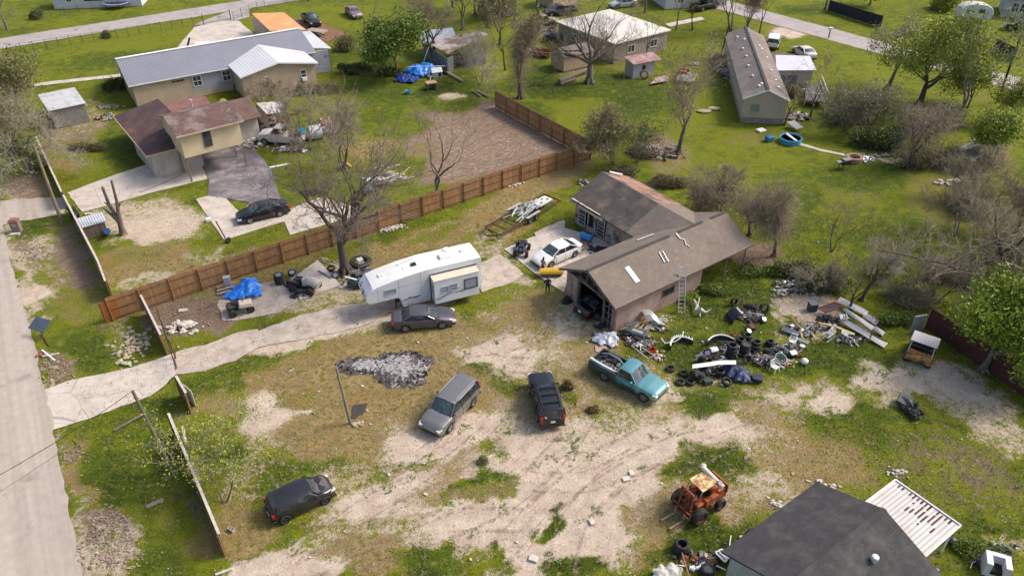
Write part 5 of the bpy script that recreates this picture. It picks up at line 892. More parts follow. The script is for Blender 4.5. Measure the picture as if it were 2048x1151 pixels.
def forklift():
 a = G(1441, 1022); bb = G(1398, 1048); d = (bb-a).normalized(); hd = math.atan2(d.y, d.x); n = Vector((-d.y, d.x, 0))
 c = (a+bb)/2-n*1.0
 t = thing('forklift', 'rusty orange rough-terrain forklift standing in the weeds, lower right', 'forklift', (c.x, c.y, 0), hd)
 org = M('rusty_orange_paint', (.40, .085, .022), .7, .1, var=.3, scale=4, col2=(.13, .04, .02), c2=(.48, .6), c2s=2.2); dk = M('greasy_black', (.03, .022, .018), .8, .2, var=.4)
 b = MB(); b.box((-.1, 0, .75), (2.3, .75, .45)); b.box((-1.15, 0, 1.0), (.75, 1.3, .75), tp=(.85, .9)); b.box((.35, 0, 1.05), (.95, 1.3, .22)); b.box((-.25, -.6, 1.05), (1.0, .28, .5)); b.box((-.25, .6, 1.05), (1.0, .28, .5)); mesh_obj('chassis', b, org, t, bevel=.03)
 b = MB(); b.box((-.85, 0, 1.45), (.95, .95, .35)); b.box((-1.5, 0, 1.25), (.12, 1.35, .7)); mesh_obj('counterweight', b, org, t, bevel=.04)
 b = MB(); b.box((-.1, 0, 1.25), (.5, .5, .14)); b.box((-.36, 0, 1.55), (.12, .5, .5)); mesh_obj('seat', b, dk, t, bevel=.03)
 b = MB(); b.cyl((.55, 0, 1.2), (.38, 0, 1.6), .025); b.T = Matrix.Translation((.36, 0, 1.62)) @ Matrix.Rotation(.5, 4, 'Y'); b.lathe([(.17, 0), (.2, 0), (.2, .03), (.17, .03)], 14, True); mesh_obj('steering_wheel', b, dk, t)
 b = MB()
 for sy in (-1, 1): b.tube([(.75, sy*.55, 1.1), (.55, sy*.52, 2.15), (-.6, sy*.52, 2.2), (-.85, sy*.52, 1.6)], .04, 6)
 mesh_obj('roll_cage', b, M('bare_cage', (.45, .34, .26), .6, .2, var=.3), t)
 b = MB(); b.box((0, 0, 2.22), (1.15, 1.12, .05), ry=.02); mesh_obj('canopy', b, M('rusted_canopy', (.34, .15, .07), .8, var=.3, scale=3, col2=(.62, .48, .22), c2=(.5, .58), c2s=1.5), t)
 b = MB(); b.cyl((-.62, -.65, 2.35), (-.78, .85, 2.05), .15, n=10); b.cyl((-.9, .2, 1.85), (-.6, .75, 2.45), .13, n=10); b.blob((-.7, -.75, 2.38), .2, 4); mesh_obj('white_tank', b, M('dirty_white_tank', (.58, .53, .48), .7, var=.2, scale=4), t, smooth=True)
 b = MB()
 for sy in (-.42, .42): b.bar((1.25, sy, .15), (1.15, sy, 2.15), .14, .1); b.bar((1.36, sy*.75, .3), (1.27, sy*.75, 2.0), .08, .08)
 for z in (.35, 1.1, 2.1): b.bar((1.25-.05*z, -.45, z), (1.25-.05*z, .45, z), .1, .12)
 b.cyl((1.2, 0, .4), (1.12, 0, 1.9), .06); b.bar((1.2, -.42, 1.7), (.3, -.35, 1.15), .06); b.bar((1.2, .42, 1.7), (.3, .35, 1.15), .06); mesh_obj('mast', b, M('rusty_brown_mast', (.20, .06, .03), .8, .2, var=.4, scale=4), t)
 b = MB(); b.box((1.45, 0, .45), (.08, 1.5, .1)); b.box((1.45, 0, .85), (.08, 1.5, .1))
 for y in (-.7, -.25, .25, .7): b.bar((1.45, y, .4), (1.45, y, 1.3), .06)
 mesh_obj('carriage', b, M('rusty_brown_mast', (0, 0, 0)), t)
 for y in (-.35, .35): b = MB(); b.box((2.0, y, .09), (1.15, .11, .05)); b.box((1.5, y, .35), (.06, .11, .55)); mesh_obj('fork', b, M('dirt_brown_fork', (.30, .22, .13), .8, var=.3), t)
 for sy in (-1, 1):
  wheel(t, .78, sy*.88, .52, .42, M('rusty_rim', (.17, .045, .03), .8, .1, var=.3), 6); wheel(t, -.95, sy*.80, .40, .30, M('rusty_rim', (0, 0, 0)), 6)
 b = MB(); rd = random.Random(2)
 for i in range(20): b.bar((rd.uniform(-1, 1), rd.uniform(-.5, .5), rd.uniform(.9, 1.5)), (rd.uniform(-1, 1), rd.uniform(-.5, .5), rd.uniform(.9, 1.5)), .03)
 mesh_obj('hoses', b, dk, t)
 b = MB(); b.blob((.75, 0, 1.35), (.3, .42, .25), 3, .1); mesh_obj('engine_cover', b, org, t, smooth=True)
 return t
forklift()
def buggy():
 c = (G(1808, 712)+G(1868, 722))/2; c = G(1838, 712)
 t = thing('burnt_buggy', 'burnt utility buggy with white roof and scorched yellow front by the maroon fence', 'buggy', (c.x, c.y, 0), R(-125)); t.scale = (1.05, 1.3, .82)
 yl = M('scorched_yellow', (.50, .22, .035), .7, var=.3, scale=4, col2=(.07, .05, .04), c2=(.45, .55), c2s=1.8); bk = M('burnt_black', (.03, .028, .026), .85, var=.4)
 b = MB(); b.box((.95, 0, .62), (.6, 1.35, .42), tp=(.75, .95)); b.box((.5, 0, .82), (.35, 1.3, .12)); mesh_obj('front_body', b, yl, t, bevel=.04)
 b = MB(); b.box((-.1, 0, .42), (2.3, 1.2, .14)); b.box((-1.0, 0, .7), (.8, 1.3, .35)); b.box((-.35, 0, .75), (.5, 1.2, .2)); b.box((-.6, 0, 1.05), (.12, 1.2, .5)); mesh_obj('chassis', b, bk, t, bevel=.02)
 b = MB()
 for sy in (-1, 1): b.tube([(.85, sy*.62, .8), (.35, sy*.6, 1.78)], .03, 6); b.tube([(-.75, sy*.62, .8), (-.65, sy*.6, 1.78)], .03, 6)
 for y in (-.3, 0, .3): b.bar((1.15, y, .85), (.7, y, .95), .03)
 mesh_obj('roof_post', b, M('pale_cage', (.45, .42, .38), .6, var=.3), t)
 b = MB(); b.box((-.15, 0, 1.84), (1.3, 1.4, .09)); mesh_obj('roof', b, M('buggy_roof', (.56, .51, .50), .6, var=.12, scale=3, col2=(.35, .25, .18), c2=(.6, .7), c2s=3), t, bevel=.04)
 for x in (.9, -.95):
  for sy in (-1, 1): wheel(t, x, sy*.6, .28, .24, rim_dark, 6)
 b = MB(); b.cyl((.6, .3, .9), (.35, .3, 1.15), .02); b.T = Matrix.Translation((.35, .3, 1.16)) @ Matrix.Rotation(.6, 4, 'Y'); b.lathe([(.15, 0), (.18, 0), (.18, .03), (.15, .03)], 12, True); mesh_obj('steering_wheel', b, bk, t)
buggy()
def trailer():
 a = G(972, 478); f = G(1104, 402); hd = math.atan2((f-a).y, (f-a).x); L = (f-a).length
 t = thing('flat_trailer', 'long rusty open-frame trailer on the grass left of the garage wing', 'trailer', (a.x, a.y, 0), hd); fm = M('dark_rusty_frame', (.10, .06, .04), .8, .3, var=.3); w = 1.0
 b = MB()
 for sy in (-1, 1): b.bar((.9, sy*w, .45), (L, sy*w, .45), .12, .14); b.bar((.9, sy*w, .45), (0, sy*.12, .42), .1, .12)
 for x in (.9, 1.9, 3.0, 4.4, 5.6, 6.8, L-.05): b.bar((x, -w, .43), (x, w, .43), .08)
 b.bar((.5, -1.2, .3), (1.1, 1.0, .3), .07); mesh_obj('frame', b, fm, t)
 b = MB(); b.bar((L, -w-.3, .5), (L, w+.3, .5), .08); mesh_obj('tail_bar', b, M('orange_bar', (.42, .14, .04), .7), t)
 for x in (L*.50, L*.60):
  for sy in (-1, 1): wheel(t, x, sy*(w+.22), .34, .22, rim_m if sy < 0 else rim_dark, 5)
 for sy in (-1, 1): b = MB(); b.box((L*.55, sy*(w+.2), .78), (1.9, .28, .04)); b.bar((L*.55-.95, sy*(w+.06), .78), (L*.55-.95, sy*(w+.06), .5), .04) ; mesh_obj('mudguard', b, M('pale_guard', (.5, .48, .44), .5, .4, var=.2), t)
 def W(x, y, z): return place(x, y, z, t)
 b = MB(); rd = random.Random(4)
 for i in range(34): x = rd.uniform(L*.42, L*.74); y = rd.uniform(-.7, .7); an = rd.gauss(0.1, .35); l = rd.uniform(.6, 2.2); z = .58+rd.random()*.3; b.bar(W(x-l/2*math.cos(an), y-l/2*math.sin(an), z), W(x+l/2*math.cos(an), y+l/2*math.sin(an), z+rd.uniform(-.05, .15)), rd.uniform(.04, .12), .04)
 o = mesh_obj('aluminium_scrap', b, alu_m); tag(o, 'tangle of aluminium poles and channels lying on the rusty trailer', 'scrap metal')
 b = MB(); b.box(W(L*.84, 0, .62), (1.9, 1.1, .12), hd); o = mesh_obj('pale_board', b, M('off_white_panel', (.60, .60, .56), .6, var=.1)); tag(o, 'off-white panel with three dark holes on the rear of the rusty trailer', 'panel')
 for x, y in ((L*.80, -.2), (L*.86, .22), (L*.9, -.15)): h_ = MB(); h_.box((0, 0, 0), (.26, .2, .012), hd); q = mesh_obj('hole', h_, dark_in, o); q.location = W(x, y, .687)
trailer()
WT = dict(PK, L=5.2, body_end=-.6, xf=2.6, H=2.1, belt=1.35, top=[(-.6, 1.32), (.9, 1.3), (1.1, 1.32), (1.8, 1.3), (2.4, 1.18), (2.6, 1.0)], wtop=.4)
tw = pickup('white_work_truck', 'white scrap work truck with open doors behind the brown roofed house', G(566, 285), R(172), paint('dull_white', (.58, .57, .56), .6, 0, var=.15), P=WT)
o = mesh_obj('white_tank', MB().cyl(G(618, 266, .8), G(643, 262, .8), .8, n=16), M('dirty_white_drum', (.52, .54, .57), .5, var=.12), smooth=True); tag(o, 'large whitish cylinder tank lying on its side behind the white work truck', 'tank')
o = mesh_obj('blue_barrel', MB().cyl(G(603, 268, .2), G(604, 262, 1.5), .42, n=14), M('sky_blue_plastic', (.09, .38, .58), .5), smooth=True); tag(o, 'sky blue barrel between the white work truck and the big tank', 'barrel')
b = MB(); rd = random.Random(6)
for i in range(26): c = G(rd.uniform(640, 664), rd.uniform(238, 262), rd.uniform(.2, 1.0)); b.blob(c, (rd.uniform(.2, .5), rd.uniform(.2, .5), .25), i)
o = mesh_obj('pink_scrap_heap', b, M('pink_scrap', (.40, .16, .18), .8, var=.3, scale=2, col2=(.42, .38, .40), c2=(.5, .56), c2s=1.5)); tag(o, 'heap of pink and grey scrap at the end of the big tank', 'scrap heap')
a = G(1915, 44); tcp = thing('white_travel_trailer', 'old rounded white travel trailer on the grass, top right', 'camper trailer', (a.x, a.y, 0), R(-7)); Lc = 5.2
b = MB(); prof = [(0, .55), (-.1, 1.3), (.1, 2.1), (.8, 2.65), (2.2, 2.85), (3.8, 2.7), (4.8, 2.2), (5.2, 1.4), (5.0, .55)]; b.ext(prof, 0, 2.2, 'y'); mesh_obj('body', b, M('camper_bluewhite', (.55, .57, .60), .5, .1, var=.08), tcp, bevel=.12)
b = MB(); b.loft([[(x, -.01+.0, z+.01), (x, .3, z+.06), (x, 1.1, z+.1), (x, 1.9, z+.06), (x, 2.21, z+.01)] for x, z in prof[2:7]]); mesh_obj('roof', b, M('mildewed_roof', (.58, .58, .50), .7, var=.2, scale=2, col2=(.32, .31, .22), c2s=2), tcp, smooth=True)
window(tcp, (1.2, 0, 1.75), (0, -1), 1.0, .6, 1, 1); window(tcp, (3.2, 0, 1.8), (0, -1), 1.2, .75, 1, 1); window(tcp, (5.12, 1.1, 1.7), (1, 0), 1.2, .5, 1, 1)
for y in (.1, 2.1): wheel(tcp, 2.4, y if y > 1 else -.1, .34, .2, rim_dark)
b = MB(); b.box((2.4, -.12, .6), (1.2, .1, .3)); b.bar((5.0, 1.1, .5), (6.3, 1.1, .45), .1); mesh_obj('hitch', b, black_pl, tcp)
skin_m = M('skin', (.30, .16, .10), .6, var=.05); hair_m = M('dark_hair', (.015, .012, .01), .7)
def person(name, label, loc, rz, J, shirt, trousers, hair_long=False, sleeves=True, shoe=None, scale=1.0, skin=None):
 """J: joints in metres, facing +x"""
 t = thing(name, label, 'person', loc, rz); sk = skin or skin_m
 V_ = []; E_ = []; Rr = []
 def add(p, r, par=None): V_.append(tuple(c*scale for c in p)); Rr.append(r*scale); i = len(V_)-1; E_.append((par, i)) if par is not None else None; return i
 pel = add(J['pelvis'], .135); sp = add(J['waist'], .125, pel); ch = add(J['chest'], .15, sp); nk = add(J['neck'], .06, ch); hd = add(J['head'], .085, nk); tp = add(J['crown'], .075, hd)
 for s in ('L', 'R'):
  sh = add(J['sh'+s], .065, ch); el = add(J['el'+s], .045, sh); wr = add(J['wr'+s], .032, el); hn = add(J['ha'+s], .034, wr)
  hp = add(J['hip'+s], .095, pel); kn = add(J['kn'+s], .062, hp); an = add(J['an'+s], .042, kn); to = add(J['to'+s], .036, an)
 me = bpy.data.meshes.new('body'); me.from_pydata(V_, E_, []); o = bpy.data.objects.new('body', me); C.objects.link(o); o.parent = t
 for m in (sk, shirt, trousers, shoe or black_pl): me.materials.append(m)
 md = o.modifiers.new('skin', 'SKIN'); md.use_smooth_shade = True
 for i, r in enumerate(Rr): me.skin_vertices[0].data[i].radius = (r, r)
 me.skin_vertices[0].data[0].use_root = True
 sb = o.modifiers.new('sub', 'SUBSURF'); sb.levels = 1; sb.render_levels = 1
 dg = bpy.context.evaluated_depsgraph_get(); ev = o.evaluated_get(dg); nm = bpy.data.meshes.new_from_object(ev); o.modifiers.clear(); o.data = nm
 nm.materials.clear()
 for m in (sk, shirt, trousers, shoe or black_pl): nm.materials.append(m)
 wz = J['pelvis'][2]*scale+.02; nz = J['neck'][2]*scale-.03
 arm = [(Vector(J['sh'+s])*scale, Vector(J['el'+s])*scale, Vector(J['wr'+s])*scale) for s in 'LR']
 for p in nm.polygons:
  c = p.center; k = 0
  if c.z < .10*scale: k = 3
  elif c.z < wz: k = 2
  elif c.z < nz: k = 1
  else: k = 0
  if k in (1, 2):
   for a_, e_, w_ in arm:
    dw = (c-w_).length;
    if abs(c.y) > .17*scale and dw < (.14 if sleeves else .34)*scale: k = 0
    elif abs(c.y) > .19*scale and (c-e_).length < .2*scale and c.z < wz: k = 1
  p.material_index = k; p.use_smooth = True
 for s in 'LR':      # five fingers on each hand
  b = MB(); h0 = Vector(J['ha'+s])*scale; dr = (h0-Vector(J['wr'+s])*scale).normalized(); sd = dr.cross(Vector((1, 0, 0))).normalized()
  for k in range(4): a_ = h0+sd*(k-1.5)*.016; q_ = a_+dr*(.045+.008*(k in (1, 2))); b.tube([a_, q_, q_+dr*.02+Vector((.018, 0, 0))], [.009, .008, .006], 5)
  a_ = h0-dr*.01+Vector((.02, 0, 0)); b.tube([a_, a_+Vector((.03, 0, 0))+dr*.02, a_+Vector((.035, 0, 0))+dr*.045], [.010, .009, .007], 5); mesh_obj('fingers', b, sk, t, smooth=True)
 hc = Vector(J['crown'])*scale; b = MB(); b.blob(hc+Vector((-.015, 0, .012))*scale, (.098, .088, .095), 1, .04, 10)
 if hair_long: b.blob(hc+Vector((-.07, 0, -.12)), (.06, .095, .17), 2, .1, 9)
 mesh_obj('hair', b, hair_m, t, smooth=True)
 f = Vector(J['head'])*scale+Vector((.085, 0, .02)); b = MB(); b.blob(f, (.022, .014, .022), 3, .05); mesh_obj('nose', b, sk, t, smooth=True)
 b = MB(); b.blob(f+Vector((-.006, .032, .03)), .011, 1, 0); b.blob(f+Vector((-.006, -.032, .03)), .011, 1, 0); b.box(f+Vector((-.004, 0, -.045)), (.012, .045, .01)); mesh_obj('eyes_and_mouth', b, dark_in, t)
 return t
# man in navy, seen from behind, hands on hips (facing away from the camera)
J1 = dict(pelvis=(0, 0, .96), waist=(0, 0, 1.12), chest=(0, 0, 1.34), neck=(.0, 0, 1.52), head=(.02, 0, 1.62), crown=(.02, 0, 1.71),
 shL=(0, .19, 1.43), elL=(-.08, .34, 1.20), wrL=(.02, .20, 1.05), haL=(.06, .16, 1.01), shR=(0, -.19, 1.43), elR=(-.02, -.27, 1.17), wrR=(.10, -.25, .96), haR=(.13, -.24, .90),
 hipL=(0, .10, .90), knL=(.02, .12, .50), anL=(-.01, .13, .09), toL=(.13, .14, .04), hipR=(0, -.10, .90), knR=(.03, -.12, .50), anR=(0, -.13, .09), toR=(.14, -.15, .04))
navy = M('navy_cloth', (.018, .028, .075), .9, var=.2, scale=8); jeans = M('dark_jeans', (.022, .030, .055), .9, var=.25, scale=8)
person('person', 'person in navy shirt and jeans standing with hands on hips on the grass', (*G(1095, 588)[:2], 0), R(95), J1, navy, jeans)
J2 = dict(pelvis=(0, 0, .92), waist=(.02, 0, 1.07), chest=(.05, 0, 1.26), neck=(.08, 0, 1.43), head=(.11, 0, 1.52), crown=(.11, 0, 1.60),
 shL=(.05, .17, 1.35), elL=(.10, .24, 1.10), wrL=(.24, .18, .98), haL=(.30, .15, .96), shR=(.05, -.17, 1.35), elR=(.0, -.24, 1.10), wrR=(.14, -.20, .93), haR=(.20, -.18, .90),
 hipL=(0, .09, .87), knL=(.16, .10, .50), anL=(.10, .11, .09), toL=(.22, .11, .04), hipR=(0, -.09, .87), knR=(-.08, -.10, .48), anR=(-.30, -.11, .13), toR=(-.19, -.11, .05))
person('person', 'person with long dark hair and dark trousers walking past the white sedan', (*G(1085, 548)[:2], 0), R(55), J2, M('rosy_top', (.34, .20, .17), .8, var=.2), M('black_trousers', (.02, .016, .02), .9), True, False)
def np_mesh(name, V, F, mats, parent=None, mi=None):
 me = bpy.data.meshes.new(name); k = F.shape[1]; V = np.asarray(V, np.float32); F = np.asarray(F, np.int32)
 me.vertices.add(len(V)); me.vertices.foreach_set('co', V.ravel()); me.loops.add(F.size); me.loops.foreach_set('vertex_index', F.ravel())
 me.polygons.add(len(F)); me.polygons.foreach_set('loop_start', np.arange(0, F.size, k, dtype=np.int32)); me.polygons.foreach_set('loop_total', np.full(len(F), k, np.int32))
 for m in (mats if isinstance(mats, (list, tuple)) else [mats]): me.materials.append(m)
 if mi is not None: me.polygons.foreach_set('material_index', mi.astype(np.int32))
 me.update(); o = bpy.data.objects.new(name, me); C.objects.link(o)
 if parent: o.parent = parent
 return o
def seg_mesh(S, n):
 S = np.array(S); a, b, r0, r1 = S[:, 0:3], S[:, 3:6], S[:, 6], S[:, 7]; d = b-a; d /= np.linalg.norm(d, axis=1)[:, None]+1e-9
 up = np.where(np.abs(d[:, 2:3]) < .95, np.array([[0, 0, 1.]]), np.array([[1., 0, 0]])); x = np.cross(d, up); x /= np.linalg.norm(x, axis=1)[:, None]; y = np.cross(d, x)
 V = []
 for p, r in ((a, r0), (b, r1)):
  for j in range(n): t = 2*math.pi*j/n; V.append(p+(x*math.cos(t)+y*math.sin(t))*r[:, None])
 V = np.stack(V, 1).reshape(-1, 3); o = (np.arange(len(S))*2*n)[:, None]
 F = np.concatenate([o+np.array([[j, (j+1) % n, n+(j+1) % n, n+j]]) for j in range(n)]); return V, F
def grow(rd, H, spread, r0, levels=5, kids=3, up=.25, wander=.16, first=.3, lean=(0, 0), twig=.013, stems=1, droop=0.0, limbs=0):
 segs = []; tips = []
 def br(p, d, L, r, lv):
  n = (4, 6, 4, 3, 3, 3, 3)[lv]; st = L/n
  pts = [p]
  for i in range(n):
   wv = wander*(.22 if lv == 0 else .8+.12*lv); d = d+Vector((rd.gauss(0, wv), rd.gauss(0, wv), rd.gauss(0, wv)*.6+up*.22-droop*(lv/levels)*.35)); d.normalize(); q = p+d*st; ra = r*(1-.45*i/n); rb = r*(1-.45*(i+1)/n)
   segs.append((*p, *(q+d*ra*.3), ra, rb, lv)); p = q; pts.append((p.copy(), d.copy(), rb))
   if lv >= levels-2: tips.append(tuple(p))
  if lv < levels:
   for k in range((limbs or kids) if lv == 0 else kids+(1 if lv >= 2 and rd.random() < .6 else 0)):
    f = 1.0 if k == 0 else rd.uniform(.62, 1.0) if lv == 0 else rd.uniform(.3, 1.0); j = max(1, min(n, int(round(f*n)))); P_, D, rr = pts[j]
    ax = Vector((rd.gauss(0, 1), rd.gauss(0, 1), rd.gauss(0, .5))).normalized(); an = rd.uniform(.3, .95)*(1.0 if k else .55)*spread
    nd = (D+D.cross(ax).normalized()*math.tan(min(1.2, an))).normalized(); br(P_, nd, L*(rd.uniform(.95, 1.3) if lv == 0 else rd.uniform(.52, .8)), max(twig, rr*(rd.uniform(.6, .85) if lv == 0 else rd.uniform(.5, .75))), lv+1)
 for s in range(stems):
  a = rd.uniform(0, 6.28); k = .0 if stems == 1 else .35
  br(Vector((math.cos(a)*k*.5, math.sin(a)*k*.5, -.1)), Vector((lean[0]+math.cos(a)*k, lean[1]+math.sin(a)*k, 1)).normalized(), H*first, r0*(1 if s == 0 else .7), 0)
 return segs, tips
def leaf_cards(rs, pts, n, size, jit):
 pts = np.array(pts); c = pts[rs.randint(0, len(pts), n)]+rs.normal(0, jit, (n, 3)); c[:, 2] = np.maximum(c[:, 2], .05)
 a = rs.normal(0, 1, (n, 3)); a /= np.linalg.norm(a, axis=1)[:, None]; b = np.cross(a, rs.normal(0, 1, (n, 3))); b /= np.linalg.norm(b, axis=1)[:, None]+1e-9
 s = size*rs.uniform(.6, 1.4, (n, 1)); V = np.stack([c-a*s, c+b*s*.45, c+a*s, c-b*s*.45], 1).reshape(-1, 3); F = np.arange(4*n).reshape(-1, 4); return V, F
def solve_h(bx, by, ty):
 g = G(bx, by)
 for k in range(1, 500):
  if PX(g.x, g.y, k*.08)[1] <= ty: return k*.08
 return 12
bark = M('grey_bark', (.14, .11, .088), .95, var=.3, scale=3, bump=.02, col2=(.25, .21, .18), c2s=1.2)
bark_d = M('dark_bark', (.085, .062, .048), .95, var=.35, scale=3, bump=.02); bark_p = M('pale_bark', (.36, .31, .24), .9, var=.3, scale=2)
twig_m = M('brown_twigs', (.25, .195, .14), .95, var=.25, scale=1); twig_g = M('grey_twigs', (.33, .275, .185), .95, var=.25, scale=1)
vine_m = M('brown_vines', (.33, .25, .18), .95, var=.35, scale=.8, col2=(.25, .22, .10), c2s=.8)
def leaf_mat(name, c, c2):
 m = M(name, c, .7, var=.3, scale=1.6, col2=c2, c2=(.42, .62), c2s=.9)
 return m
lf_bright = leaf_mat('bright_leaves', (.25, .32, .02), (.14, .21, .014)); lf_mid = leaf_mat('mid_leaves', (.14, .20, .016), (.07, .115, .012)); lf_dark = leaf_mat('dark_leaves', (.05, .085, .012), (.09, .12, .018)); lf_olive = leaf_mat('olive_leaves', (.20, .19, .05), (.13, .14, .035)); lf_yel = leaf_mat('yellow_green_leaves', (.32, .34, .025), (.18, .24, .018)); lf_silver = leaf_mat('silver_leaves', (.22, .23, .12), (.15, .16, .07))
PROTO = {}
def tree(px, ty=None, H=None, label='', seed=1, r0=.2, name='bare_tree', group=None, bk=bark, tw=twig_m, leaves=None, n_leaf=0, lsize=.12, ljit=.35, cat='tree', vines=0, vine_h=(.0, .6), vine_r=.7, vmat=None, **kw):
 g = G(*px); H = H or solve_h(px[0], px[1], ty); rd = random.Random(seed); rs = np.random.RandomState(seed)
 t = thing(name, label, cat, g, 0, group); segs, tips = grow(rd, H, kw.pop('spread', 1.0), r0, **kw)
 zmax = max(s[5] for s in segs); k = H/zmax
 S = np.array(segs); S[:, 2] *= k; S[:, 5] *= k; hor = k if k < 1.3 else 1.15; S[:, 0:2] *= hor; S[:, 3:5] *= hor
 thick = S[S[:, 8] < 3]; thin = S[S[:, 8] >= 3]
 V, F = seg_mesh(thick, 7); np_mesh('trunk', V, F, bk, t)
 V, F = seg_mesh(thin[thin[:, 8] < 4], 5); V2, F2 = seg_mesh(thin[thin[:, 8] >= 4], 3) if (thin[:, 8] >= 4).any() else (np.zeros((0, 3)), np.zeros((0, 4), int)); np_mesh('crown', np.concatenate([V, V2]), np.concatenate([F, F2+len(V)]), tw, t)
 T = np.array(tips); T[:, 2] *= k; T[:, 0:2] *= hor
 # roots flare
 b = MB()
 for i in range(6): a = i*1.05+rd.random()*.4; b.tube([(math.cos(a)*r0*.5, math.sin(a)*r0*.5, r0*1.6), (math.cos(a)*r0*1.2, math.sin(a)*r0*1.2, r0*.35), (math.cos(a)*r0*2.0, math.sin(a)*r0*2.0, -.05)], [r0*.4, r0*.32, r0*.15], 6)
 mesh_obj('root', b, bk, t, smooth=True)
 if leaves:
  V, F = leaf_cards(rs, T, n_leaf, lsize, ljit); np_mesh('foliage', V, F, leaves, t)
 if vines:
  VS = []
  tr = S[(S[:, 2] < H*vine_h[1]) & (S[:, 2] >= H*vine_h[0]-.5) & (S[:, 8] < 4)]
  for i in range(vines):
   s = tr[rs.randint(len(tr))]; c = s[:3]+(s[3:6]-s[:3])*rs.rand(); p = c+rs.normal(0, vine_r*.45, 3)*np.array([1, 1, .8])
   d = rs.normal(0, .35, 3); d[2] -= .5*rs.rand()
   for j in range(4):
    q = p+d*rs.uniform(.2, .4); q[2] = max(q[2], .02); VS.append((*p, *q, .013, .009, 5)); p = q; d = d+rs.normal(0, .45, 3)
  V, F = seg_mesh(VS, 3); np_mesh('vines', V, F, vmat or vine_m, t)
 return t
def bush(px, w, d, h, label, seed=1, leaves=lf_mid, n=2500, twigs=200, name='shrub', group=None, lsize=.10, tw=twig_m, lumps=7, cat='shrub', rz=0, twl=.5):
 g = G(*px); rs = np.random.RandomState(seed); t = thing(name, label, cat, g, R(rz), group)
 L = [(rs.uniform(-.6, .6)*w/2, rs.uniform(-.6, .6)*d/2, h*rs.uniform(.25, .6), rs.uniform(.3, .55)) for _ in range(lumps)]
 pts = []
 for i in range(600):
  l = L[rs.randint(len(L))]; v = rs.normal(0, 1, 3); v /= np.linalg.norm(v); v *= rs.uniform(.55, 1)
  pts.append((l[0]+v[0]*l[3]*w/2, l[1]+v[1]*l[3]*d/2, max(.03, l[2]+v[2]*l[3]*h*.8)))
 if twigs:
  VS = []
  for i in range(twigs):
   p = np.array([rs.normal(0, .16)*w, rs.normal(0, .16)*d, 0.]); e = np.array(pts[rs.randint(len(pts))]); e = e*np.array([1, 1, rs.uniform(.8, 1.5)]); m = (p+e)/2+rs.normal(0, .12*h, 3); m[2] = abs(m[2])
   VS += [(*p, *m, .02, .013, 3), (*m, *e, .013, .008, 3)]; q = e+rs.normal(0, .25*twl, 3)*np.array([1, 1, .7]); q[2] = max(.02, q[2]); VS.append((*e, *q, .008, .005, 3))
   for _ in range(2): q2 = m+rs.normal(0, .5*twl, 3); q2[2] = max(.02, q2[2]); VS.append((*m, *q2, .009, .005, 3))
  V, F = seg_mesh(VS, 3); np_mesh('stems', V, F, tw, t)
 if n: V, F = leaf_cards(rs, pts, n, lsize, .08*h+.04); np_mesh('foliage', V, F, leaves, t)
 return t
tree((692, 545), 150, label='big bare tree with wide-spreading limbs beside the cedar fence and the white camper', seed=16, r0=.46, levels=6, kids=3, limbs=7, first=.30, spread=1.2, up=.16, wander=.17, twig=.017, bk=M('limb_bark', (.095, .072, .056), .95, var=.3, scale=3), tw=M('limb_twigs', (.19, .15, .12), .95, var=.25))
tree((876, 416), 195, label='thin bare tree growing through the middle of the cedar fence', seed=24, r0=.30, levels=5, kids=2, first=.46, spread=.8, up=.25, limbs=4, twig=.018, wander=.2)
tree((1178, 166), -60, label='tall grey-barked bare tree in front of the white roofed house', seed=31, r0=.5, levels=6, kids=3, limbs=6, first=.34, spread=1.1, up=.18, bk=bark, tw=twig_m)
tree((1357, 306), 70, label='bare olive-tinged tree standing between the white shed and the garage', seed=42, r0=.30, levels=6, kids=3, first=.34, spread=.85, up=.2, leaves=lf_olive, n_leaf=1300, lsize=.10, vines=250)
tree((1040, 196), 10, label='trunk wrapped in brown and green vines near the fence corner', name='vine_covered_tree', seed=51, r0=.34, levels=5, kids=2, first=.55, spread=.5, up=.3, vines=2600, vine_h=(0, .95), vine_r=1.0, leaves=lf_olive, n_leaf=900, bk=bark_d)
tree((612, 300), 160, label='bare grey multi-stemmed tree behind the blue barrel', seed=61, r0=.16, levels=6, kids=3, first=.22, stems=3, spread=.8, up=.3, tw=twig_g)
tree((684, 338), 175, label='dark-stemmed bare tree in the yard right of the work truck', seed=62, r0=.2, levels=6, kids=3, first=.28, stems=2, spread=.85, up=.3, tw=twig_g, bk=bark_d)
tree((540, 240), 150, label='pale twiggy tree over the lean-to shelter beside the brown roofed house', seed=63, r0=.12, levels=6, kids=3, first=.2, stems=3, spread=1.0, up=.2, tw=twig_g)
tree((738, 108), -25, label='leaning thin dark trunk on the lawn right of the maroon car', seed=71, r0=.17, levels=5, kids=2, first=.5, spread=.6, lean=(-.16, 0), bk=bark_d)
tree((795, 150), 8, label='bright green leafy tree left of the collapsing shed', name='leafy_tree', seed=72, r0=.22, levels=5, kids=4, first=.25, spread=.95, up=.25, leaves=lf_mid, n_leaf=15000, lsize=.17, ljit=.5)
tree((872, 125), -40, label='dark bare tree rising through the collapsing shed roof', seed=73, r0=.3, levels=6, kids=3, first=.32, spread=.8, stems=2, bk=bark_d)
tree((925, 60), -70, label='bare brown tree behind the collapsing shed', seed=74, r0=.25, levels=6, kids=3, first=.3, spread=.9)
tree((962, 168), 55, label='silvery fallen-looking shrub tree right of the collapsing shed', seed=75, r0=.12, levels=6, kids=3, first=.2, stems=3, spread=1.25, up=.05, tw=bark_p, bk=bark_p)
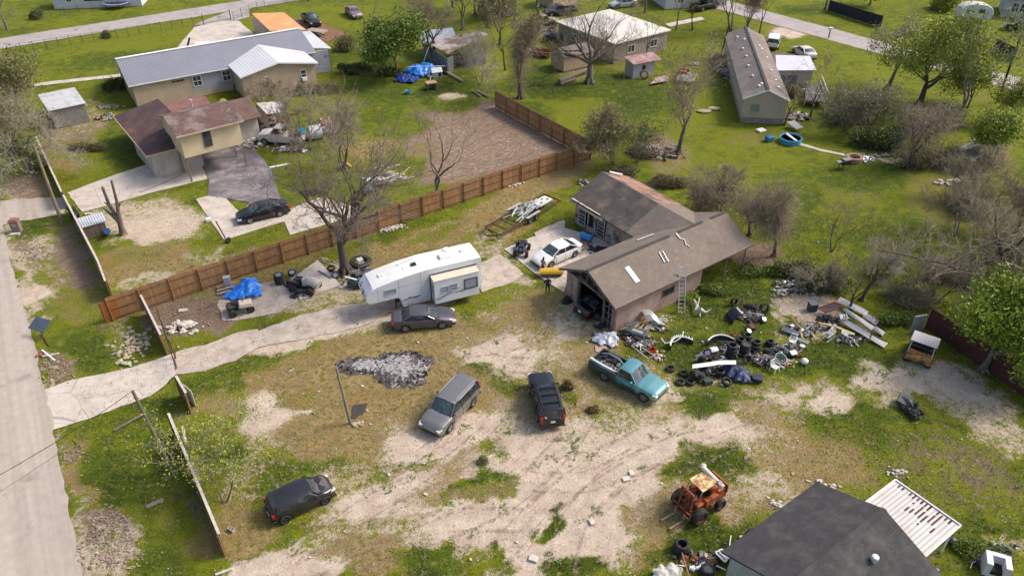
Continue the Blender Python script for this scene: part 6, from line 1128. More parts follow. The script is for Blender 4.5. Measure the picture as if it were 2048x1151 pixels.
tree((1000, 90), -40, label='tall tangled olive tree between the collapsing shed and the scrap pickups', seed=76, r0=.22, levels=6, kids=3, first=.28, spread=.9, leaves=lf_olive, n_leaf=3500, lsize=.14, vines=300)
tree((950, 30), -90, label='dark green tree at the top edge above the collapsing shed', name='leafy_tree', seed=77, r0=.2, levels=5, kids=3, leaves=lf_dark, n_leaf=9000, lsize=.16, ljit=.6)
tree((1352, 60), -70, label='thin tree beside the pale footpath near the top edge', seed=78, r0=.15, levels=5, kids=3, spread=.7, leaves=lf_olive, n_leaf=600)
tree((1290, 25), -90, label='bare tree at the top edge behind the white roofed house', seed=79, r0=.2, levels=6, kids=3)
tree((1463, 62), -70, label='bare reddish-brown tree left of the far end of the grey mobile home', seed=81, r0=.2, levels=6, kids=3, first=.28, spread=.8, stems=2, tw=M('reddish_twigs', (.22, .15, .125), .95, var=.2))
tree((1492, 66), -50, label='second bare multi-stem tree just above the ridge of the grey mobile home', seed=82, r0=.16, levels=6, kids=3, first=.28, spread=.8, stems=3, tw=MATS['reddish_twigs'])
tree((1518, 70), -60, label='slim dark trunk standing on the verge behind the white SUV', seed=83, r0=.14, levels=4, kids=2, first=.5, spread=.5, bk=bark_d)
tree((1838, 212), -10, label='large spreading tree with yellow-green crown in front of the far road, upper right', name='spreading_tree', seed=91, r0=.42, levels=6, kids=3, limbs=5, first=.28, spread=1.0, up=.22, bk=bark_d, tw=twig_g, leaves=lf_yel, n_leaf=13000, lsize=.16, ljit=.55)
tree((1775, 178), 30, label='leaning bare tree left of the yellow-green spreading tree', seed=92, r0=.32, levels=6, kids=3, first=.32, spread=1.0, lean=(.22, 0), bk=bark, tw=twig_g, leaves=lf_silver, n_leaf=1600)
tree((1900, 255), 20, label='tall pale-limbed bare tree leaning right in the thicket, upper right', seed=93, r0=.24, levels=6, kids=3, first=.36, spread=.7, lean=(.32, 0), tw=twig_g, bk=bark, leaves=lf_bright, n_leaf=3500, lsize=.14, ljit=.4)
tree((1815, 335), 190, label='brown stump-like tree smothered in dead vines', name='vine_covered_tree', seed=94, r0=.35, levels=5, kids=3, first=.4, spread=1.1, vines=1300, vine_h=(0, .9), vine_r=1.7, bk=bark_d)
tree((2030, 600), 395, label='dark bare tree cut by the right edge above the bright green tree', seed=95, r0=.33, levels=6, kids=3, limbs=5, first=.34, spread=1.3, up=.04, lean=(.05, 0), bk=bark_d, tw=twig_g, vines=500, vine_r=1.2)
tree((1722, 600), 455, label='slender bare tree in front of the long grass, left of the maroon fence', seed=96, r0=.16, levels=6, kids=3, first=.34, spread=.9, lean=(.12, 0), tw=twig_g, bk=bark_d)
tree((1765, 560), 500, label='pale arching bare shrub tree between the slender tree and the maroon fence', seed=97, r0=.08, levels=6, kids=3, first=.2, stems=3, spread=1.2, up=0, tw=bark_p)
tree((1664, 502), 378, label='young twin-stemmed bare sapling alone on the lawn behind the garage', name='sapling', seed=98, r0=.07, levels=4, kids=3, first=.55, spread=.45, stems=2, twig=.008, cat='sapling')
tree((1500, 470), 350, label='leaning trunk with dead vines right behind the garage roof', name='vine_covered_tree', seed=99, r0=.18, levels=5, kids=3, first=.35, spread=1.0, lean=(-.25, .1), vines=900, vine_h=(.35, 1), vine_r=1.7)
tree((1548, 512), 345, label='column of dead brown vines behind the right end of the garage', name='vine_covered_tree', seed=100, r0=.2, levels=5, kids=3, first=.4, spread=.6, vines=1700, vine_h=(0, 1), vine_r=1.3)
tree((1228, 330), 195, label='green-tinged thicket tree at the corner of the cedar fence', seed=101, r0=.09, levels=6, kids=3, first=.25, stems=4, spread=.8, leaves=lf_olive, n_leaf=2600, lsize=.11, vines=500)
tree((1272, 325), 230, label='small twiggy tree right of the thicket by the fence corner', seed=102, r0=.08, levels=5, kids=3, first=.25, stems=3, spread=.8, leaves=lf_mid, n_leaf=900)
tree((447, 1005), 850, label='slim sapling with sparse bright green leaves behind the rotting fence, lower left', name='sapling', seed=203, r0=.06, levels=5, kids=3, first=.28, stems=2, spread=1.0, lean=(.12, 0), leaves=lf_yel, n_leaf=2600, lsize=.075, ljit=.2, twig=.006, cat='sapling', tw=bark_p, bk=bark)
tree((60, 345), 185, label='pale bare tree spreading over the fence at the left edge', seed=104, r0=.26, levels=6, kids=3, first=.26, stems=2, spread=1.2, up=.08, tw=bark_p, bk=bark, lean=(-.1, 0))
tree((8, 130), -30, label='tall brown bare tree at the far left edge by the road', seed=105, r0=.28, levels=6, kids=3, first=.32, spread=.8)
tree((45, 240), 110, label='olive brown leafy tree at the left edge above the metal shed', name='leafy_tree', seed=106, r0=.2, levels=6, kids=3, leaves=lf_olive, n_leaf=5500, lsize=.13, ljit=.5, vines=600, vine_r=1.5)
tree((10, 230), 90, label='brownish bushy tree cut by the left edge', name='leafy_tree', seed=107, r0=.2, levels=6, kids=3, leaves=lf_olive, n_leaf=4500, lsize=.13, ljit=.6, vines=400, vine_r=1.5)
tree((1965, 740), 560, label='dense bright green tree overhanging the maroon fence at the right edge', name='leafy_tree', seed=108, r0=.28, levels=5, kids=3, limbs=6, first=.24, spread=1.0, leaves=lf_bright, n_leaf=24000, lsize=.12, ljit=.42)
tree((2040, 720), 560, label='darker leafy tree cut by the right edge', name='leafy_tree', seed=109, r0=.28, levels=5, kids=4, first=.24, spread=1.1, leaves=lf_mid, n_leaf=16000, lsize=.13, ljit=.55)
tree((2030, 470), 330, label='brown tangled tree cut by the right edge above the lawn', seed=110, r0=.2, levels=6, kids=3, spread=1.0, vines=1200, vine_r=1.3)
tree((1985, 330), 215, label='yellow-green young tree beside the collapsed shack', name='leafy_tree', seed=111, r0=.16, levels=5, kids=4, leaves=lf_bright, n_leaf=7000, lsize=.13, ljit=.4)
tree((2025, 250), 150, label='light green leafy tree at the right edge behind the utility pole', name='leafy_tree', seed=112, r0=.14, levels=5, kids=4, leaves=lf_yel, n_leaf=5000, lsize=.13, ljit=.5)
tree((1935, 215), 110, label='yellow-green tree between the leaning tree and the utility pole', name='leafy_tree', seed=113, r0=.14, levels=5, kids=4, leaves=lf_yel, n_leaf=5000, lsize=.13, ljit=.5)
tree((1030, 40), -60, label='bare tree beside the house with the grey-brown roof', seed=114, r0=.18, levels=6, kids=3, tw=twig_g)
tree((1650, 20), -70, label='bare trunk by the far road at the top edge', seed=115, r0=.2, levels=5, kids=3, bk=bark_d)
tree((1740, 10), -60, label='green tree behind the black fence at the top edge', name='leafy_tree', seed=116, r0=.2, levels=5, kids=3, leaves=lf_mid, n_leaf=5000, lsize=.18, ljit=.6)
tree((620, 1), -80, label='tree just above the orange carport at the top edge', seed=117, r0=.2, levels=6, kids=3)
for i, (px, ty, sil, lab) in enumerate((((1690, 262), 150, 1, 'leftmost tall twiggy tree of the grey-green thicket right of the deck'), ((1745, 268), 165, 1, 'middle twiggy tree of the grey-green thicket right of the deck'), ((1860, 300), 200, 0, 'brown twiggy tree right of the vine-smothered stump'), ((1945, 395), 285, 0, 'twiggy tree in front of the collapsed shack'), ((1915, 470), 355, 0, 'grey bare tree at the left edge of the scrub below the shack'), ((1965, 530), 395, 0, 'bare tree in the scrub above the bright green tree'), ((1870, 600), 480, 0, 'pale arching tree left of the bright green tree'), ((1640, 590), 525, 0, 'low bare tree among the dark leafy bush and scrap'), ((1440, 430), 330, 2, 'vine-draped bare tree just behind the garage ridge'))):
 tree(px, ty, label=lab, seed=130+i, r0=.10, levels=6, kids=3, first=.2, stems=3, spread=1.0, up=.2, tw=twig_m if sil == 2 else twig_g, leaves=lf_silver if sil == 1 else None, n_leaf=2200, lsize=.1, vines=500 if sil == 2 else 0, vine_r=1.2)
def limb_tree(label, paths, seed, bk=bark_d, tw=twig_g, n=3, L=.85):
 g = G(*paths[0][0][0][:2]); t = thing('crooked_tree', label, 'tree', g); rd = random.Random(seed); VS = []
 for pts, ra, rb in paths:
  P_ = [G(*p)-g for p in pts]; P_ = [p+Vector((rd.gauss(0, .1), rd.gauss(0, .1), 0))*(i > 0) for i, p in enumerate(P_)]; k = len(P_); mesh_obj('trunk' if ra > .2 else 'limb', MB().tube(P_, [ra+(rb-ra)*i/(k-1) for i in range(k)], 8), bk, t, smooth=True)
  for i in range(1, k):
   for _ in range(n):
    f = rd.random(); p = P_[i-1]+(P_[i]-P_[i-1])*f; s_, _t = grow(rd, L*rd.uniform(2, 4), 1.0, max(.02, rb*.8), levels=3, kids=2, up=.1, wander=.25, first=.45, lean=(rd.gauss(0, 1.4), rd.gauss(0, 1.4)), twig=.014)
    VS += [(a+p.x, b_+p.y, c+p.z, d+p.x, e+p.y, f_+p.z, r1, r2, l) for a, b_, c, d, e, f_, r1, r2, l in s_]
 V, F = seg_mesh(VS, 3); np_mesh('crown', V, F, tw, t)
for i, (px, ty, lab) in enumerate((((1010, 140), -40, 'tall thin bare tree just left of the vine-wrapped trunk'), ((1075, 30), -90, 'bare tree above the scrap pickups, top edge'), ((1290, 120), 20, 'thin bare tree at the right corner of the white roofed house'), ((1385, 60), -60, 'bare tree left of the far footpath at the top'), ((1620, 235), 100, 'slim bare tree at the corner of the wooden deck'), ((1568, 250), 150, 'thin twiggy tree against the front corner of the grey mobile home'), ((1700, 620), 500, 'thin bare tree behind the fallen metal sheets'), ((1850, 560), 430, 'tall bare tree in the scrub left of the crooked tree'), ((1940, 600), 430, 'leaning bare tree above the maroon fence'), ((1395, 440), 320, 'bare tree with vines above the garage ridge, leftmost of three'))): tree(px, ty, label=lab, seed=170+i, r0=.13, levels=6, kids=2, limbs=4, first=.38, spread=.85, up=.2, tw=twig_g if i % 2 else twig_m, bk=bark_d, lean=((i % 3-1)*.15, 0), vines=900 if i == 9 else 0)
limb_tree('crooked dark tree at the right edge with a long limb reaching left over the lawn', [([(1975, 640, 0), (1985, 600, 1.6), (2000, 560, 3.2), (2005, 520, 4.8), (1992, 478, 6.2)], .34, .16), ([(1992, 480, 6.2), (1960, 492, 6.0), (1925, 508, 5.8), (1890, 535, 5.4), (1858, 560, 5.0)], .17, .06), ([(1900, 528, 5.5), (1850, 520, 5.8), (1800, 508, 5.7), (1760, 500, 5.4)], .07, .03), ([(1998, 505, 5.5), (2030, 490, 6.5), (2060, 470, 7.5)], .14, .06), ([(1992, 480, 6.2), (1985, 440, 7.5), (2000, 400, 8.6)], .12, .04)], 5)
tree((30, 330), 150, label='brown bare tree with pale twigs at the left edge between road and fence', seed=151, r0=.2, levels=6, kids=3, spread=1.0, tw=twig_g, leaves=lf_olive, n_leaf=900)
tree((15, 60), -90, label='brown twiggy tree in the top left corner', seed=152, r0=.22, levels=6, kids=3)
tree((905, 15), -100, label='tall dark bare tree at the top edge left of the dark green tree', seed=153, r0=.22, levels=6, kids=3, bk=bark_d)
tree((975, 55), -60, label='bare tree between dark green tree and vine-wrapped trunk, top', seed=154, r0=.2, levels=6, kids=3)
# pollarded trunk
g = G(247, 468); t = thing('pollarded_tree', 'cut-back tree trunk with three bare stubs in the left front garden', 'tree', g); b = MB(); Hh = solve_h(247, 468, 362)
b.tube([(0, 0, -.1), (0, 0, .5), (.05, 0, 1.3), (.05, 0, 1.7)], [.38, .28, .24, .24], 10); mesh_obj('trunk', b, bark, t, smooth=True)
for pts, rr in ((((.1, 0, 1.5), (.25, 0, 2.6), (.35, .1, 3.4), (.5, .1, Hh)), (.2, .17, .14, .1)), (((-.05, 0, 1.5), (-.25, 0, 2.4), (-.45, .1, 3.2), (-.5, .1, Hh*.88)), (.2, .17, .15, .13)), (((-.05, 0, 1.3), (-.4, 0, 1.9), (-.8, 0, 2.5), (-1.05, 0, 2.75)), (.16, .13, .11, .06)), (((.35, .1, 2.8), (.6, .1, 3.2)), (.08, .05)), (((-.4, 0, 3.0), (-.75, 0, 3.35)), (.08, .05))):
 b = MB(); b.tube(pts, rr, 8); mesh_obj('stub', b, bark, t, smooth=True)
# shrubs
bush((1700, 240), 9, 6, 3.2, 'wide grey-green shrub on the lawn right of the wooden deck', 1, lf_silver, 5000, 500)
bush((1760, 290), 8, 5, 2.6, 'dark green low shrub left of the vine-smothered stump', 2, lf_dark, 7000, 200, lsize=.14)
bush((1880, 250), 8, 5, 3.4, 'mixed grey and green thicket under the spreading tree', 3, lf_silver, 4500, 700)
bush((1870, 330), 9, 4, 2.4, 'brown brush thicket in front of the collapsed shack', 4, lf_olive, 2000, 900, tw=twig_m)
bush((1950, 420), 8, 5, 3.0, 'brown and green scrub below the collapsed shack', 5, lf_olive, 3000, 700)
bush((1930, 560), 7, 4, 2.6, 'grey-brown scrub behind the maroon fence', 6, lf_olive, 1500, 900, tw=twig_g)
bush((1820, 600), 5, 4, 1.8, 'pale twiggy scrub near the upright metal sheet', 7, lf_olive, 900, 700, tw=twig_g)
bush((2025, 540), 5, 4, 2.8, 'dark scrub at the right edge', 8, lf_dark, 3000, 500)
bush((1640, 575), 4.5, 3.0, 1.6, 'dark leafy bush among the scrap behind the yard', 9, lf_dark, 4500, 200, lsize=.09)
bush((1590, 545), 4, 2, 1.5, 'brownish bush around the leaning board sheet behind the garage', 10, lf_olive, 1800, 400)
bush((1378, 600), 1.5, 1.2, .9, 'bright green weed clump by the leaning ladder', 11, lf_bright, 1400, 30, lsize=.06)
bush((1420, 585), 3, 1.4, .9, 'green weeds along the near garage wall', 12, lf_mid, 2200, 30, lsize=.07)
bush((1530, 545), 5, 2, .8, 'green weeds under the open end of the garage roof', 13, lf_mid, 3500, 30, lsize=.08)
bush((1330, 370), 6, 2, 1.2, 'brown brush along the back of the garage', 14, lf_olive, 1800, 600)
bush((1240, 350), 4, 2, 1.2, 'tangled brush at the back corner of the garage', 15, lf_olive, 1500, 400)
bush((1290, 310), 5, 3, .8, 'low heap of cut branches by the bare olive tree', 16, lf_olive, 400, 700, tw=twig_m, name='brush_pile', cat='brush pile')
bush((712, 145), 6, 3, 1.5, 'low green hedge growth right of the long house', 17, lf_dark, 4500, 200, lsize=.13)
bush((690, 100), 4, 3, 2.4, 'grey-green bush beside the patchwork porch', 18, lf_olive, 3000, 300)
bush((780, 150), 4, 2, 1.3, 'dark green undergrowth below the leafy tree', 19, lf_dark, 3000, 100, lsize=.13)
bush((560, 190), 8, 2.0, .9, 'pale dry brush in front of the tan wing wall', 20, lf_olive, 700, 900, tw=twig_g)
bush((640, 185), 7, 2.4, 1.6, 'grey dry brush below the stained blue wall', 21, lf_olive, 900, 700, tw=twig_g)
bush((232, 180), 3.4, 3, 1.7, 'dark evergreen bush at the left end of the long house', 22, lf_dark, 4000, 60, lsize=.12)
bush((212, 75), 2, 1.6, 1.2, 'small dark bush by the far wire fence', 23, lf_dark, 1400, 60, lsize=.1)
bush((72, 38), 2.4, 2, 1.4, 'small dark bush beside the pale dirt lot', 24, lf_dark, 1400, 60, lsize=.12)
bush((1270, 103), 2.6, 2, 1.4, 'green bush at the corner of the white roofed house', 26, lf_bright, 1600, 40, lsize=.13)
bush((1440, 130), 3, 5, 1.2, 'dull shrubs and rubbish along the left wall of the grey mobile home', 27, lf_olive, 1500, 400, tw=twig_g)
bush((1590, 190), 3, 4, 1.8, 'bare twiggy bush between the grey mobile home and its deck', 28, lf_olive, 500, 500, tw=twig_m)
bush((20, 300), 6, 5, 1.8, 'grassy scrub at the left edge below the pale bare tree', 29, lf_mid, 5000, 200)
bush((170, 300), 6, 1.6, 1.0, 'low bushes along the ditch below the metal shed', 30, lf_olive, 2000, 300)
bush((1000, 30), 8, 5, 4, 'dark evergreen mass behind the vine-wrapped trunk', 31, lf_dark, 7000, 300, lsize=.18)
bush((1880, 20), 5, 4, 3.5, 'yellow-green crown of a tree behind the spreading tree', 32, lf_yel, 4500, 100, lsize=.18)
bush((1790, 640), 4, 2.4, .9, 'green weeds along the right side of the fallen metal sheets', 33, lf_mid, 3000, 60, lsize=.08)
bush((1960, 1110), 3, 2, .7, 'dark green weeds beside the white cabinet, bottom right', 34, lf_mid, 3500, 20, lsize=.06)
bush((1135, 775), .9, .7, .8, 'dry brown brush clump between the black SUV and the teal pickup', 35, lf_olive, 200, 260, tw=M('rusty_twigs', (.17, .09, .05), .95), twl=.3)
bush((1185, 820), 1.2, .8, .4, 'low dry brown brush below the teal pickup', 36, lf_olive, 150, 260, tw=MATS['rusty_twigs'], twl=.3)
bush((965, 925), .8, .6, .5, 'tuft with a small rotten stump in the pale dirt', 37, lf_mid, 500, 120, tw=twig_m, lsize=.05, twl=.3)
def solo(name, mb, mat, label, cat, group=None, **k): return tag(mesh_obj(name, mb, mat, **k), label, cat, group)
def mat_only(n): return MATS[n]
def tyre(px, r=.34, w=.22, n=1, z=0, tilt=0, az=0, rim=None, label='', group='loose tyres in the scrap yard'):
 for i in range(n):
  g = G(px[0], px[1]); zz = z+w/2+i*(w+.015) if not tilt else z+r*math.sin(tilt)+w*.4*math.cos(tilt)
  lab = label[i] if isinstance(label, list) else label
  t = thing('tyre', lab, 'tyre', (g.x+(.03*math.sin(i*3+px[0])), g.y+.03*math.cos(i*2), zz), az, group); T = Matrix.Rotation(tilt, 4, 'X'); h = w/2
  b = MB(); b.T = T; b.lathe([(r*.62, -h*.85), (r*.86, -h), (r, -h*.65), (r*1.0, -h*.15), (r*.985, 0), (r*1.0, h*.15), (r, h*.65), (r*.86, h), (r*.62, h*.85), (r*.66, 0)], 24, closed=True); mesh_obj('tread', b, tyre_m, t, smooth=50)
  if rim and i == n-1: b = MB(); b.T = T; b.lathe([(r*.64, h*.7), (r*.56, h*.75), (r*.5, h*.2), (r*.2, h*.25), (r*.15, h*.5), (.01, h*.5)], 18); [b.box((math.cos(a)*r*.35, math.sin(a)*r*.35, h*.36), (r*.3, r*.12, .04), rz=a) for a in [k*1.2566 for k in range(5)]]; mesh_obj('rim', b, rim, t, smooth=40)
rr_ = M('rusty_rim', (0, 0, 0));
tyre((1340, 739), .34, label='single bare tyre lying on the grass right of the teal pickup bonnet')
tyre((1366, 749), .34, .24, label='bare tyre behind the pair of tyres at the near end of the scrap heap')
tyre((1360, 766), .35, .2, label='left tyre of the touching pair nearest the teal pickup')
tyre((1381, 766), .35, .24, label='right tyre of the touching pair nearest the teal pickup')
tyre((1452, 768), .36, .26, label='bare tyre at the near edge of the heap below the navy sheet', tilt=.35, az=.4)
tyre((1438, 750), .36, .26, 2, label=['lower tyre of the short stack left of the navy sheet', 'upper tyre of the short stack left of the navy sheet'])
tyre((1461, 712), .40, .27, 4, label=['bottom tyre of the tallest wide stack in the middle of the heap', 'second tyre up in the tallest wide stack', 'third tyre up in the tallest wide stack', 'open top tyre of the tallest wide stack in the middle of the heap'])
tyre((1479, 690), .33, .22, 3, label=['bottom tyre of the stack left of the wheel stack', 'middle tyre of the stack left of the wheel stack', 'top tyre of the stack left of the wheel stack'])
tyre((1493, 682), .35, .22, 3, label=['bottom tyre of the stack behind the wheel stack', 'middle tyre of the stack behind the wheel stack', 'top tyre of the stack behind the wheel stack'])
tyre((1487, 710), .38, .26, 4, rim=rim_dark, label=['bottom tyre of the tall wheel stack', 'second tyre up in the tall wheel stack', 'third tyre up in the tall wheel stack', 'capped wheel on top of the tall wheel stack'])
tyre((1510, 698), .42, .26, 2, label=['wide bottom tyre of the stack at the right of the heap', 'wide second tyre of the stack at the right of the heap'])
tyre((1512, 698), .34, .2, 1, z=.56, label='smaller tyre on top of the wide stack at the right of the heap')
tyre((1503, 656), .36, .24, rim=rr_, tilt=.15, label='wheel with rusty brown rim at the far end of the heap')
tyre((1496, 667), .33, .22, rim=rim_m, tilt=.5, az=1.0, label='tilted wheel with bright alloy rim below the rusty one')
tyre((1445, 718), .32, .22, rim=rim_m, label='wheel with pale rim left of the tallest stack')
tyre((1430, 727), .30, .2, rim=rr_, label='wheel with brown rim behind the white bumper strip')
tyre((1492, 725), .36, .24, tilt=1.2, az=.3, label='tyre leaning upright right of the navy sheet')
tyre((1505, 708), .36, .24, label='tyre lying between the wheel stack and the wide stack')
tyre((1467, 610), .36, .26, tilt=1.45, az=.5, label='upright tyre at the left end of the rusty quad frame')
tyre((1527, 625), .42, .26, tilt=1.2, az=.2, label='large upright tyre at the right end of the rusty quad frame')
tyre((1527, 643), .30, .18, rim=rim_m, tilt=.6, az=.6, label='wheel with white hub cap right of the quad frame')
tyre((1414, 712), .32, .22, rim=rim_m, tilt=.9, az=-.3, label='wheel with pale hub behind the white wedge panel')
tyre((1393, 752), .34, .24, 2, label=['lower tyre beside the black engine lump', 'upper tyre beside the black engine lump'])
tyre((1405, 744), .33, .22, 2, label=['bottom tyre under the left end of the white bumper strip', 'top tyre under the left end of the white bumper strip'])
tyre((1538, 690), .30, .22, 2, label=['lower tyre left of the grey dashboard panels', 'upper tyre left of the grey dashboard panels'])
tyre((1560, 706), .3, .2, label='tyre behind the grey-green tub chair', tilt=.4)
tyre((1361, 1100), .42, .34, 2, label=['lower tyre of the pair beside the leaning red-brown plank, bottom edge', 'upper tyre of the pair beside the leaning red-brown plank, bottom edge'], group='tyres by the dark roofed house')
tyre((1412, 1149), .40, .3, 2, rim=rim_dark, label=['lower tyre under the dark vented wheel at the bottom edge', 'dark vented wheel on top of its stack at the bottom edge'], group='tyres by the dark roofed house')
tyre((1507, 1070), .36, .24, label='grey-green tyre half hidden under the eave of the dark roofed house', group='tyres by the dark roofed house')
tyre((560, 566), .42, .3, 3, rim=steel_m, label=['bottom tyre of the drum-like stack near the blue tarp', 'middle tyre of the drum-like stack near the blue tarp', 'pale-hubbed top wheel of the drum-like stack near the blue tarp'], group='tyres by the cedar fence')
tyre((585, 553), .36, .24, rim=rim_m, z=.2, tilt=.3, label='alloy wheel lying on scrap left of the beige covered machine', group='tyres by the cedar fence')
tyre((672, 556), .34, .22, rim=rim_m, tilt=.8, label='dark wheel with white spokes leaning at the foot of the big bare tree', group='tyres by the cedar fence')
tyre((681, 567), .34, .1, rim=rim_m, label='flat white hub cap wheel below the big bare tree', group='tyres by the cedar fence')
tyre((662, 540), .34, .24, label='bare tyre left of the big tree trunk', tilt=.3, group='tyres by the cedar fence')
tyre((722, 526), .95, .3, label='huge tractor tyre lying flat behind the camper nose', group='tyres by the cedar fence')
b = MB(); b.box(G(720, 521, .42), (.5, .5, .35), .5); solo('white_box', b, M('off_white', (.55, .52, .46), .7, var=.15), 'pale box standing on the huge tractor tyre', 'box')
# blue tarpaulin draped over boxes
def drape(name, pts, mat, label, cat, seed=1, wr=.08, base=0.0, group=None, res=34):
 """pts: bumps (px, py, height, radius m); outline from union of bumps"""
 rs = np.random.RandomState(seed); P_ = [(G(p[0], p[1]), p[2], p[3]) for p in pts]; x0 = min(g.x-r for g, h, r in P_); x1 = max(g.x+r for g, h, r in P_); y0 = min(g.y-r for g, h, r in P_); y1 = max(g.y+r for g, h, r in P_)
 X_, Y_ = np.meshgrid(np.linspace(x0, x1, res), np.linspace(y0, y1, res)); Z = np.full(X_.shape, -.2); In = np.zeros(X_.shape, bool)
 for g, h, r in P_:
  d = np.sqrt((X_-g.x)**2+(Y_-g.y)**2)/r; d = d*(1+.18*np.sin(np.arctan2(Y_-g.y, X_-g.x)*5+seed)); z = h*np.clip(1.25-d*1.1, 0, 1)**.55; Z = np.maximum(Z, np.where(d < 1, z, -.2)); In |= d < 1
 Z = Z+base+(vnoise(X_.ravel(), Y_.ravel(), .22, seed)-.5).reshape(X_.shape)*wr*2+.03+(vnoise(X_.ravel(), Y_.ravel(), .55, seed+3)-.5).reshape(X_.shape)*wr*2
 Z = np.maximum(Z, .02)
 V = np.stack([X_, Y_, Z], -1).reshape(-1, 3); idx = np.arange(res*res).reshape(res, res); F = []
 for i in range(res-1):
  for j in range(res-1):
   if In[i, j] and In[i+1, j] and In[i, j+1] and In[i+1, j+1]: F.append((idx[i, j], idx[i, j+1], idx[i+1, j+1], idx[i+1, j]))
 o = np_mesh(name, V, np.array(F), mat); o.data.polygons.foreach_set('use_smooth', np.ones(len(F), bool)); return tag(o, label, cat, group)
blue_t = M('blue_tarp', (.012, .16, .62), .35, var=.25, scale=3, col2=(.05, .30, .75), c2=(.5, .65), c2s=3)
drape('blue_tarp', [(500, 578, .95, .95), (484, 588, .5, 1.0), (468, 592, .3, .75), (513, 590, .45, .6)], blue_t, 'bright blue tarpaulin heaped over something by the cedar fence', 'tarp', 5)
drape('grey_plastic_sheet', [(1203, 680, .45, .75), (1218, 678, .5, .7), (1224, 690, .2, .45)], M('grey_plastic_sheet', (.36, .38, .43), .3, var=.15), 'crumpled grey plastic sheet outside the garage corner', 'plastic sheet', 7, .07)
drape('navy_sheet', [(1462, 745, .7, .8), (1478, 752, .55, .8), (1490, 759, .3, .55)], M('navy_sheet', (.012, .02, .075), .5, var=.3, scale=3), 'dark navy sheet draped over scrap next to the tyres', 'sheet', 9, .05)
drape('white_rubbish_heap', [(1325, 1150, .4, .55), (1345, 1147, .45, .55), (1335, 1162, .3, .7)], M('white_rubbish', (.50, .475, .42), .7, var=.15), 'white heap of bags and panels at the bottom edge, left of the vented wheel', 'rubbish heap', 3, .08)
for p, lab, s in (((812, 158), 'dark blue tarp on the ground left of the white dog kennel', 1), ((833, 147), 'bright blue tarp bundle behind the white dog kennel', 2), ((852, 143), 'blue tarp mound just left of the white dog kennel', 3)):
 drape('blue_tarp', [(p[0], p[1], 1.1 if s > 1 else .5, 1.5), (p[0]+8, p[1]+3, .7 if s > 1 else .4, 1.3)], blue_t if s > 1 else M('dark_blue_tarp', (.012, .04, .22), .5, var=.3), lab, 'tarp', 10+s, .12)
# rubble, stones
def rubble(px, w, d, n, label, mat, seed=1, s=(.1, .35), name='rubble_pile', cat='rubble', h=.0, rz=0):
 g = G(*px); rd = random.Random(seed); b = MB(); c, s_ = math.cos(R(rz)), math.sin(R(rz))
 for i in range(n):
  x = rd.gauss(0, .42)*w; y = rd.gauss(0, .42)*d; e = max(0, 1-(abs(x)/w+abs(y)/d)*.9); k = rd.uniform(*s)*.72; b.blob((g.x+x*c-y*s_, g.y+x*s_+y*c, k*.3+h*e*rd.random()), (k, k*rd.uniform(.6, 1), k*rd.uniform(.35, .7)), seed*97+i, .35, 6)
 return solo(name, b, mat, label, cat)
pale_rub = M('pale_rubble', (.58, .54, .48), .9, var=.25, scale=6, col2=(.40, .32, .24), c2s=3); grey_rub = M('grey_rubble', (.30, .26, .22), .9, var=.4, scale=4)
rubble((362, 655), 1.4, .9, 70, 'heap of whitish rubble on the brown soil by the leaning yard fence', pale_rub, 1, h=.4)
rubble((268, 690), 1.6, 2.2, 130, 'scatter of tan broken stones in the grass outside the yard fence', M('tan_rubble', (.40, .33, .23), .95, var=.3, scale=4), 2, (.08, .28))
rubble((785, 456), 1.5, .5, 80, 'row of small white rocks at the foot of the cedar fence', pale_rub, 3, (.07, .22), rz=20)
rubble((1022, 369), 1.3, .6, 60, 'white rocks by the cedar fence behind the flat trailer', pale_rub, 4, (.08, .26), rz=20)
rubble((1166, 366), .9, .6, 50, 'dark and white rubble left of the garage rear wing', M('dark_rubble', (.12, .11, .10), .9, var=.5, scale=3, col2=(.5, .48, .45), c2=(.55, .6), c2s=3), 5, (.08, .25), h=.3)
rubble((255, 726), .9, .3, 9, 'few square pale blocks beside the concrete drive', M('mossy_block', (.42, .40, .30), .9, var=.2), 6, (.15, .3))
rubble((648, 521), .8, .5, 45, 'tan rubble and sticks behind the concrete pad', M('tan_rubble', (0, 0, 0)), 7, (.06, .18), h=.2)
rubble((1310, 300), 3, 1.6, 90, 'heap of broken boards and rubble by the bare olive tree', grey_rub, 8, (.1, .4), h=.3)
rubble((1325, 640), .8, .8, 50, 'pale debris right of the bent metal sheet', pale_rub, 10, (.05, .14), h=.1)
rubble((1640, 968), 1.5, .5, 22, 'pale stones at the far corner of the dark roofed house', pale_rub, 13, (.08, .22), rz=-30)
rubble((1790, 945), 1.0, .5, 16, 'grey and white stones just behind the patio cover', pale_rub, 14, (.08, .24))
rubble((1560, 1010), 1.0, .5, 22, 'pale stones left of the dark roofed house', pale_rub, 15, (.06, .2), rz=-40)
rubble((1790, 312), 3, .6, 60, 'line of rubble and bark under the vine-smothered stump', grey_rub, 17, (.1, .35), h=.2)
rubble((1905, 365), 2, 1, 50, 'splintered white rubble below the collapsed shack', pale_rub, 18, (.1, .4), h=.2)
rubble((715, 848), .5, .3, 10, 'broken bricks at the foot of the bare pole near the ash pile', M('tan_rubble', (0, 0, 0)), 19, (.12, .25))
rubble((520, 262), 2.4, 1.2, 130, 'mixed rubbish heap in front of the lean-to shelter', M('mixed_rubbish', (.30, .24, .22), .9, var=.6, scale=2, col2=(.10, .07, .06), c2s=1.5), 21, (.1, .35), h=.7)
rubble((548, 232), 2.0, 1.3, 110, 'dark red clutter under the lean-to shelter', M('dark_red_clutter', (.12, .04, .035), .9, var=.6, scale=2, col2=(.04, .03, .03), c2s=1.5), 22, (.1, .4), h=.9)
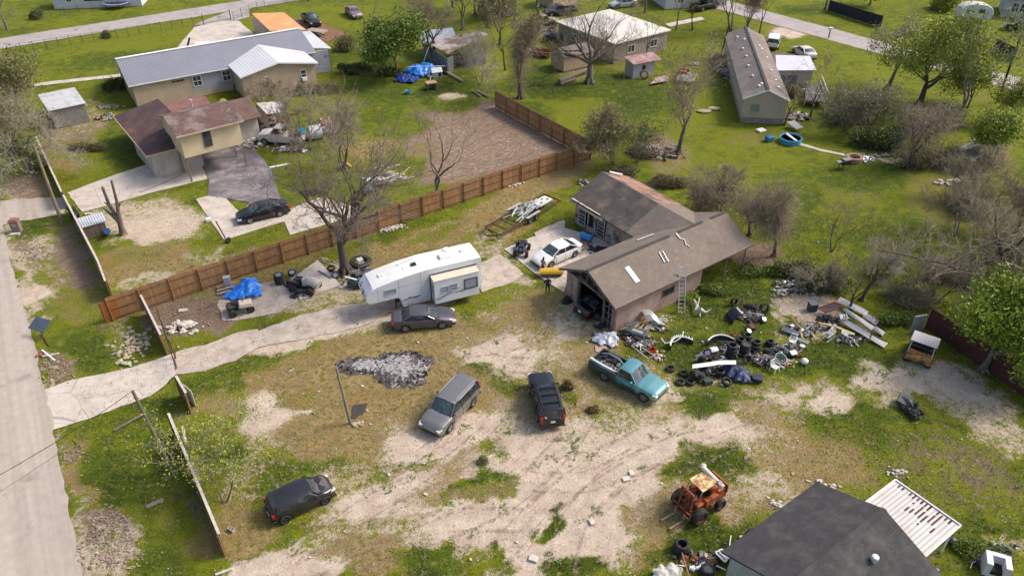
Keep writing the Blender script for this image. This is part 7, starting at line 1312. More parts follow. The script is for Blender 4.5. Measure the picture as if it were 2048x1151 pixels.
rubble((500, 290), 2.4, 1.3, 120, 'pale rubbish spread in front of the white work truck', M('pale_rubbish', (.42, .37, .34), .9, var=.5, scale=2, col2=(.12, .10, .10), c2s=1.5), 23, (.08, .3), h=.4)
rubble((215, 215), 1.6, .8, 40, 'junk and sticks right of the metal shed', grey_rub, 24, (.1, .3), h=.2)
rubble((1450, 150), 1.2, 4, 90, 'rubbish along the left wall of the grey mobile home', M('mixed_rubbish', (0, 0, 0)), 25, (.1, .4), h=.6)
rubble((1590, 235), 1.8, 1.2, 60, 'rubbish behind the round blue pool', M('mixed_rubbish', (0, 0, 0)), 26, (.08, .3), h=.3)
rubble((1730, 318), 1.0, .6, 36, 'grey twisted metal scrap right of the brick fire pit', steel_m, 27, (.1, .4), h=.3)
# ash and burn pile
g0 = G(768, 735); rs = np.random.RandomState(4); nA = 130
xa, ya = np.meshgrid(np.linspace(-4.6, 4.6, nA), np.linspace(-3.2, 3.2, nA)); xf_ = xa.ravel(); yf_ = ya.ravel()
d = np.minimum(np.sqrt(((xf_-1.3)/2.1)**2+((yf_+.1)/2.0)**2), np.sqrt(((xf_+1.4)/2.0)**2+((yf_-.2)/.95)**2)); d = d*(1+.3*(vnoise(xf_+50, yf_+50, .7, 5)-.5))+.2*(vnoise(xf_+50, yf_+50, .25, 6)-.5)
za = np.clip(1.05-d, 0, .5)*.35+(vnoise(xf_+50, yf_+50, .28, 7)-.5)*.12*(d < 1.05)+(vnoise(xf_+50, yf_+50, .12, 8)-.5)*.08; za = np.where(d < 1.08, np.maximum(za, .01), -.15)
idx = np.arange(nA*nA).reshape(nA, nA); q = np.stack([idx[:-1, :-1], idx[:-1, 1:], idx[1:, 1:], idx[1:, :-1]], -1).reshape(-1, 4); keep = (d[q] < 1.1).any(1)
ashm = M('ash', (.31, .295, .29), .95, var=.45, scale=5, bump=.05, bscale=22); charm = M('ash_rim', (.085, .07, .06), .95, var=.5, scale=6, col2=(.22, .20, .19), c2=(.54, .66), c2s=3, bump=.05, bscale=22)
o = np_mesh('ash_pile', np.stack([xf_+g0.x, yf_+g0.y, za], 1), q[keep], [ashm, charm], mi=((d+.7*(vnoise(xf_+50, yf_+50, .6, 12)-.5)+1.3*(vnoise(xf_+50, yf_+50, .11, 13)-.5))[q[keep]].mean(1) > .56)); tag(o, 'large burnt patch of white ash and charcoal in the middle of the yard', 'ash pile')
b = MB(); rd = random.Random(3)
for i in range(110):
 a = rd.uniform(0, 6.28); k = rd.uniform(.7, .98); left = rd.random() < .4; cx, cy, rx, ry = (-1.4, .2, 2.0, .95) if left else (1.3, -.1, 2.1, 2.0); x = cx+math.cos(a)*rx*k; y = cy+math.sin(a)*ry*k
 if rd.random() < .5: b.blob((g0.x+x, g0.y+y, .08), (rd.uniform(.04, .11),)*3, i, .4, 6)
 else: t_ = rd.uniform(0, 3.1); l = rd.uniform(.12, .3); b.bar((g0.x+x, g0.y+y, .1), (g0.x+x+l*math.cos(t_), g0.y+y+l*math.sin(t_), .14+rd.random()*.1), .05)
solo('charcoal', b, M('charcoal', (.018, .015, .014), .95, var=.5), 'charred black lumps and sticks along the rim of the ash pile', 'charcoal')['kind'] = 'stuff'
# poles and cables
def pole(base, top, r, label, name='utility_pole', mat=None, cat='pole'):
 g = G(*base); best = None
 for k in range(5, 400):      # height whose image is nearest to the top point: lean sideways only
  z = k*.05; p = G(*top, z);
  e = abs(p.y-g.y)
  if best is None or e < best[0]: best = (e, p)
 p = best[1]; t = thing(name, label, cat, g); b = MB(); L = p-g; b.tube([(0, 0, -.2), L*.5, L], [r, r*.85, r*.7], 10); mesh_obj('shaft', b, mat or wood_old, t, smooth=True); return t, p
wp = M('pole_wood', (.15, .125, .095), .95, var=.3, scale=3)
t1, top1 = pole((345, 942), (265, 781), .13, 'old wooden utility pole in the grass outside the rotting fence, lower left', mat=wp)
t2, top2 = pole((125, 447), (67, 290), .17, 'tall wooden utility pole beside the far driveway, left', mat=M('tan_pole_wood', (.24, .18, .12), .95, var=.3, scale=2))
t3, top3 = pole((1995, 205), (2050, 45), .16, 'dark leaning utility pole in the top right', mat=M('dark_pole', (.035, .03, .025), .9, var=.2))
t4, top4 = pole((701, 846), (672, 734), .10, 'bare pole standing by the burnt ground between ash pile and silver SUV', name='bare_pole', mat=M('grey_pole', (.20, .18, .155), .9, var=.3))
def cable(a, c, sag, label, r=.02):
 a = Vector(a); c = Vector(c); pts = [a+(c-a)*i/14-Vector((0, 0, sag*4*(i/14)*(1-i/14))) for i in range(15)]; b = MB(); b.tube(pts, r, 5); solo('cable', b, black_pl, label, 'cable')
cable(top1, G(-260, 1080, 5.5), .5, 'thin black cable from the lower-left utility pole across the road', .018)
cable(top1-Vector((0, 0, .5)), G(-260, 1130, 4.6), .5, 'second fainter cable hanging below the first across the road', .009)
cable(G(372, 345, 2.4), G(280, 384, .05), .1, 'thin white rope from the brown roofed house to the drive', .02)
b = MB(); b.cyl(G(228, 860, .09), G(284, 829, .12), .09); solo('fallen_log', b, wp, 'fallen log on the grass between road and the lower-left utility pole', 'log')
o = sheet('black_mat', [(706, 810), (736, 806), (728, 824), (712, 836), (700, 838)], M('black_mat', (.05, .045, .04), .95, var=.3), .03, .05, 9, kind=False); tag(o, 'dark burnt mat on the ground beside the bare pole', 'mat')
# basketball hoop lying by the road
b = MB(); bp_ = [G(56, 655, .75), G(72, 632, 1.5), G(102, 640, 1.5), G(86, 665, .75)]; t = thing('basketball_hoop', 'grey-blue basketball backboard tipped over beside the road', 'basketball hoop', (0, 0, 0)); b.slab(bp_[::-1], .05); mesh_obj('backboard', b, M('slate_board', (.11, .13, .17), .6, var=.1), t)
b = MB(); b.bar(G(80, 652, 1.0), G(84, 668, .0), .08); b.bar(G(84, 668, .02), G(98, 690, .05), .09); mesh_obj('post', b, M('rusty_post', (.12, .06, .04), .8), t)
b = MB(); cc = G(78, 676, .1); b.tube([cc+Vector((math.cos(a)*.25, math.sin(a)*.25, 0)) for a in [i*math.pi/6 for i in range(13)]], .02, 5, False); mesh_obj('rim', b, M('rusty_post', (0, 0, 0)), t)
b = MB(); b.bar(G(84, 699, .1), G(110, 720, .2), .1, .04); b.bar(G(85, 712, .1), G(118, 706, .25), .08, .04); solo('white_planks', b, white_pt, 'two crossed white strips on the roadside soil heap', 'plank')
rubble((80, 710), .3, .3, 12, 'small red-brown lumps by the crossed white strips', M('brick_red', (.28, .09, .06), .9, var=.3), 31, (.1, .22))
# brick mailbox pillar
g = G(36, 462); t = thing('brick_mailbox', 'brick mailbox pillar beside the road, left edge', 'mailbox', g, R(10)); b = MB(); b.box((0, 0, .55), (.75, .6, 1.1)); mesh_obj('pillar', b, M('brown_brick', (.26, .17, .13), .9, var=.2, pat=('brick', .22, .08, .012, (.2, .13, .10), (.32, .28, .24), 0, 1)), t)
b = MB(); b.box((0, 0, 1.15), (.85, .7, .1)); b.box((.0, 0, 1.25), (.6, .5, .12)); mesh_obj('cap', b, M('red_cap', (.30, .12, .09), .85, var=.2), t); b = MB(); b.box((0, -.33, .8), (.3, .08, .25)); mesh_obj('mailbox_door', b, steel_m, t, bevel=.02); b = MB(); b.box((0, -.7, .08), (.8, .35, .16)); mesh_obj('footing', b, conc_m, t)
# bins
for (px, lab) in (((150, 436), 'dark wheelie bin nearest the far driveway by the road fence'), ((157, 446), 'second dark wheelie bin, just in front of the other by the road fence')):
 t = thing('wheelie_bin', lab, 'bin', G(*px), R(35), 'wheelie bins by the road fence'); dg_ = M('dark_green_plastic', (.02, .03, .025), .6); b = MB(); b.box((0, 0, .5), (.55, .6, .95), tp=(1.18, 1.15)); mesh_obj('bin_body', b, dg_, t, bevel=.03); b = MB(); b.box((0, .02, 1.02), (.7, .74, .08), rx=.06); mesh_obj('lid', b, dg_, t, bevel=.02)
 b = MB(); b.cyl((-.3, .3, .12), (.3, .3, .12), .12); mesh_obj('axle', b, black_pl, t)
# lean-to with white corrugated roof
g = G(173, 480); t = thing('corrugated_hutch', 'wood-sided hutch with white corrugated roof against the road fence', 'hutch', g, R(35))
b = MB(); b.box((.95, .05, .65), (1.9, .06, 1.3)); b.box((1.88, .8, .65), (.06, 1.5, 1.3)); mesh_obj('wall', b, grey_b, t)
b = MB(); b.slab([(-.15, -.15, 1.4), (2.1, -.15, 1.4), (2.1, 1.7, 1.5), (-.15, 1.7, 1.5)], .03); mesh_obj('roof', b, M('white_corrugated', (.62, .63, .66), .5, .1, pat=('wave', 'X', 1.5, .45)), t)
b = MB(); b.cyl(G(214, 462, .0), G(214, 462, .85), .3, n=14); solo('blue_drum', b, M('deep_blue_plastic', (.012, .07, .20), .45), 'dark blue drum at the right end of the corrugated hutch', 'drum', smooth=True)
rubble((178, 428), .6, .3, 10, 'flat pale slabs beside the far driveway', pale_rub, 33, (.1, .25))
# post and pot on the pad
t = thing('wooden_post', 'short leaning wooden post at the corner of the concrete pad, left garden', 'post', G(452, 478)); b = MB(); b.cyl((0, 0, 0), (-.5, 0, 1.9), .07); mesh_obj('shaft', b, wood_old, t)
b = MB(); b.cyl(G(457, 479, 0), G(457, 479, .35), .17, .22); solo('black_pot', b, black_pl, 'small black pot at the foot of the leaning wooden post', 'pot')
b = MB(); b.box(G(417, 439, .15), (.5, .4, .3), .5); solo('white_cooler', b, white_pt, 'small white box on the bare soil beside the pad, left garden', 'box', bevel=.03)
# plank steps, grey bin by the tarp
b = MB()
for i in range(3): a = G(434, 574+i*7, .1+.08*(2-i)); c = G(470, 564+i*7, .1+.08*(2-i)); b.bar(a, c, .28, .06)
solo('stacked_planks', b, M('grey_planks', (.30, .26, .22), .9, var=.2, pat=('wave', 'X', 2, .3)), 'three grey planks stepped like a stack left of the blue tarp', 'planks')
g = G(457, 572); t = thing('grey_bin', 'pale grey box cabinet between cedar fence and blue tarp', 'cabinet', g, R(20)); b = MB(); b.box((0, 0, .45), (.55, .4, .9), tp=(.94, .9)); mesh_obj('cabinet_body', b, M('light_grey_plastic', (.36, .37, .39), .6), t, bevel=.03); b = MB(); b.box((0, 0, .93), (.56, .42, .06)); mesh_obj('lid', b, M('light_grey_plastic', (0, 0, 0)), t)
# machines
def quad(name, label, px, rz, body, seat=None, s=1.0, tyres=True, extra=None):
 t = thing(name, label, 'quad bike' if 'quad' in name else 'machine', G(*px), R(rz)); b = MB(); b.box((0, 0, .45*s), (1.5*s, .5*s, .25*s)); b.box((.5*s, 0, .65*s), (.5*s, .75*s, .2*s), tp=(.8, .9)); b.box((-.5*s, 0, .65*s), (.6*s, .8*s, .16*s)); mesh_obj('chassis', b, body, t, bevel=.04)
 b = MB(); b.box((-.1*s, 0, .8*s), (.7*s, .35*s, .16*s)); mesh_obj('seat', b, seat or black_pl, t, bevel=.05)
 b = MB(); b.bar((.4*s, 0, .7*s), (.25*s, 0, 1.0*s), .06); b.bar((.25*s, -.36*s, 1.02*s), (.25*s, .36*s, 1.02*s), .04); mesh_obj('handlebar', b, black_pl, t)
 b = MB()
 for y in (-.3, 0, .3): b.bar((-.95*s, y*s, .78*s), (-.4*s, y*s, .78*s), .03)
 b.bar((.85*s, -.3*s, .72*s), (.85*s, .3*s, .72*s), .04); b.bar((.45*s, -.3*s, .78*s), (.85*s, -.3*s, .74*s), .03); b.bar((.45*s, .3*s, .78*s), (.85*s, .3*s, .74*s), .03); mesh_obj('rack', b, steel_m, t)
 if tyres:
  for x in (-.6, .6):
   for y in (-.48, .48): wheel(t, x*s, y*s, .28*s, .24*s, rim_dark, 4)
 if extra: extra(t)
 return t
quad('quad_bike', 'black stripped quad bike beside the blue tarp', (482, 622), 28, MATS['burnt_black'], s=1.15)
b = MB(); p = G(490, 606, .95); b.box(p, (1.1, .75, .35), R(25), .1, .1, tp=(.85, .8)); solo('beige_box_cover', b, M('beige_plastic', (.50, .42, .34), .6, var=.12), 'beige folded cover lying on top of the black quad bike', 'cover', bevel=.05)
t = quad('covered_machine', 'black ride-on machine with grey-beige rounded hood on the concrete pad', (612, 580), -18, MATS['burnt_black'], s=1.3)
b = MB(); b.tube([(.1, 0, .95), (.5, 0, 1.0), (1.0, 0, .92), (1.35, 0, .8)], [.42, .47, .45, .36], 12); mesh_obj('hood', b, M('grey_beige_hood', (.42, .38, .34), .5, var=.1), t, smooth=True)
b = MB(); b.box((.12, 0, 1.02), (.25, .8, .7)); mesh_obj('pale_panel', b, M('lilac_panel', (.42, .42, .47), .5), t, bevel=.06)
rubble((598, 590), .6, .5, 46, 'black engine parts piled against the covered machine on the pad', M('dark_debris', (.03, .028, .03), .8, var=.5, scale=4), 41, (.08, .28), h=.8)
rubble((578, 570), .5, .4, 40, 'greasy black and grey parts between the tyre stack and the pad', M('dark_debris', (0, 0, 0)), 42, (.08, .24), h=.5)
b = MB(); b.bar(G(637, 541, .18), G(662, 556, .18), .14, .08); solo('green_metal_bar', b, M('sea_green', (.10, .17, .15), .6), 'sea-green metal bar lying on the concrete pad', 'metal bar')
b = MB(); b.slab([GL(672, 571, .05), GL(684, 561, .05), GL(697, 571, .05), GL(684, 577, .05)][::-1], .05); solo('paving_slab', b, conc_m, 'small pale slab right of the concrete pad', 'slab')
# dark teal car front end beside the camper nose
g = G(718, 575); t = thing('car_front_end', 'dark teal cut-off car front end lying by the camper nose', 'car part', g, R(5)); b = MB(); b.box((-.45, .1, .42), (1.0, .55, .5), R(-28), tp=(.9, .7)); b.box((.45, .1, .42), (1.0, .55, .5), R(28), tp=(.9, .7)); mesh_obj('bumper_shell', b, paint('dark_teal_black', (.012, .04, .042), .25, .2), t, bevel=.08)
b = MB(); b.box((-.62, .38, .75), (1.15, .16, .05), R(-30)); b.box((.7, .5, .75), (1.0, .18, .05), R(32)); mesh_obj('foam_strip', b, white_pt, t)
rubble((730, 548), 1.0, .8, 60, 'dark scrap metal heaped between big tree and camper nose', M('dark_debris', (0, 0, 0)), 43, (.08, .3), h=.5)
b = MB(); rd = random.Random(12)
for i in range(14): p = G(rd.uniform(700, 742), rd.uniform(535, 560), .4); a = rd.uniform(-.6, .9); b.bar(p, p+Vector((math.cos(a)*1.4, math.sin(a)*1.4, rd.uniform(-.1, .2))), .06)
solo('pale_pipes', b, steel_m, 'loose pale pipes on the scrap beside the camper nose', 'pipes')
b = MB(); b.box(G(757, 594, .15), (.45, .3, .28), .4); solo('black_box', b, black_pl, 'small black box on the ground in front of the camper nose', 'box', bevel=.03)
quad('riding_mower', 'navy and black ride-on mower on the apron left of the white sedan', (1044, 505), 80, M('navy_plastic', (.018, .022, .05), .4), s=1.1)
rubble((1043, 484), .6, .3, 26, 'rusty engine scrap behind the ride-on mower', rust_m, 44, (.06, .2), h=.3)
# yellow brush roller, blue tank
g = G(1102, 551); t = thing('brush_roller', 'yellow rotary brush roller lying on the concrete next to the walking person', 'sweeper brush', g, R(3)); b = MB(); b.tube([(-.92, 0, .38), (.92, 0, .38)], .3, 20); mesh_obj('bristles', b, M('dark_bristle', (.16, .10, .03), .9, var=.3, pat=('wave', 'X', 5, .6)), t, smooth=40)
b = MB(); b.loft([[(x, math.cos(a)*.4, .40+math.sin(a)*.36) for a in [k*math.pi/8 for k in range(0, 9)]] for x in (-1.0, 1.0)], close=False); mesh_obj('hood', b, M('yellow_paint', (.56, .33, .02), .5, var=.1), t, smooth=40)
g = G(1172, 487); t = thing('blue_tank', 'blue cylindrical tank on a black stand outside the garage rear wing', 'tank', g, R(-38)); b = MB(); b.tube([(-.62, 0, .75), (-.55, 0, .75), (.55, 0, .75), (.62, 0, .75)], [.2, .32, .32, .2], 16); mesh_obj('tank_shell', b, M('tank_blue', (.012, .15, .42), .45, var=.15), t, smooth=40)
b = MB(); [b.bar((x, y, 0), (x*.8, y*.6, .5), .06) for x in (-.45, .45) for y in (-.3, .3)]; b.box((0, 0, .42), (1.0, .4, .06)); mesh_obj('stand', b, black_pl, t)
rubble((1195, 500), 1.0, .7, 90, 'burnt black debris in the corner between the two garage wings', M('dark_debris', (0, 0, 0)), 45, (.06, .25), h=.4)
rubble((1134, 603), .5, .35, 50, 'black tangle of bicycle and tyre scrap at the left front corner of the garage', M('dark_debris', (0, 0, 0)), 46, (.08, .24), h=.7)
rubble((1203, 652), .5, .4, 40, 'black rubbish outside the framed bay of the garage', M('dark_debris', (0, 0, 0)), 47, (.06, .2), h=.4)
rubble((1252, 672), .8, .6, 50, 'dark scrap beside the garage corner', M('dark_debris', (0, 0, 0)), 48, (.06, .24), h=.4)
rubble((1196, 650), .25, .2, 14, 'tan lump of rubbish at the garage corner', M('tan_rubble', (0, 0, 0)), 49, (.1, .2), h=.3)
# bits near the garage corner
b = MB(); b.slab([GL(1190, 690, .06), GL(1213, 689, .06), GL(1216, 702, .06), GL(1191, 703, .06)][::-1], .06); solo('pink_slab', b, M('pinkish_slab', (.40, .27, .21), .9, var=.1), 'pinkish flat slab behind the teal pickup tailgate', 'slab')
def bent(name, px, zs, mat, label, t=.03, cat='metal sheet'):
 b = MB(); V = [G(p[0], p[1], z) for p, z in zip(px, zs)]; b.slab(V[::-1], t); return solo(name, b, mat, label, cat)
bs = M('bent_pale_sheet', (.42, .46, .45), .45, .3, var=.15, scale=2, col2=(.55, .5, .4), c2s=2)
b = MB(); rows = [((1282, 620), (1299, 617), .75), ((1290, 630), (1308, 626), .9), ((1300, 641), (1318, 638), .6), ((1310, 650), (1329, 648), .12)]
b.loft([[tuple(G(*r[0], r[2])), tuple(G((r[0][0]+r[1][0])/2, (r[0][1]+r[1][1])/2, r[2]+.1)), tuple(G(*r[1], r[2])), tuple(G(*r[1], r[2]-.04)), tuple(G(*r[0], r[2]-.04))] for r in rows]); solo('bent_metal_sheet', b, bs, 'bent pale metal sheet propped near the garage window', 'metal sheet', smooth=True)
b = MB(); b.bar(G(1288, 664, .1), G(1304, 643, .35), .4, .04); solo('wide_plank', b, M('grey_planks', (0, 0, 0)), 'wide grey plank below the bent metal sheet', 'plank')
b = MB(); b.bar(G(1268, 655, .1), G(1290, 637, .3), .18, .04); b.bar(G(1275, 660, .1), G(1298, 640, .25), .12, .04); solo('brown_planks', b, wood_new, 'brown broken planks left of the wide grey plank', 'plank')
gd = paint('slate_door', (.10, .13, .14), .35, .4); g = G(1272, 672); t = thing('car_body_section', 'slate-grey car door and fender section lying by the garage corner', 'car part', g, R(-38)); b = MB(); b.box((0, 0, .5), (1.7, .75, .12), ry=-.1); b.box((.0, -.36, .3), (1.7, .1, .5)); b.box((-.75, .55, .55), (1.2, .35, .1), R(55)); mesh_obj('panel', b, gd, t, bevel=.04)
b = MB(); b.box((.1, -.05, .585), (.9, .3, .03), ry=-.1); mesh_obj('glass', b, M('pale_reflection_glass', (.30, .36, .38), .1), t)
b = MB(); b.box((.5, -.5, .25), (.6, .4, .4)); mesh_obj('dark_block', b, MATS['burnt_black'], t)
b = MB()
for (a, c) in (((1263, 691), (1296, 717)), ((1272, 687), (1309, 711)), ((1264, 691), (1273, 687)), ((1280, 705), (1290, 700)), ((1296, 717), (1309, 711))): b.bar(G(*a, .5), G(*c, .3), .05)
solo('metal_rack', b, steel_m, 'pale ladder-like metal rack behind the teal pickup cab', 'rack')
t = thing('red_crate', 'red plastic crate among litter behind the teal pickup', 'crate', G(1303, 704), R(20)); b = MB(); b.box((0, 0, .04), (.55, .4, .04)); [b.box((x, 0, .17), (.03, .4, .3)) for x in (-.26, .26)]; [b.box((0, y, .17), (.55, .03, .3)) for y in (-.19, .19)]; mesh_obj('crate_body', b, M('red_plastic', (.42, .05, .025), .5), t)
rubble((1316, 712), .6, .7, 60, 'colourful litter of white, pink and red scraps behind the teal pickup', M('colour_litter', (.55, .48, .44), .8, var=.3, scale=3, col2=(.40, .08, .05), c2=(.52, .56), c2s=4), 50, (.05, .16), h=.15)
rubble((1285, 690), .8, .7, 60, 'grey-green scrap pile between garage and teal pickup', M('green_grey_scrap', (.11, .14, .12), .8, var=.5, scale=3), 51, (.05, .2), h=.4)
# car parts in the grass
def bumper_arc(px, w, h, label, mat, rz=0, bulge=.6, z=.15, name='bumper', r=.16, spikes=0, smat=None):
 g = G(*px); t = thing(name, label, 'bumper', g, R(rz)); b = MB(); n = 12; pts = [(-w/2+w*i/n, bulge*(1-(2*i/n-1)**2), z+h*(1-(2*i/n-1)**2)*.3) for i in range(n+1)]; b.loft([[(x, y-.10, zz-r), (x, y+.06, zz-r*.6), (x, y+.10, zz), (x, y+.05, zz+r), (x, y-.04, zz+r)] for x, y, zz in pts]); mesh_obj('bumper_shell', b, mat, t, smooth=30)
 if smat: b = MB(); b.tube([(x, y+.02, zz+r+.03) for x, y, zz in pts], .055, 6); mesh_obj('trim_strip', b, smat, t, smooth=True)
 if spikes: b = MB(); [b.bar((pts[i][0], pts[i][1], z+r), (pts[i][0]+.04, pts[i][1]+.2, z+r+.12), .05) for i in range(n+1)]; mesh_obj('clips', b, smat or white_pt, t)
 return t
bumper_arc((1362, 694), 1.9, .1, 'black car bumper with white toothed trim lying in the grass', black_pl, 20, .7, .2, spikes=1, smat=white_pt, r=.2)
b = MB(); b.tube([G(1322, 676, .35), G(1330, 686, .3), G(1342, 684, .35), G(1352, 682, .5), G(1364, 672, .8), G(1367, 662, 1.0)], .05, 6); solo('white_trim', b, white_pt, 'long curved white trim strip above the black bumper in the grass', 'car part', smooth=True)
bumper_arc((1440, 690), 2.0, .2, 'dark bumper with silver stripe at the far left side of the tyre heap', black_pl, 5, .5, .3, smat=white_pt, r=.2)
b = MB(); b.loft([[tuple(G(x, y+dy*2, z+dz)) for dy, dz in ((-2, 0), (2, 0), (2, .1), (-2, .1))] for x, y, z in ((1385, 732, .7), (1410, 729, .8), (1440, 724, .9), (1472, 724, .95))]); solo('white_bumper_strip', b, white_pt, 'long white bumper strip lying over the tyres', 'bumper', smooth=True)
b = MB(); b.box(G(1427, 700, .4), (.7, .5, .4), .4, .3); solo('headlamp_unit', b, M('chrome_lamp', (.45, .46, .48), .2, .7, var=.5, scale=6, col2=(.04, .04, .045), c2s=5), 'shiny headlamp unit in front of the dark striped bumper', 'headlamp', bevel=.08)
b = MB(); b.add([G(1387, 720, .1), G(1401, 715, .1), G(1404, 702, 1.0), G(1402, 704, .9), G(1410, 722, .1)], [(0, 1, 2), (0, 2, 3), (1, 4, 2), (2, 4, 3), (4, 0, 3), (0, 4, 1)]); solo('white_wedge_panel', b, white_pt, 'white wedge-shaped panel at the left tip of the tyre heap', 'panel')
b = MB(); b.blob(G(1405, 716, .35), (.35, .3, .3), 2); b.blob(G(1392, 747, .5), (.4, .35, .35), 3); b.blob(G(1402, 752, .4), (.35, .3, .3), 5); b.blob(G(1410, 745, .35), (.3, .25, .3), 6); solo('engine_lump', b, MATS['burnt_black'], 'greasy black engine lump beside the tyre pair', 'engine', smooth=False)
b = MB(); b.box(G(1415, 762, .2), (.7, .5, .35), .3, tp=(.9, .8)); solo('green_box', b, M('dark_green_box', (.03, .05, .035), .6), 'dark green box at the near edge of the tyre heap', 'box', bevel=.04)
b = MB(); b.box(G(1515, 755, .25), (.75, .6, .35), -.4); b.box(G(1515, 755, .43), (.6, .45, .04), -.4); solo('black_crate', b, M('blue_black_plastic', (.02, .024, .045), .4), 'blue-black plastic case at the near right corner of the tyre heap', 'case', bevel=.05)
rubble((1497, 757), .2, .2, 9, 'pinkish rag at the tip of the navy sheet', M('pink_rag', (.45, .25, .2), .8), 52, (.06, .14), h=.2)
b = MB()
for i in range(6): b.bar(G(1470+i*3.2, 722+i*1.5, .9), G(1478+i*3.2, 716+i*1.5, .9), .025)
b.bar(G(1470, 723, .9), G(1487, 731, .9), .04); b.bar(G(1478, 715, .9), G(1495, 723, .9), .04); solo('wire_rack', b, black_pl, 'black wire rack on top of the navy sheet', 'rack')
t = thing('stripped_quad', 'rusty stripped quad frame standing behind the black striped bonnet', 'vehicle frame', G(1496, 622), R(-12)); b = MB()
for y in (-.35, .35): b.bar((-.9, y, .35), (.9, y, .35), .07); b.bar((-.6, y, .35), (-.5, y, .95), .05); b.bar((.5, y, .35), (.45, y, 1.0), .05); b.bar((-.5, y, .95), (.45, y, 1.0), .05)
for x in (-.9, -.5, 0, .45, .9): b.bar((x, -.4, .4), (x, .4, .4), .05);
b.bar((-.5, -.35, .95), (-.5, .35, .95), .05); b.bar((.45, -.35, 1.0), (.45, .35, 1.0), .05); mesh_obj('tube_frame', b, M('brown_tube', (.12, .07, .045), .7, .2, var=.3), t); b = MB(); b.blob((0, 0, .45), (.4, .3, .28), 4); b.blob((.5, -.1, .4), (.25, .25, .2), 5); mesh_obj('engine', b, MATS['burnt_black'], t)
rubble((1500, 640), .7, .4, 50, 'black greasy parts below the rusty quad frame', M('dark_debris', (0, 0, 0)), 53, (.06, .24), h=.35)
g = G(1466, 640); t = thing('striped_bonnet', 'black car bonnet with white stripes standing tilted in the grass', 'car part', g, R(20)); b = MB(); rows = [(-.55, .05), (-.3, .45), (0, .7), (.3, .8), (.55, .72)]; b.loft([[(x, -.5+x*.1, z), (x, .5, z+.08), (x, .5, z+.04), (x, -.5+x*.1, z-.04)] for x, z in rows]); mesh_obj('bonnet_shell', b, black_p, t, smooth=30)
b = MB(); [b.box((.47+.0*k, -.25+.22*k, .80), (.2, .10, .05), .1, 0, .1) for k in range(4)]; mesh_obj('white_slots', b, white_pt, t)
rubble((1468, 672), .4, .3, 22, 'rusty orange scrap at the far left of the tyre stacks', rust_m, 54, (.08, .2), h=.2)
b = MB(); b.tube([G(1388, 600, .3), G(1395, 612, .5), G(1390, 620, .3), G(1402, 618, .6), G(1412, 624, .2), G(1422, 618, .4)], [.1, .14, .08, .14, .07, .06], 6); b.tube([G(1395, 612, .5), G(1399, 594, .9)], .05, 5); b.tube([G(1400, 620, .4), G(1400, 632, .1)], .05, 5); solo('white_driftwood', b, M('chalky_scrap', (.55, .53, .49), .8, var=.2), 'chalky white twisted scrap right of the leaning ladder', 'scrap')
SCR = [M('dark_debris', (0, 0, 0)), MATS['greasy_metal'], M('mid_grey_scrap', (.22, .22, .23), .6, var=.4, scale=4), white_pt, rust_m, M('navy_scrap', (.03, .045, .10), .6), M('tan_scrap', (.42, .32, .22), .8, var=.3), M('red_scrap', (.36, .05, .03), .6)]
def scrap(px, w, d, n, label, seed, h=.4, rz=0, mix=(0, 0, 0, 0, 1, 1, 2, 2, 3, 4, 6), s=1.0):
 g = G(*px); rd = random.Random(seed); b = MB(); c, s_ = math.cos(R(rz)), math.sin(R(rz))
 for i in range(n):
  x = rd.uniform(-1, 1)*w*.6+rd.gauss(0, .15)*w; y = rd.uniform(-1, 1)*d*.6+rd.gauss(0, .15)*d; z = .05+.75*h*max(0, 1-abs(x)/w)*rd.random(); p = (g.x+x*c-y*s_, g.y+x*s_+y*c, z); b.m = rd.choice(mix); k = rd.random(); e = lambda: rd.uniform(-.6, .6)
  if k < .4: b.box(p, (rd.uniform(.12, .5)*s, rd.uniform(.08, .3)*s, rd.uniform(.03, .2)*s), rd.uniform(0, 3.1), e(), e(), tp=(rd.uniform(.6, 1), rd.uniform(.6, 1)))
  elif k < .62: a = rd.uniform(0, 6.3); l = rd.uniform(.3, 1.0)*s; b.tube([p, (p[0]+l*.5*math.cos(a), p[1]+l*.5*math.sin(a), p[2]+rd.uniform(0, .15)), (p[0]+l*math.cos(a+.4), p[1]+l*math.sin(a+.4), p[2])], rd.uniform(.015, .045), 5)
  elif k < .8: b.T = Matrix.Translation(p) @ Euler((e(), e(), 0)).to_matrix().to_4x4(); r = rd.uniform(.08, .2)*s; b.lathe([(r*.6, -.03), (r, -.04), (r, .04), (r*.6, .03)], 10, True); b.T = None
  else: b.blob(p, (rd.uniform(.06, .22)*s, rd.uniform(.06, .2)*s, rd.uniform(.05, .14)*s), seed*31+i, .4, 6)
 return solo('scrap_heap', b, SCR, label, 'scrap heap')
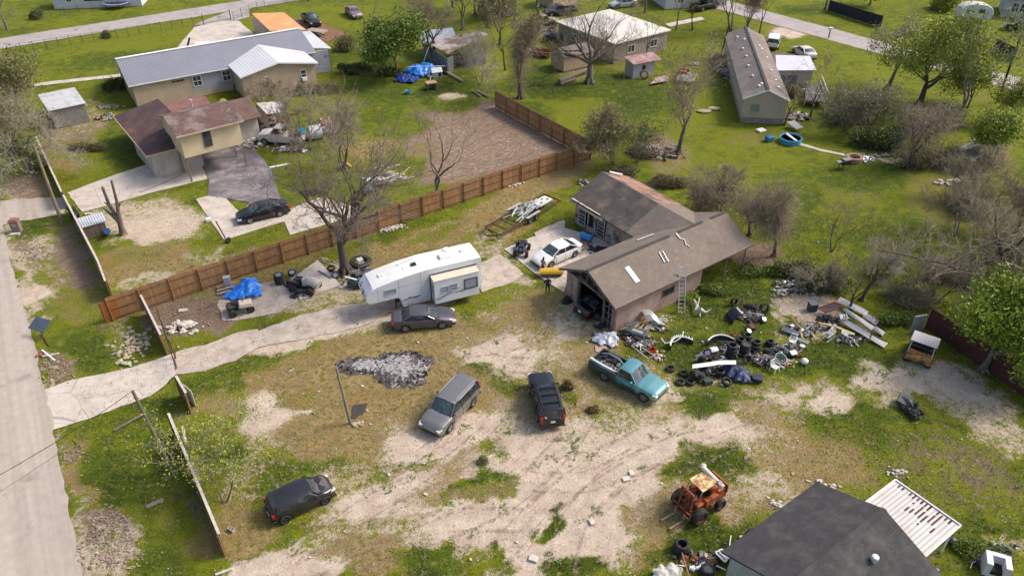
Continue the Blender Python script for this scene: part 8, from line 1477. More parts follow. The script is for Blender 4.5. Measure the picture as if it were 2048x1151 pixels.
for a in (((1470, 700), 1.6, .9, 120, 'dense dark scrap packed around the tall tyre stacks', 1, .5), ((1440, 742), 1.3, .6, 90, 'scrap packed under the long white bumper strip', 2, .4), ((1530, 722), 1.2, .9, 100, 'mixed scrap between navy sheet and upright white chair', 3, .4), ((1570, 700), 1.2, .9, 90, 'small parts spread around the white chairs', 4, .2), ((1600, 665), 1.6, .8, 80, 'broken parts on the soil behind the white chairs', 5, .15), ((1500, 632), 1.4, .7, 90, 'greasy parts under the stripped quad frame', 6, .3), ((1280, 685), 1.4, .9, 130, 'cluttered scrap between the garage corner and the teal pickup', 7, .35), ((1310, 655), 1.2, .6, 60, 'small scrap right of the wide grey plank', 8, .15), ((1650, 655), 1.6, .6, 70, 'scrap in the grass left of the fallen sheets', 9, .2), ((1700, 680), 1.6, .5, 50, 'pale bits below the fallen corrugated sheets', 10, .12), ((1425, 715), .9, .5, 50, 'parts behind the white wedge panel', 11, .3), ((725, 552), 1.3, .8, 110, 'tangled scrap at the foot of the big tree behind the camper nose', 12, .5), ((600, 575), 1.3, .8, 90, 'greasy parts around the covered machine', 13, .4), ((545, 250), 2.6, 1.4, 150, 'tangled rubbish between lean-to and white work truck', 14, .9, 0, (0, 1, 2, 3, 4, 4, 7, 6), 1.7), ((500, 285), 2.8, 1.3, 130, 'rubbish strewn along the stained drive by the brown roofed house', 15, .5, 0, (0, 2, 3, 3, 6, 5), 1.5), ((585, 300), 2.6, .8, 80, 'rubbish strip in front of the white work truck', 16, .3, 0, (0, 2, 3, 6), 1.4), ((770, 355), 2.4, 1.0, 70, 'small rubbish around the plank pile', 17, .2, 0, (2, 3, 6), 1.2), ((1970, 1120), .9, .6, 80, 'scrap around the white appliance cabinet', 18, .3), ((1400, 1120), 1.8, .7, 60, 'scrap on the grass left of the dark roofed house', 19, .12), ((1455, 150), 1.0, 5, 110, 'clutter along the left side of the grey mobile home', 20, .6, 8, (0, 1, 2, 3, 6), 1.6), ((1595, 235), 2, 1.4, 80, 'clutter below the wooden deck steps', 21, .4, 0, (0, 2, 3, 6), 1.3), ((850, 150), 3, 1.2, 90, 'rubbish between the blue tarps and the shed', 22, .5, 0, (0, 3, 3, 5, 2), 1.8), ((1075, 60), 5, 3, 110, 'scrap scattered around the rusty pickups', 23, .4, 0, (0, 4, 1, 2), 2.2), ((1320, 310), 3, 1.5, 110, 'boards and rubbish under the bare olive tree', 24, .3, 0, (6, 2, 4, 0), 1.5), ((1590, 575), 2.2, 1.2, 90, 'rubbish in the bushes behind the yard', 25, .3, 0, (0, 2, 3, 6), 1.2), ((215, 235), 2, 1.4, 50, 'sticks and rubbish right of the metal shed', 26, .2, 0, (6, 2, 0), 1.3)): scrap(*a)
# plastic chairs
cw_ = M('chair_white', (.70, .70, .67), .5, var=.08)
def chair(px, rz, label, tip=0.0, z=0, az=0):
 t = thing('plastic_chair', label, 'chair', (*G(*px)[:2], z), R(rz), 'white plastic chairs in the scrap yard'); T = Matrix.Rotation(tip, 4, 'Y'); o = None
 b = MB(); b.T = T; b.box((0, 0, .43), (.46, .46, .03)); mesh_obj('seat', b, cw_, t, bevel=.01)
 b = MB(); b.T = T; [b.bar((-.22, y, .45), (-.32, y, .88), .05 if abs(y) > .2 else .045, .02) for y in (-.22, -.11, 0, .11, .22)]; b.bar((-.32, -.24, .88), (-.32, .24, .88), .04, .06); b.bar((-.25, -.22, .6), (-.25, .22, .6), .02, .03); mesh_obj('backrest', b, cw_, t)
 for x in (-.2, .2):
  for y in (-.22, .22): b = MB(); b.T = T; b.bar((x, y, .42), (x*1.25, y*1.15, 0), .045); mesh_obj('leg', b, cw_, t)
 for y in (-.25, .25): b = MB(); b.T = T; b.bar((-.26, y, .65), (.2, y, .64), .045, .025); b.bar((.2, y, .64), (.2, y, .43), .03); mesh_obj('armrest', b, cw_, t)
chair((1548, 742), -55, 'white slatted plastic chair upright at the near right end of the scrap heap')
chair((1583, 690), -120, 'white plastic chair behind the white ring wheel')
chair((1680, 640), 95, 'white slatted chair tipped back against the fallen metal sheets', tip=-.5, z=.1)
chair((1648, 680), 30, 'overturned white chair frame left of the yellow plank', tip=1.45, z=.2)
chair((1704, 682), 150, 'pale chair lying on its side at the end of the yellow plank', tip=1.5, z=.22)
tyre((1604, 694), .34, .16, rim=M('white_wheel', (.62, .60, .55), .6), label='white painted ring wheel lying flat behind the chairs'); C.objects[-1]
b = MB(); b.blob(G(1609, 722, .25), (.28, .26, .26), 3, .08, 10); solo('white_ball', b, white_pt, 'round white fan cover at the right end of the scrap heap', 'fan cover', smooth=True)
b = MB(); b.box(G(1587, 705, .35), (.5, .4, .12), .3, .2); solo('white_tray', b, white_pt, 'white tray on a black box right of the tub chair', 'tray', bevel=.02); b = MB(); b.box(G(1586, 710, .15), (.4, .35, .28), .3); solo('black_box', b, black_pl, 'black box under the white tray in the scrap heap', 'box', bevel=.02)
b = MB(); b.T = Matrix.Translation(G(1556, 722)) @ Matrix.Rotation(.5, 4, 'Z') @ Matrix.Rotation(.4, 4, 'X'); b.lathe([(.30, 0), (.42, .45), (.46, .5), (.42, .5), (.28, .06), (.02, .05)], 18); solo('grey_tub', b, M('sage_plastic', (.20, .27, .26), .5), 'grey-green plastic tub behind the upright white chair', 'tub', smooth=True)
rubble((1575, 725), .6, .5, 40, 'mixed red, black and white bits beside the upright white chair', M('colour_litter', (0, 0, 0)), 55, (.05, .17), h=.3)
rubble((1535, 705), .6, .5, 46, 'black scrap between the tyres and the grey panels', M('dark_debris', (0, 0, 0)), 56, (.06, .24), h=.4)
rubble((1560, 735), .4, .3, 14, 'white scraps at the foot of the upright white chair', pale_rub, 57, (.06, .16), h=.15)
b = MB(); b.box(G(1580, 662, .25), (1.3, .5, .1), R(-35), .2); solo('dash_panel', b, M('dark_slate_panel', (.09, .10, .11), .5, var=.3), 'dark slate panel lying behind the far white chair', 'panel', bevel=.03)
b = MB(); b.box(G(1602, 680, .2), (1.1, .35, .08), R(-40), -.1); solo('dash_panel', b, M('mid_grey_panel', (.2, .21, .22), .5, var=.2), 'narrow mid-grey panel right of the far white chair', 'panel', bevel=.03)
o = sheet('purple_mat', [(1566, 654), (1580, 645), (1596, 646), (1604, 655), (1585, 658)], M('purple_grey_mat', (.13, .10, .105), .9, var=.3), .025, .08, 61, kind=False); tag(o, 'purplish grey mat on the ground behind the slate panel', 'mat')
b = MB(); b.box(G(1584, 652, .12), (.3, .25, .2), .4); solo('white_carton', b, white_pt, 'small white carton on the purplish mat', 'carton')
b = MB(); b.bar(G(1583, 634, .3), G(1602, 656, .2), .06); b.bar(G(1600, 660, .1), G(1605, 675, .3), .12, .06); b.bar(G(1622, 664, .1), G(1631, 676, .3), .12, .06); solo('wood_offcuts', b, wood_new, 'tan wooden offcuts standing in the soil behind the chairs', 'wood')
b = MB(); b.bar(G(1637, 645, .5), G(1675, 653, .45), .16, .05); b.bar(G(1672, 653, .45), G(1709, 668, .3), .22, .05); solo('yellow_plank', b, M('yellow_pine', (.56, .40, .20), .8, var=.15), 'long broken yellow plank across the fallen metal sheets', 'plank')
for i, (pp, zz, mt, lab) in enumerate(((((1673, 602), (1681, 593), (1737, 622), (1733, 632)), .5, 'galvanised_sheet', 'rust-streaked corrugated sheet farthest back in the fallen pile'), (((1724, 631), (1737, 628), (1760, 641), (1751, 650)), .3, 'galvanised_sheet', 'short pale corrugated sheet right of the farthest one'), (((1684, 618), (1692, 616), (1750, 653), (1743, 660)), .55, 'galvanised_sheet', 'long grey-lilac corrugated sheet in the middle of the fallen pile'), (((1743, 655), (1752, 652), (1771, 664), (1765, 671)), .35, 'galvanised_sheet', 'dark-edged end of a corrugated sheet pointing right'), (((1680, 642), (1690, 634), (1742, 664), (1738, 677)), .4, 'galvanised_sheet', 'near corrugated sheet under the black hose'), (((1741, 678), (1745, 669), (1776, 686), (1768, 695)), .25, 'galvanised_sheet', 'lowest pale corrugated sheet at the near right end of the fallen pile'))):
 b = MB(); V = [G(*p, zz+(.12 if k in (1,) else 0)-(.15 if k > 1 else 0)) for k, p in enumerate(pp)]; b.slab(V[::-1], .03); solo('corrugated_sheet', b, M('lilac_sheet_%d' % (i % 3), ((.40, .39, .42), (.36, .35, .39), (.46, .44, .43))[i % 3], .6, .2, var=.15, scale=1, pat=('wave', 'Y', 2.6, .2), col2=(.26, .14, .10), c2=(.56, .66), c2s=1.3), lab, 'metal sheet', 'fallen corrugated sheets')
b = MB(); b.tube([G(1687, 633, .5), G(1700, 640, .52), (*G(1715, 650, .5),), G(1735, 662, .4), G(1745, 668, .4), G(1760, 676, .3), G(1774, 682, .2)], .04, 6); solo('black_hose', b, black_pl, 'black hose snaking over the fallen metal sheets', 'hose')
b = MB(); V = [G(1637, 616, .5), G(1668, 604, .9), G(1684, 610, .8), G(1673, 618, .6), G(1652, 624, .45)]; b.slab(V[::-1], .08); t = solo('red_edged_bonnet', b, M('dull_dark_bonnet', (.10, .075, .075), .5, var=.3), 'dark car bonnet with bright red edge lying by the fallen metal sheets', 'car part')
b = MB(); [b.bar(V[i]+Vector((0, 0, .02)), V[(i+1) % 5]+Vector((0, 0, .02)), .06) for i in range(5)]; mesh_obj('red_edge', b, M('red_edge', (.42, .05, .03), .5), t)
t = thing('dark_bin', 'dark teal square bin left of the red-edged bonnet', 'bin', G(1623, 620), R(10)); b = MB(); b.box((0, 0, .35), (.6, .55, .7), tp=(1.1, 1.1)); mesh_obj('bin_body', b, M('teal_black_plastic', (.03, .05, .05), .5), t, bevel=.03); b = MB(); b.box((0, 0, .73), (.7, .65, .06)); mesh_obj('lid', b, M('slate_lid', (.12, .15, .16), .5), t, bevel=.02)
rubble((1655, 640), 1.0, .6, 60, 'black scrap under the red-edged bonnet', M('dark_debris', (0, 0, 0)), 58, (.08, .26), h=.4)
bent('leaning_board_sheet', ((1570, 548), (1582, 528), (1606, 545), (1600, 560)), (.1, 1.0, 1.0, .1), M('pale_board_sheet', (.46, .45, .43), .8, var=.15, pat=('wave', 'X', 3, .15)), 'pale ribbed board sheet leaning in the bushes behind the yard')
for px, lab in (((1588, 580), 'white scrap in the bushes below the leaning board sheet'), ((1622, 588), 'pale scrap left of the dark leafy bush'), ((1440, 577), 'white scraps in the grass beside the garage posts'), ((1560, 590), 'grey-white rubbish at the edge of the bushes')): rubble(px, .5, .3, 10, lab, pale_rub, px[0], (.08, .22), h=.1)
# covered engine on the grass
g = G(1822, 822); t = thing('covered_engine', 'black covered engine and parts lying alone on the grass, right', 'engine', g, R(-65)); b = MB(); b.blob((-.55, .05, .3), (.62, .52, .36), 3, .3, 8); b.box((-.7, 0, .45), (.8, .9, .2), .4, .2, .15); mesh_obj('cover', b, M('dark_grey_cover', (.05, .05, .055), .6, var=.3), t)
b = MB(); rd = random.Random(9)
for i in range(30): b.blob((rd.uniform(-.4, .8), rd.uniform(-.5, .5), rd.uniform(.05, .45)), (rd.uniform(.08, .22),)*3, i, .4)
for i in range(9): b.box((rd.uniform(-.3, .9), rd.uniform(-.45, .45), rd.uniform(.1, .4)), (rd.uniform(.15, .5), .12, .1), rd.uniform(0, 3), .3)
b.bar((.8, .1, .1), (1.5, .35, .05), .04); mesh_obj('parts', b, MATS['burnt_black'], t)
# near dark house clutter
b = MB(); b.bar(G(1358, 1085, .25), G(1384, 1170, .9), .07); solo('red_brown_plank', b, M('redbrown_wood', (.30, .13, .07), .85, var=.2), 'long red-brown plank leaning beside the tyre pair, bottom edge', 'plank')
b = MB(); c0 = [G(1430, 1104, .5), G(1443, 1096, .5), G(1452, 1119, .5)]
for a, c in (((1431, 1104), (1444, 1097)), ((1431, 1104), (1450, 1123)), ((1437, 1101), (1455, 1118)), ((1444, 1097), (1446, 1099)), ((1450, 1123), (1457, 1115))): b.bar(G(*a, .45), G(*c, .45), .07)
b.box(G(1455, 1106, .4), (.8, .55, .05), .6); t = solo('broken_window_frame', b, M('bw_frame', (.70, .70, .68), .5), 'broken white window frame tucked at the left corner of the dark roofed house', 'window frame')
b = MB(); b.box(G(1456, 1104, .36), (1.1, .8, .06), R(35)); solo('black_board', b, dark_in, 'black board under the broken white window frame', 'board')
rubble((1490, 1080), .35, .3, 7, 'cream coloured logs against the eave of the dark roofed house', M('cream_logs', (.60, .48, .32), .8, var=.15), 71, (.15, .3), h=.2)
b = MB(); b.bar(G(1462, 1070, .3), G(1458, 1097, .5), .05); b.bar(G(1432, 1130, .2), G(1452, 1139, .2), .05); b.bar(G(1480, 1094, .2), G(1486, 1085, .2), .04); solo('white_pipes', b, white_pt, 'thin white pipes scattered left of the dark roofed house', 'pipes')
b = MB(); b.cyl(G(1379, 1134, .12), G(1390, 1139, .12), .12); b.cyl(G(1392, 1136, .12), G(1402, 1132, .14), .1); solo('white_cans', b, white_pt, 'white canisters left of the vented wheel', 'canister', smooth=True)
b = MB(); b.box(G(1475, 1145, .3), (.9, .6, .5), R(35)); solo('pale_blue_box', b, M('pale_blue', (.42, .45, .50), .5), 'pale blue box under the left gable of the dark roofed house', 'box')
t = thing('white_cabinet', 'white appliance cabinet with open dark bay standing in weeds, bottom right', 'cabinet', G(1985, 1142), R(-22)); b = MB(); [b.box((x, 0, .55), (.32, .95, 1.0)) for x in (-.46, .46)]; b.box((0, .35, .55), (.6, .28, 1.0)); b.box((0, 0, .1), (.6, .9, .2)); mesh_obj('cabinet_body', b, M('appliance_white', (.62, .62, .66), .4), t, bevel=.02); b = MB(); b.box((0, -.1, .35), (.58, .6, .3)); mesh_obj('dark_bay', b, dark_in, t)
rubble((2000, 1105), 1.0, .6, 60, 'black and white scrap behind the white cabinet, bottom right', MATS['dark_rubble'], 72, (.06, .24), h=.5)
for px, lab in (((1905, 1080), 'small dark bag beside the patio cover'), ((1870, 1140), 'dark bag below the right edge of the patio cover')): b = MB(); b.blob(G(*px, .2), (.3, .28, .24), px[0], .12, 9); solo('rubbish_bag', b, M('dark_bag', (.05, .05, .06), .4), lab, 'bag', smooth=True)
rubble((1630, 980), .5, .3, 10, 'grey lumps at the top corner of the dark roof', M('grey_rubble', (0, 0, 0)), 73, (.12, .26), h=.1)
# loose blocks in the bare yard
def block(px, lab, d=(.45, .3, .12), rz=20, mt=None, name='pale_block', cat='block', z=0): b = MB(); g = G(*px); b.box((g.x, g.y, d[2]/2+z), d, R(rz)); return solo(name, b, mt or pale_rub, lab, cat, bevel=.015)
block((1253, 958), 'left one of two pale blocks lying together in the bare ground', (.5, .32, .12), 15); block((1263, 947), 'right one of two pale blocks lying together in the bare ground', (.28, .45, .12), 10)
block((1067, 1117), 'pale cream block alone near the bottom edge', (.5, .36, .12), -20); block((1184, 1044), 'greyish rounded block on the whitest ground', (.3, .4, .12), 20); block((851, 988), 'small white block on the grass left of the bare ground', (.22, .18, .08), -30); block((778, 949), 'small white chip on dry grass right of the black hatchback', (.14, .22, .06)); block((366, 621), 'flat white slab on the brown soil', (.65, .38, .1), 10); block((805, 1012), 'thin pale chip on the dry grass strip', (.2, .08, .05)); block((583, 740), 'pale stick on the grass near the concrete drive', (.5, .05, .04), 45)
g = G(463, 1060); t = thing('cinder_block', 'grey cinder block lying beside the rotting fence end', 'cinder block', g, R(-30)); b = MB(); [b.box((0, y, .1), (.40, .03, .2)) for y in (-.085, .085)]; [b.box((x, 0, .1), (.03, .14, .2)) for x in (-.185, 0, .185)]; mesh_obj('block_web', b, concrete_block, t)
block((310, 1006), 'weathered grey board lying on the grass by the road verge', (1.0, .3, .06), 35, M('grey_planks', (0, 0, 0)), 'grey_board', 'board'); block((448, 1143), 'pale plank at the bottom edge near the rotting fence', (.9, .15, .08), 25, pale_cap, 'pale_plank', 'plank')
b = MB(); b.bar(G(366, 855, .4), G(372, 885, .4), .14, .3); solo('pale_plank', b, pale_cap, 'short pale plank behind the upper end of the rotting fence', 'plank'); b = MB(); b.bar(G(386, 925, .3), G(400, 962, .3), .16, .2); solo('pale_plank', b, wood_old, 'brown-ended plank leaning inside the rotting fence', 'plank')
b = MB(); wallpx(b, G(376, 798), G(392, 812), 1.4, .03); solo('white_sign_board', b, white_pt, 'white board hung inside the short fence below the concrete drive', 'board')
t = thing('driveway_post', 'dark metal gate post pair by the concrete drive', 'gate post', G(352, 716)); b = MB(); b.bar((0, 0, 0), (-.1, 0, 1.8), .08); b.bar((.5, -1.2, .1), (-.1, 0, .1), .06); mesh_obj('post', b, M('rusty_post', (0, 0, 0)), t)
b = MB(); b.bar(G(322, 640, .8), G(352, 735, .7), .05); b.bar(G(322, 646, 1.3), G(350, 730, 1.2), .05)
for i in range(8): p = G(322+i*4, 643+i*12, 0); b.bar(p, p+Vector((0, 0, 1.35)), .04)
solo('tube_gate', b, M('dark_pipe', (.05, .045, .04), .6, .3), 'dark tube gate folded against the leaning yard fence', 'gate')
g = G(1128, 1150)
# pool and back garden things
g = G(1580, 284); t = thing('round_pool', 'round blue paddling pool with planks in it below the grey mobile home', 'pool', g); b = MB(); b.lathe([(1.2, 0), (1.24, .6), (1.14, .61), (1.1, .4), (.02, .4)], 32); mesh_obj('pool_wall', b, M('pool_blue', (.05, .30, .46), .5, var=.1), t, smooth=40)
b = MB(); b.lathe([(1.12, .44), (.02, .44)], 28); mesh_obj('murky_water', b, M('murky', (.14, .12, .09), .15, var=.4, scale=2), t); b = MB(); b.bar((-.2, 1.1, .63), (.3, -1.15, .66), .18, .05); b.bar((-.4, .8, .65), (.1, -1.0, .68), .08, .05); mesh_obj('plank', b, white_pt, t)
t = thing('blue_tub', 'small blue wheeled tub left of the round pool', 'tub', G(1538, 282), R(20)); b = MB(); b.box((0, 0, .35), (.8, .7, .6), tp=(1.2, 1.2)); mesh_obj('tub_body', b, M('pool_blue2', (.04, .24, .42), .5), t, bevel=.08); b = MB(); b.box((0, 0, .66), (.75, .65, .02)); mesh_obj('tub_inside', b, M('tub_in', (.02, .10, .2), .6), t)
block((1522, 262), 'pale open box frame left of the blue tub', (1.0, .8, .2), 30, white_pt, 'pale_box', 'box')
b = MB(); b.box(G(1590, 250, .5), (1.2, 1.6, .12), .5, .2); solo('grey_mattress', b, M('mattress', (.36, .34, .36), .8), 'grey mattress-like slab on rubbish behind the round pool', 'mattress', bevel=.05)
b = MB(); b.lathe([(.9, 0), (.9, .55), (.6, .55), (.55, .1), (.02, .1)], 22); o = solo('fire_pit', b, M('orange_brick', (.33, .20, .12), .9, var=.25, scale=3), 'round orange-brown brick fire pit at the end of the narrow path', 'fire pit'); o.location = G(1707, 322)
t = thing('black_grill', 'black barbecue grill left of the brick fire pit', 'grill', G(1688, 336), R(20)); b = MB(); b.box((0, 0, .75), (1.1, .7, .5)); mesh_obj('firebox', b, black_pl, t, bevel=.08); b = MB(); b.box((-.85, 0, .9), (.5, .5, .05)); b.box((.1, 0, 1.03), (.9, .6, .05)); mesh_obj('shelf', b, steel_m, t); b = MB(); [b.bar((x, y, 0), (x, y, .55), .05) for x in (-.45, .45) for y in (-.28, .28)]; mesh_obj('stand', b, black_pl, t)
# yard junk left of the bare dirt plot
b = MB(); b.box(G(750, 362, .4), (1.9, .8, .55), R(12)); solo('white_foam_block', b, M('foam_white', (.62, .60, .58), .7), 'long white block on the junk pile in the left yard', 'foam block', bevel=.04); b = MB(); rd = random.Random(4)
for i in range(16): p = G(rd.uniform(738, 800), rd.uniform(335, 365), rd.uniform(.2, .8)); a = rd.uniform(-.5, .7); b.bar(p, p+Vector((math.cos(a)*1.8, math.sin(a)*1.8, rd.uniform(-.1, .2))), .22, .06)
solo('plank_pile', b, M('pale_planks', (.48, .42, .34), .85, var=.3, scale=2, col2=(.12, .09, .07), c2s=.8), 'pile of pale and dark planks behind the long white block', 'plank pile')
b = MB(); b.cyl(G(728, 380, .3), G(742, 375, .3), .3); solo('light_blue_drum', b, M('light_blue', (.16, .36, .50), .5), 'light blue drum lying below the long white block', 'drum', smooth=True)
b = MB(); b.tube([G(760+i*6, 352+20*math.sin(i*.28+.9)-8, .08) for i in range(11)], .04, 5); solo('curved_pipe', b, M('pale_pipe', (.45, .38, .30), .7), 'pale curved pipe on the ground right of the plank pile', 'pipe')
rubble((622, 386), 1.1, .6, 50, 'black rubbish bags behind the tree on the stained drive', M('dark_debris', (0, 0, 0)), 81, (.15, .35), h=.4); block((560, 332), 'two pale planks on the grass right of the stained drive', (2.2, .3, .1), 25, white_pt, 'pale_plank', 'plank'); block((695, 328), 'brown planks lying left of the plank pile', (1.8, .25, .1), -55, wood_new, 'brown_plank', 'plank')
b = MB(); b.cyl(G(447, 204, 0), G(447, 204, .9), .45, n=16); solo('yellow_drum', b, M('yellow_drum', (.55, .46, .03), .5), 'yellow drum between the two houses, left', 'drum', smooth=True)
t = thing('dog_kennel', 'white pitched-roof dog kennel right of the blue tarps', 'kennel', G(866, 156), R(20)); b = MB(); gable_wall(b, 0, 1.3, 0, 1.0, .7, 1.1); mesh_obj('wall', b, M('kennel_white', (.5, .5, .5), .6), t); b = MB(); gable_roof(b, -.1, 1.4, -.12, 1.12, .68, 1.15, .06); mesh_obj('roof', b, M('kennel_roof', (.58, .60, .64), .5), t); b = MB(); b.box((1.0, -.01, .35), (.4, .03, .5)); mesh_obj('doorway', b, dark_in, t)
t = thing('wooden_crate_table', 'brown wooden hutch with flat top on the dirt below the dog kennel', 'hutch', G(860, 178), R(20)); b = MB(); b.box((.2, 0, .9), (1.4, 1.1, .08)); mesh_obj('top', b, wood_new, t); b = MB(); [b.box((x, y, .43), (.1, .1, .86)) for x in (-.4, .8) for y in (-.45, .45)]; b.box((.2, .4, .43), (1.2, .05, .8)); b.box((.78, 0, .43), (.05, .9, .8)); mesh_obj('side', b, wood_old, t)
t = thing('small_blue_tub', 'small blue tub on the grass left of the dirt patch', 'tub', G(817, 187)); b = MB(); b.lathe([(.3, 0), (.42, .4), (.36, .4), (.26, .06), (.02, .06)], 16); mesh_obj('tub_body', b, M('pool_blue', (0, 0, 0)), t, smooth=True)
b = MB(); b.bar(G(888, 140, .3), G(926, 162, .2), .4, .08); solo('long_plank', b, wood_old, 'long brown plank on the grass in front of the collapsing shed', 'plank'); b = MB(); b.bar(G(945, 181, .15), G(962, 192, .15), .2, .1); b.bar(G(952, 180, .15), G(978, 193, .15), .25, .1); solo('fallen_boards', b, wood_old, 'two dark boards on the grass left of the vine-wrapped trunk', 'boards'); b = MB(); b.bar(G(815, 134, 1.2), G(890, 132, 1.2), .08); b.bar(G(846, 128, 0), G(857, 95, 2.2), .1); solo('white_poles', b, white_pt, 'pale poles propped over the blue tarps', 'poles')
b = MB(); b.cyl(G(1118, 163, .35), G(1172, 140, .35), .3); b.cyl(G(1122, 168, .2), G(1150, 158, .2), .2); solo('log_pile', b, wood_old, 'dark logs lying at the foot of the grey-barked tree', 'log pile')
t = thing('rusty_box_trailer', 'rusty open box trailer left of the tan shed', 'trailer', G(1080, 112), R(-20)); b = MB(); [b.box((0, y, .6), (3.4, .06, .5)) for y in (-.9, .9)]; [b.box((x, 0, .6), (.06, 1.8, .5)) for x in (-1.7, 1.7)]; b.box((0, 0, .38), (3.4, 1.8, .06)); mesh_obj('box', b, M('rust', (0, 0, 0)), t); [wheel(t, 0, y, .33, .2, rim_dark) for y in (-1.05, 1.05)]
block((1050, 112), 'small pale shed-like box beside the vine-wrapped trunk', (1.6, 1.2, 1.0), 20, M('kennel_white', (0, 0, 0)), 'grey_box', 'box')
t = thing('deck_trailer', 'small wooden deck with an orange garden tractor on it by the bare olive tree', 'trailer', G(1372, 160), R(70)); b = MB(); b.box((0, 0, .4), (3.6, 2.4, .12)); mesh_obj('deck', b, M('grey_planks', (0, 0, 0)), t); b = MB(); b.box((0, 0, .3), (.6, 2.2, .3)); mesh_obj('axle', b, black_pl, t)
quad('garden_tractor', 'orange garden tractor standing on the small wooden deck', (1366, 150), 70, M('tractor_orange', (.50, .10, .02), .5), s=1.1)
bent('rusty_sheet_stack', ((1300, 168), (1312, 155), (1340, 148), (1335, 162)), (.3, .4, .4, .3), M('rusty_striped_roof', (0, 0, 0)), 'rusty striped roofing sheets lying right of the white shed')
b = MB(); g = G(1288, 158); b.T = Matrix.Translation((g.x, g.y, .6)) @ Matrix.Rotation(1.2, 4, 'X'); b.lathe([(.5, -.15), (.62, 0), (.5, .15), (.4, 0)], 20, closed=True); solo('spoked_wheel', b, rust_m, 'big rusty wheel leaning on the white shed', 'wheel', smooth=True)
for px, lab in (((1408, 222), 'tan flat stone on the lawn left of the grey mobile home, nearer one'), ((1427, 217), 'tan flat stone on the lawn left of the grey mobile home, farther one'), ((1388, 128), 'pinkish rubble lump on the lawn behind the orange tractor')): b = MB(); b.blob(G(*px, .1), (.9, .5, .2), px[0], .15, 9); solo('flat_stone', b, M('tan_rubble', (0, 0, 0)), lab, 'stone')
t = thing('roadside_mailbox_post', 'white-topped mailbox post by the far road', 'mailbox', G(1657, 76)); b = MB(); b.bar((0, 0, 0), (0, 0, 1.3), .15); mesh_obj('post', b, wood_old, t); b = MB(); b.box((0, 0, 1.45), (.7, .4, .35)); mesh_obj('mailbox_body', b, white_pt, t, bevel=.08)  # plain post carrying a mailbox, no lamp on it
t = thing('dark_roof_mast', 'dark slanting mast with pale tip beside the grey mobile home', 'mast', G(1440, 118)); b = MB(); b.cyl((0, 0, 0), (.8, 1, 4.6), .1); mesh_obj('pole', b, M('dark_pole', (0, 0, 0)), t)
t = thing('trampoline', 'round trampoline cut by the top edge above the far left road', 'trampoline', G(236, 14)); b = MB(); b.lathe([(2.2, .85), (1.9, .86), (1.9, .82), (2.2, .8)], 30, closed=True); mesh_obj('pad', b, M('tramp_blue', (.35, .42, .55), .5), t); b = MB(); b.lathe([(1.9, .84), (.02, .8)], 30); mesh_obj('mat', b, M('tramp_mat', (.03, .04, .09), .6), t)
for a in range(6): b = MB(); b.bar((2.1*math.cos(a), 2.1*math.sin(a), 0), (2.1*math.cos(a), 2.1*math.sin(a), .8), .06); mesh_obj('leg', b, chain, t)
b = MB(); b.bar(G(375, 92, 0), G(379, 77, 1.8), .2); solo('dark_stump_post', b, dark_in, 'black post on the curved far driveway', 'post'); block((404, 86), 'flat white sheet on the curved far driveway', (2.2, .8, .1), 20, white_pt, 'white_sheet', 'sheet')
b = MB(); b.bar(G(620, 60, .5), G(655, 78, .5), .1); b.box(G(634, 62, .6), (3.0, 1.6, .25), R(-25)); solo('flatbed_frame', b, M('tan_frame', (.32, .26, .20), .8, var=.3), 'tan flatbed frame below the dark pickup by the orange carport', 'frame')
# thin cable over the gardens
cable(G(1052, 163, .8), G(1240, 118, 1.8), .0, 'pale line stretched across the lawn past the grey-barked tree', .02)
rs = np.random.RandomState(11)
def scatter(n, box, keep):
 x = rs.uniform(box[0], box[1], n*3); y = rs.uniform(box[2], box[3], n*3); a = cover(x, y); k = keep(a, x, y) > rs.rand(n*3); return x[k][:n], y[k][:n], a[k][:n]
ROADS_X = None
def off_road(x, y):
 u, v = PX(x, y); return ~((u < 190) & (v > 420) & (u < 70+(v-400)*.13+20))
x, y, a = scatter(60000, (-33, 36, 21, 64), lambda a, x, y: np.clip(1-a[:, 0]*1.05-a[:, 2]*.8, .02, 1)*off_road(x, y)); n = len(x)
s = rs.uniform(.05, .12, n)*(1+a[:, 3]*.5); an = rs.uniform(0, 6.28, n); base = np.stack([x, y, np.full(n, -.03)], 1); dx = np.stack([np.cos(an), np.sin(an), np.zeros(n)], 1)*s[:, None]*.30
tip = base+np.stack([rs.normal(0, .6, n)*s, rs.normal(0, .6, n)*s, s*1.1], 1); V = np.stack([base-dx, base+dx, tip], 1).reshape(-1, 3); F = np.arange(3*n).reshape(-1, 3)
gm = M('grass_blades', (.15, .165, .018), .8, var=.35, scale=.7, col2=(.27, .22, .08), c2=(.45, .62), c2s=.5); gm2 = M('dry_blades', (.36, .27, .13), .85, var=.3, scale=.7); gm3 = M('lush_blades', (.085, .125, .012), .8, var=.35, scale=.7, col2=(.17, .18, .03), c2=(.45, .6), c2s=.7)
mi = np.where(a[:, 1] > .45, 1, np.where(a[:, 3] > .6, 2, 0)); mi = np.where(rs.rand(n) < .12, 0, mi)
o = np_mesh('grass_tufts', V, F, [gm, gm2, gm3], mi=mi); tag(o, 'short grass tufts over the whole near yard', 'grass', kind='stuff')
x, y, a = scatter(1500, (-33, 36, 21, 70), lambda a, x, y: .35+.6*a[:, 0]); b = MB(); rd = random.Random(3)
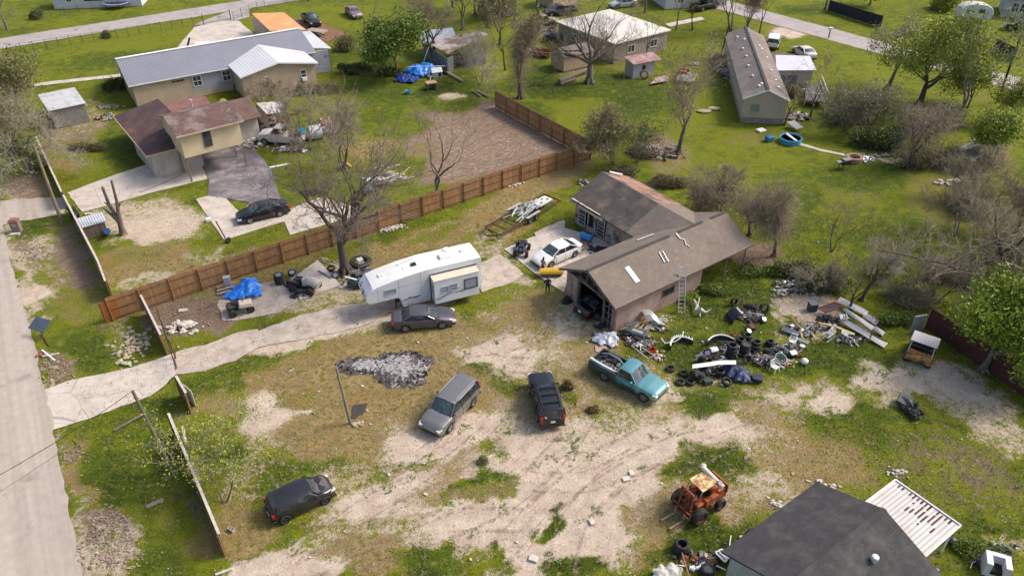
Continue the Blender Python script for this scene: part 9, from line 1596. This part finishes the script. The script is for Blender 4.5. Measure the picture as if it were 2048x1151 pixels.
for i in range(len(x)): k = rd.uniform(.02, .055) if rd.random() < .93 else rd.uniform(.06, .11); b.blob((x[i], y[i], k*.3), (k, k*rd.uniform(.5, 1), k*.5), i, .3, 5)
solo('litter', b, M('litter', (.50, .45, .38), .8, var=.5, scale=.5, col2=(.66, .65, .62), c2s=.4), 'small pale stones and litter flecks over the yard', 'litter')['kind'] = 'stuff'
x, y, a = scatter(1500, (-30, 36, 21, 48), lambda a, x, y: np.clip(a[:, 0]*1.2-.25, 0, .7)); b = MB()
n = len(x); cl = rs.randint(0, max(1, n//9), n); V = []
cx = x[cl]+rs.normal(0, .22, n); cy = y[cl]+rs.normal(0, .22, n)
for k in range(5):
 s = rs.uniform(.05, .12, n); an = rs.uniform(0, 6.28, n); p = np.stack([cx+rs.normal(0, .05, n), cy+rs.normal(0, .05, n), np.zeros(n)], 1); d = np.stack([np.cos(an), np.sin(an), rs.uniform(.2, .7, n)], 1)*s[:, None]; w_ = np.stack([-np.sin(an), np.cos(an), np.zeros(n)], 1)*s[:, None]*.4
 V.append(np.stack([p, p+d*.6+w_, p+d, p+d*.6-w_], 1).reshape(-1, 3))
V = np.concatenate(V); o = np_mesh('weeds', V, np.arange(len(V)).reshape(-1, 4), lf_mid); tag(o, 'small green weeds sprouting through the bare ground', 'weeds', kind='stuff')
# clods of turned soil on the road verge
b = MB(); rd = random.Random(7)
for (cx, cy, rx, ry, n) in ((220, 1085, 60, 62, 420), (110, 740, 36, 34, 140), (60, 500, 34, 26, 120), (150, 905, 22, 24, 60), (30, 380, 30, 16, 60), (400, 630, 80, 30, 130)):
 for i in range(n): a = rd.uniform(0, 6.28); k = math.sqrt(rd.random())*(1+.25*math.sin(a*3)); p = G(cx+math.cos(a)*rx*k, cy+math.sin(a)*ry*k); s = rd.uniform(.03, .10); b.blob((p.x, p.y, s*.2), (s, s*.8, s*.55), i, .4, 5)
solo('soil_clods', b, M('clods', (.30, .225, .17), .95, var=.45, scale=1, col2=(.15, .11, .085), c2s=.7), 'clods of turned brown soil along the road verge', 'soil')['kind'] = 'stuff'
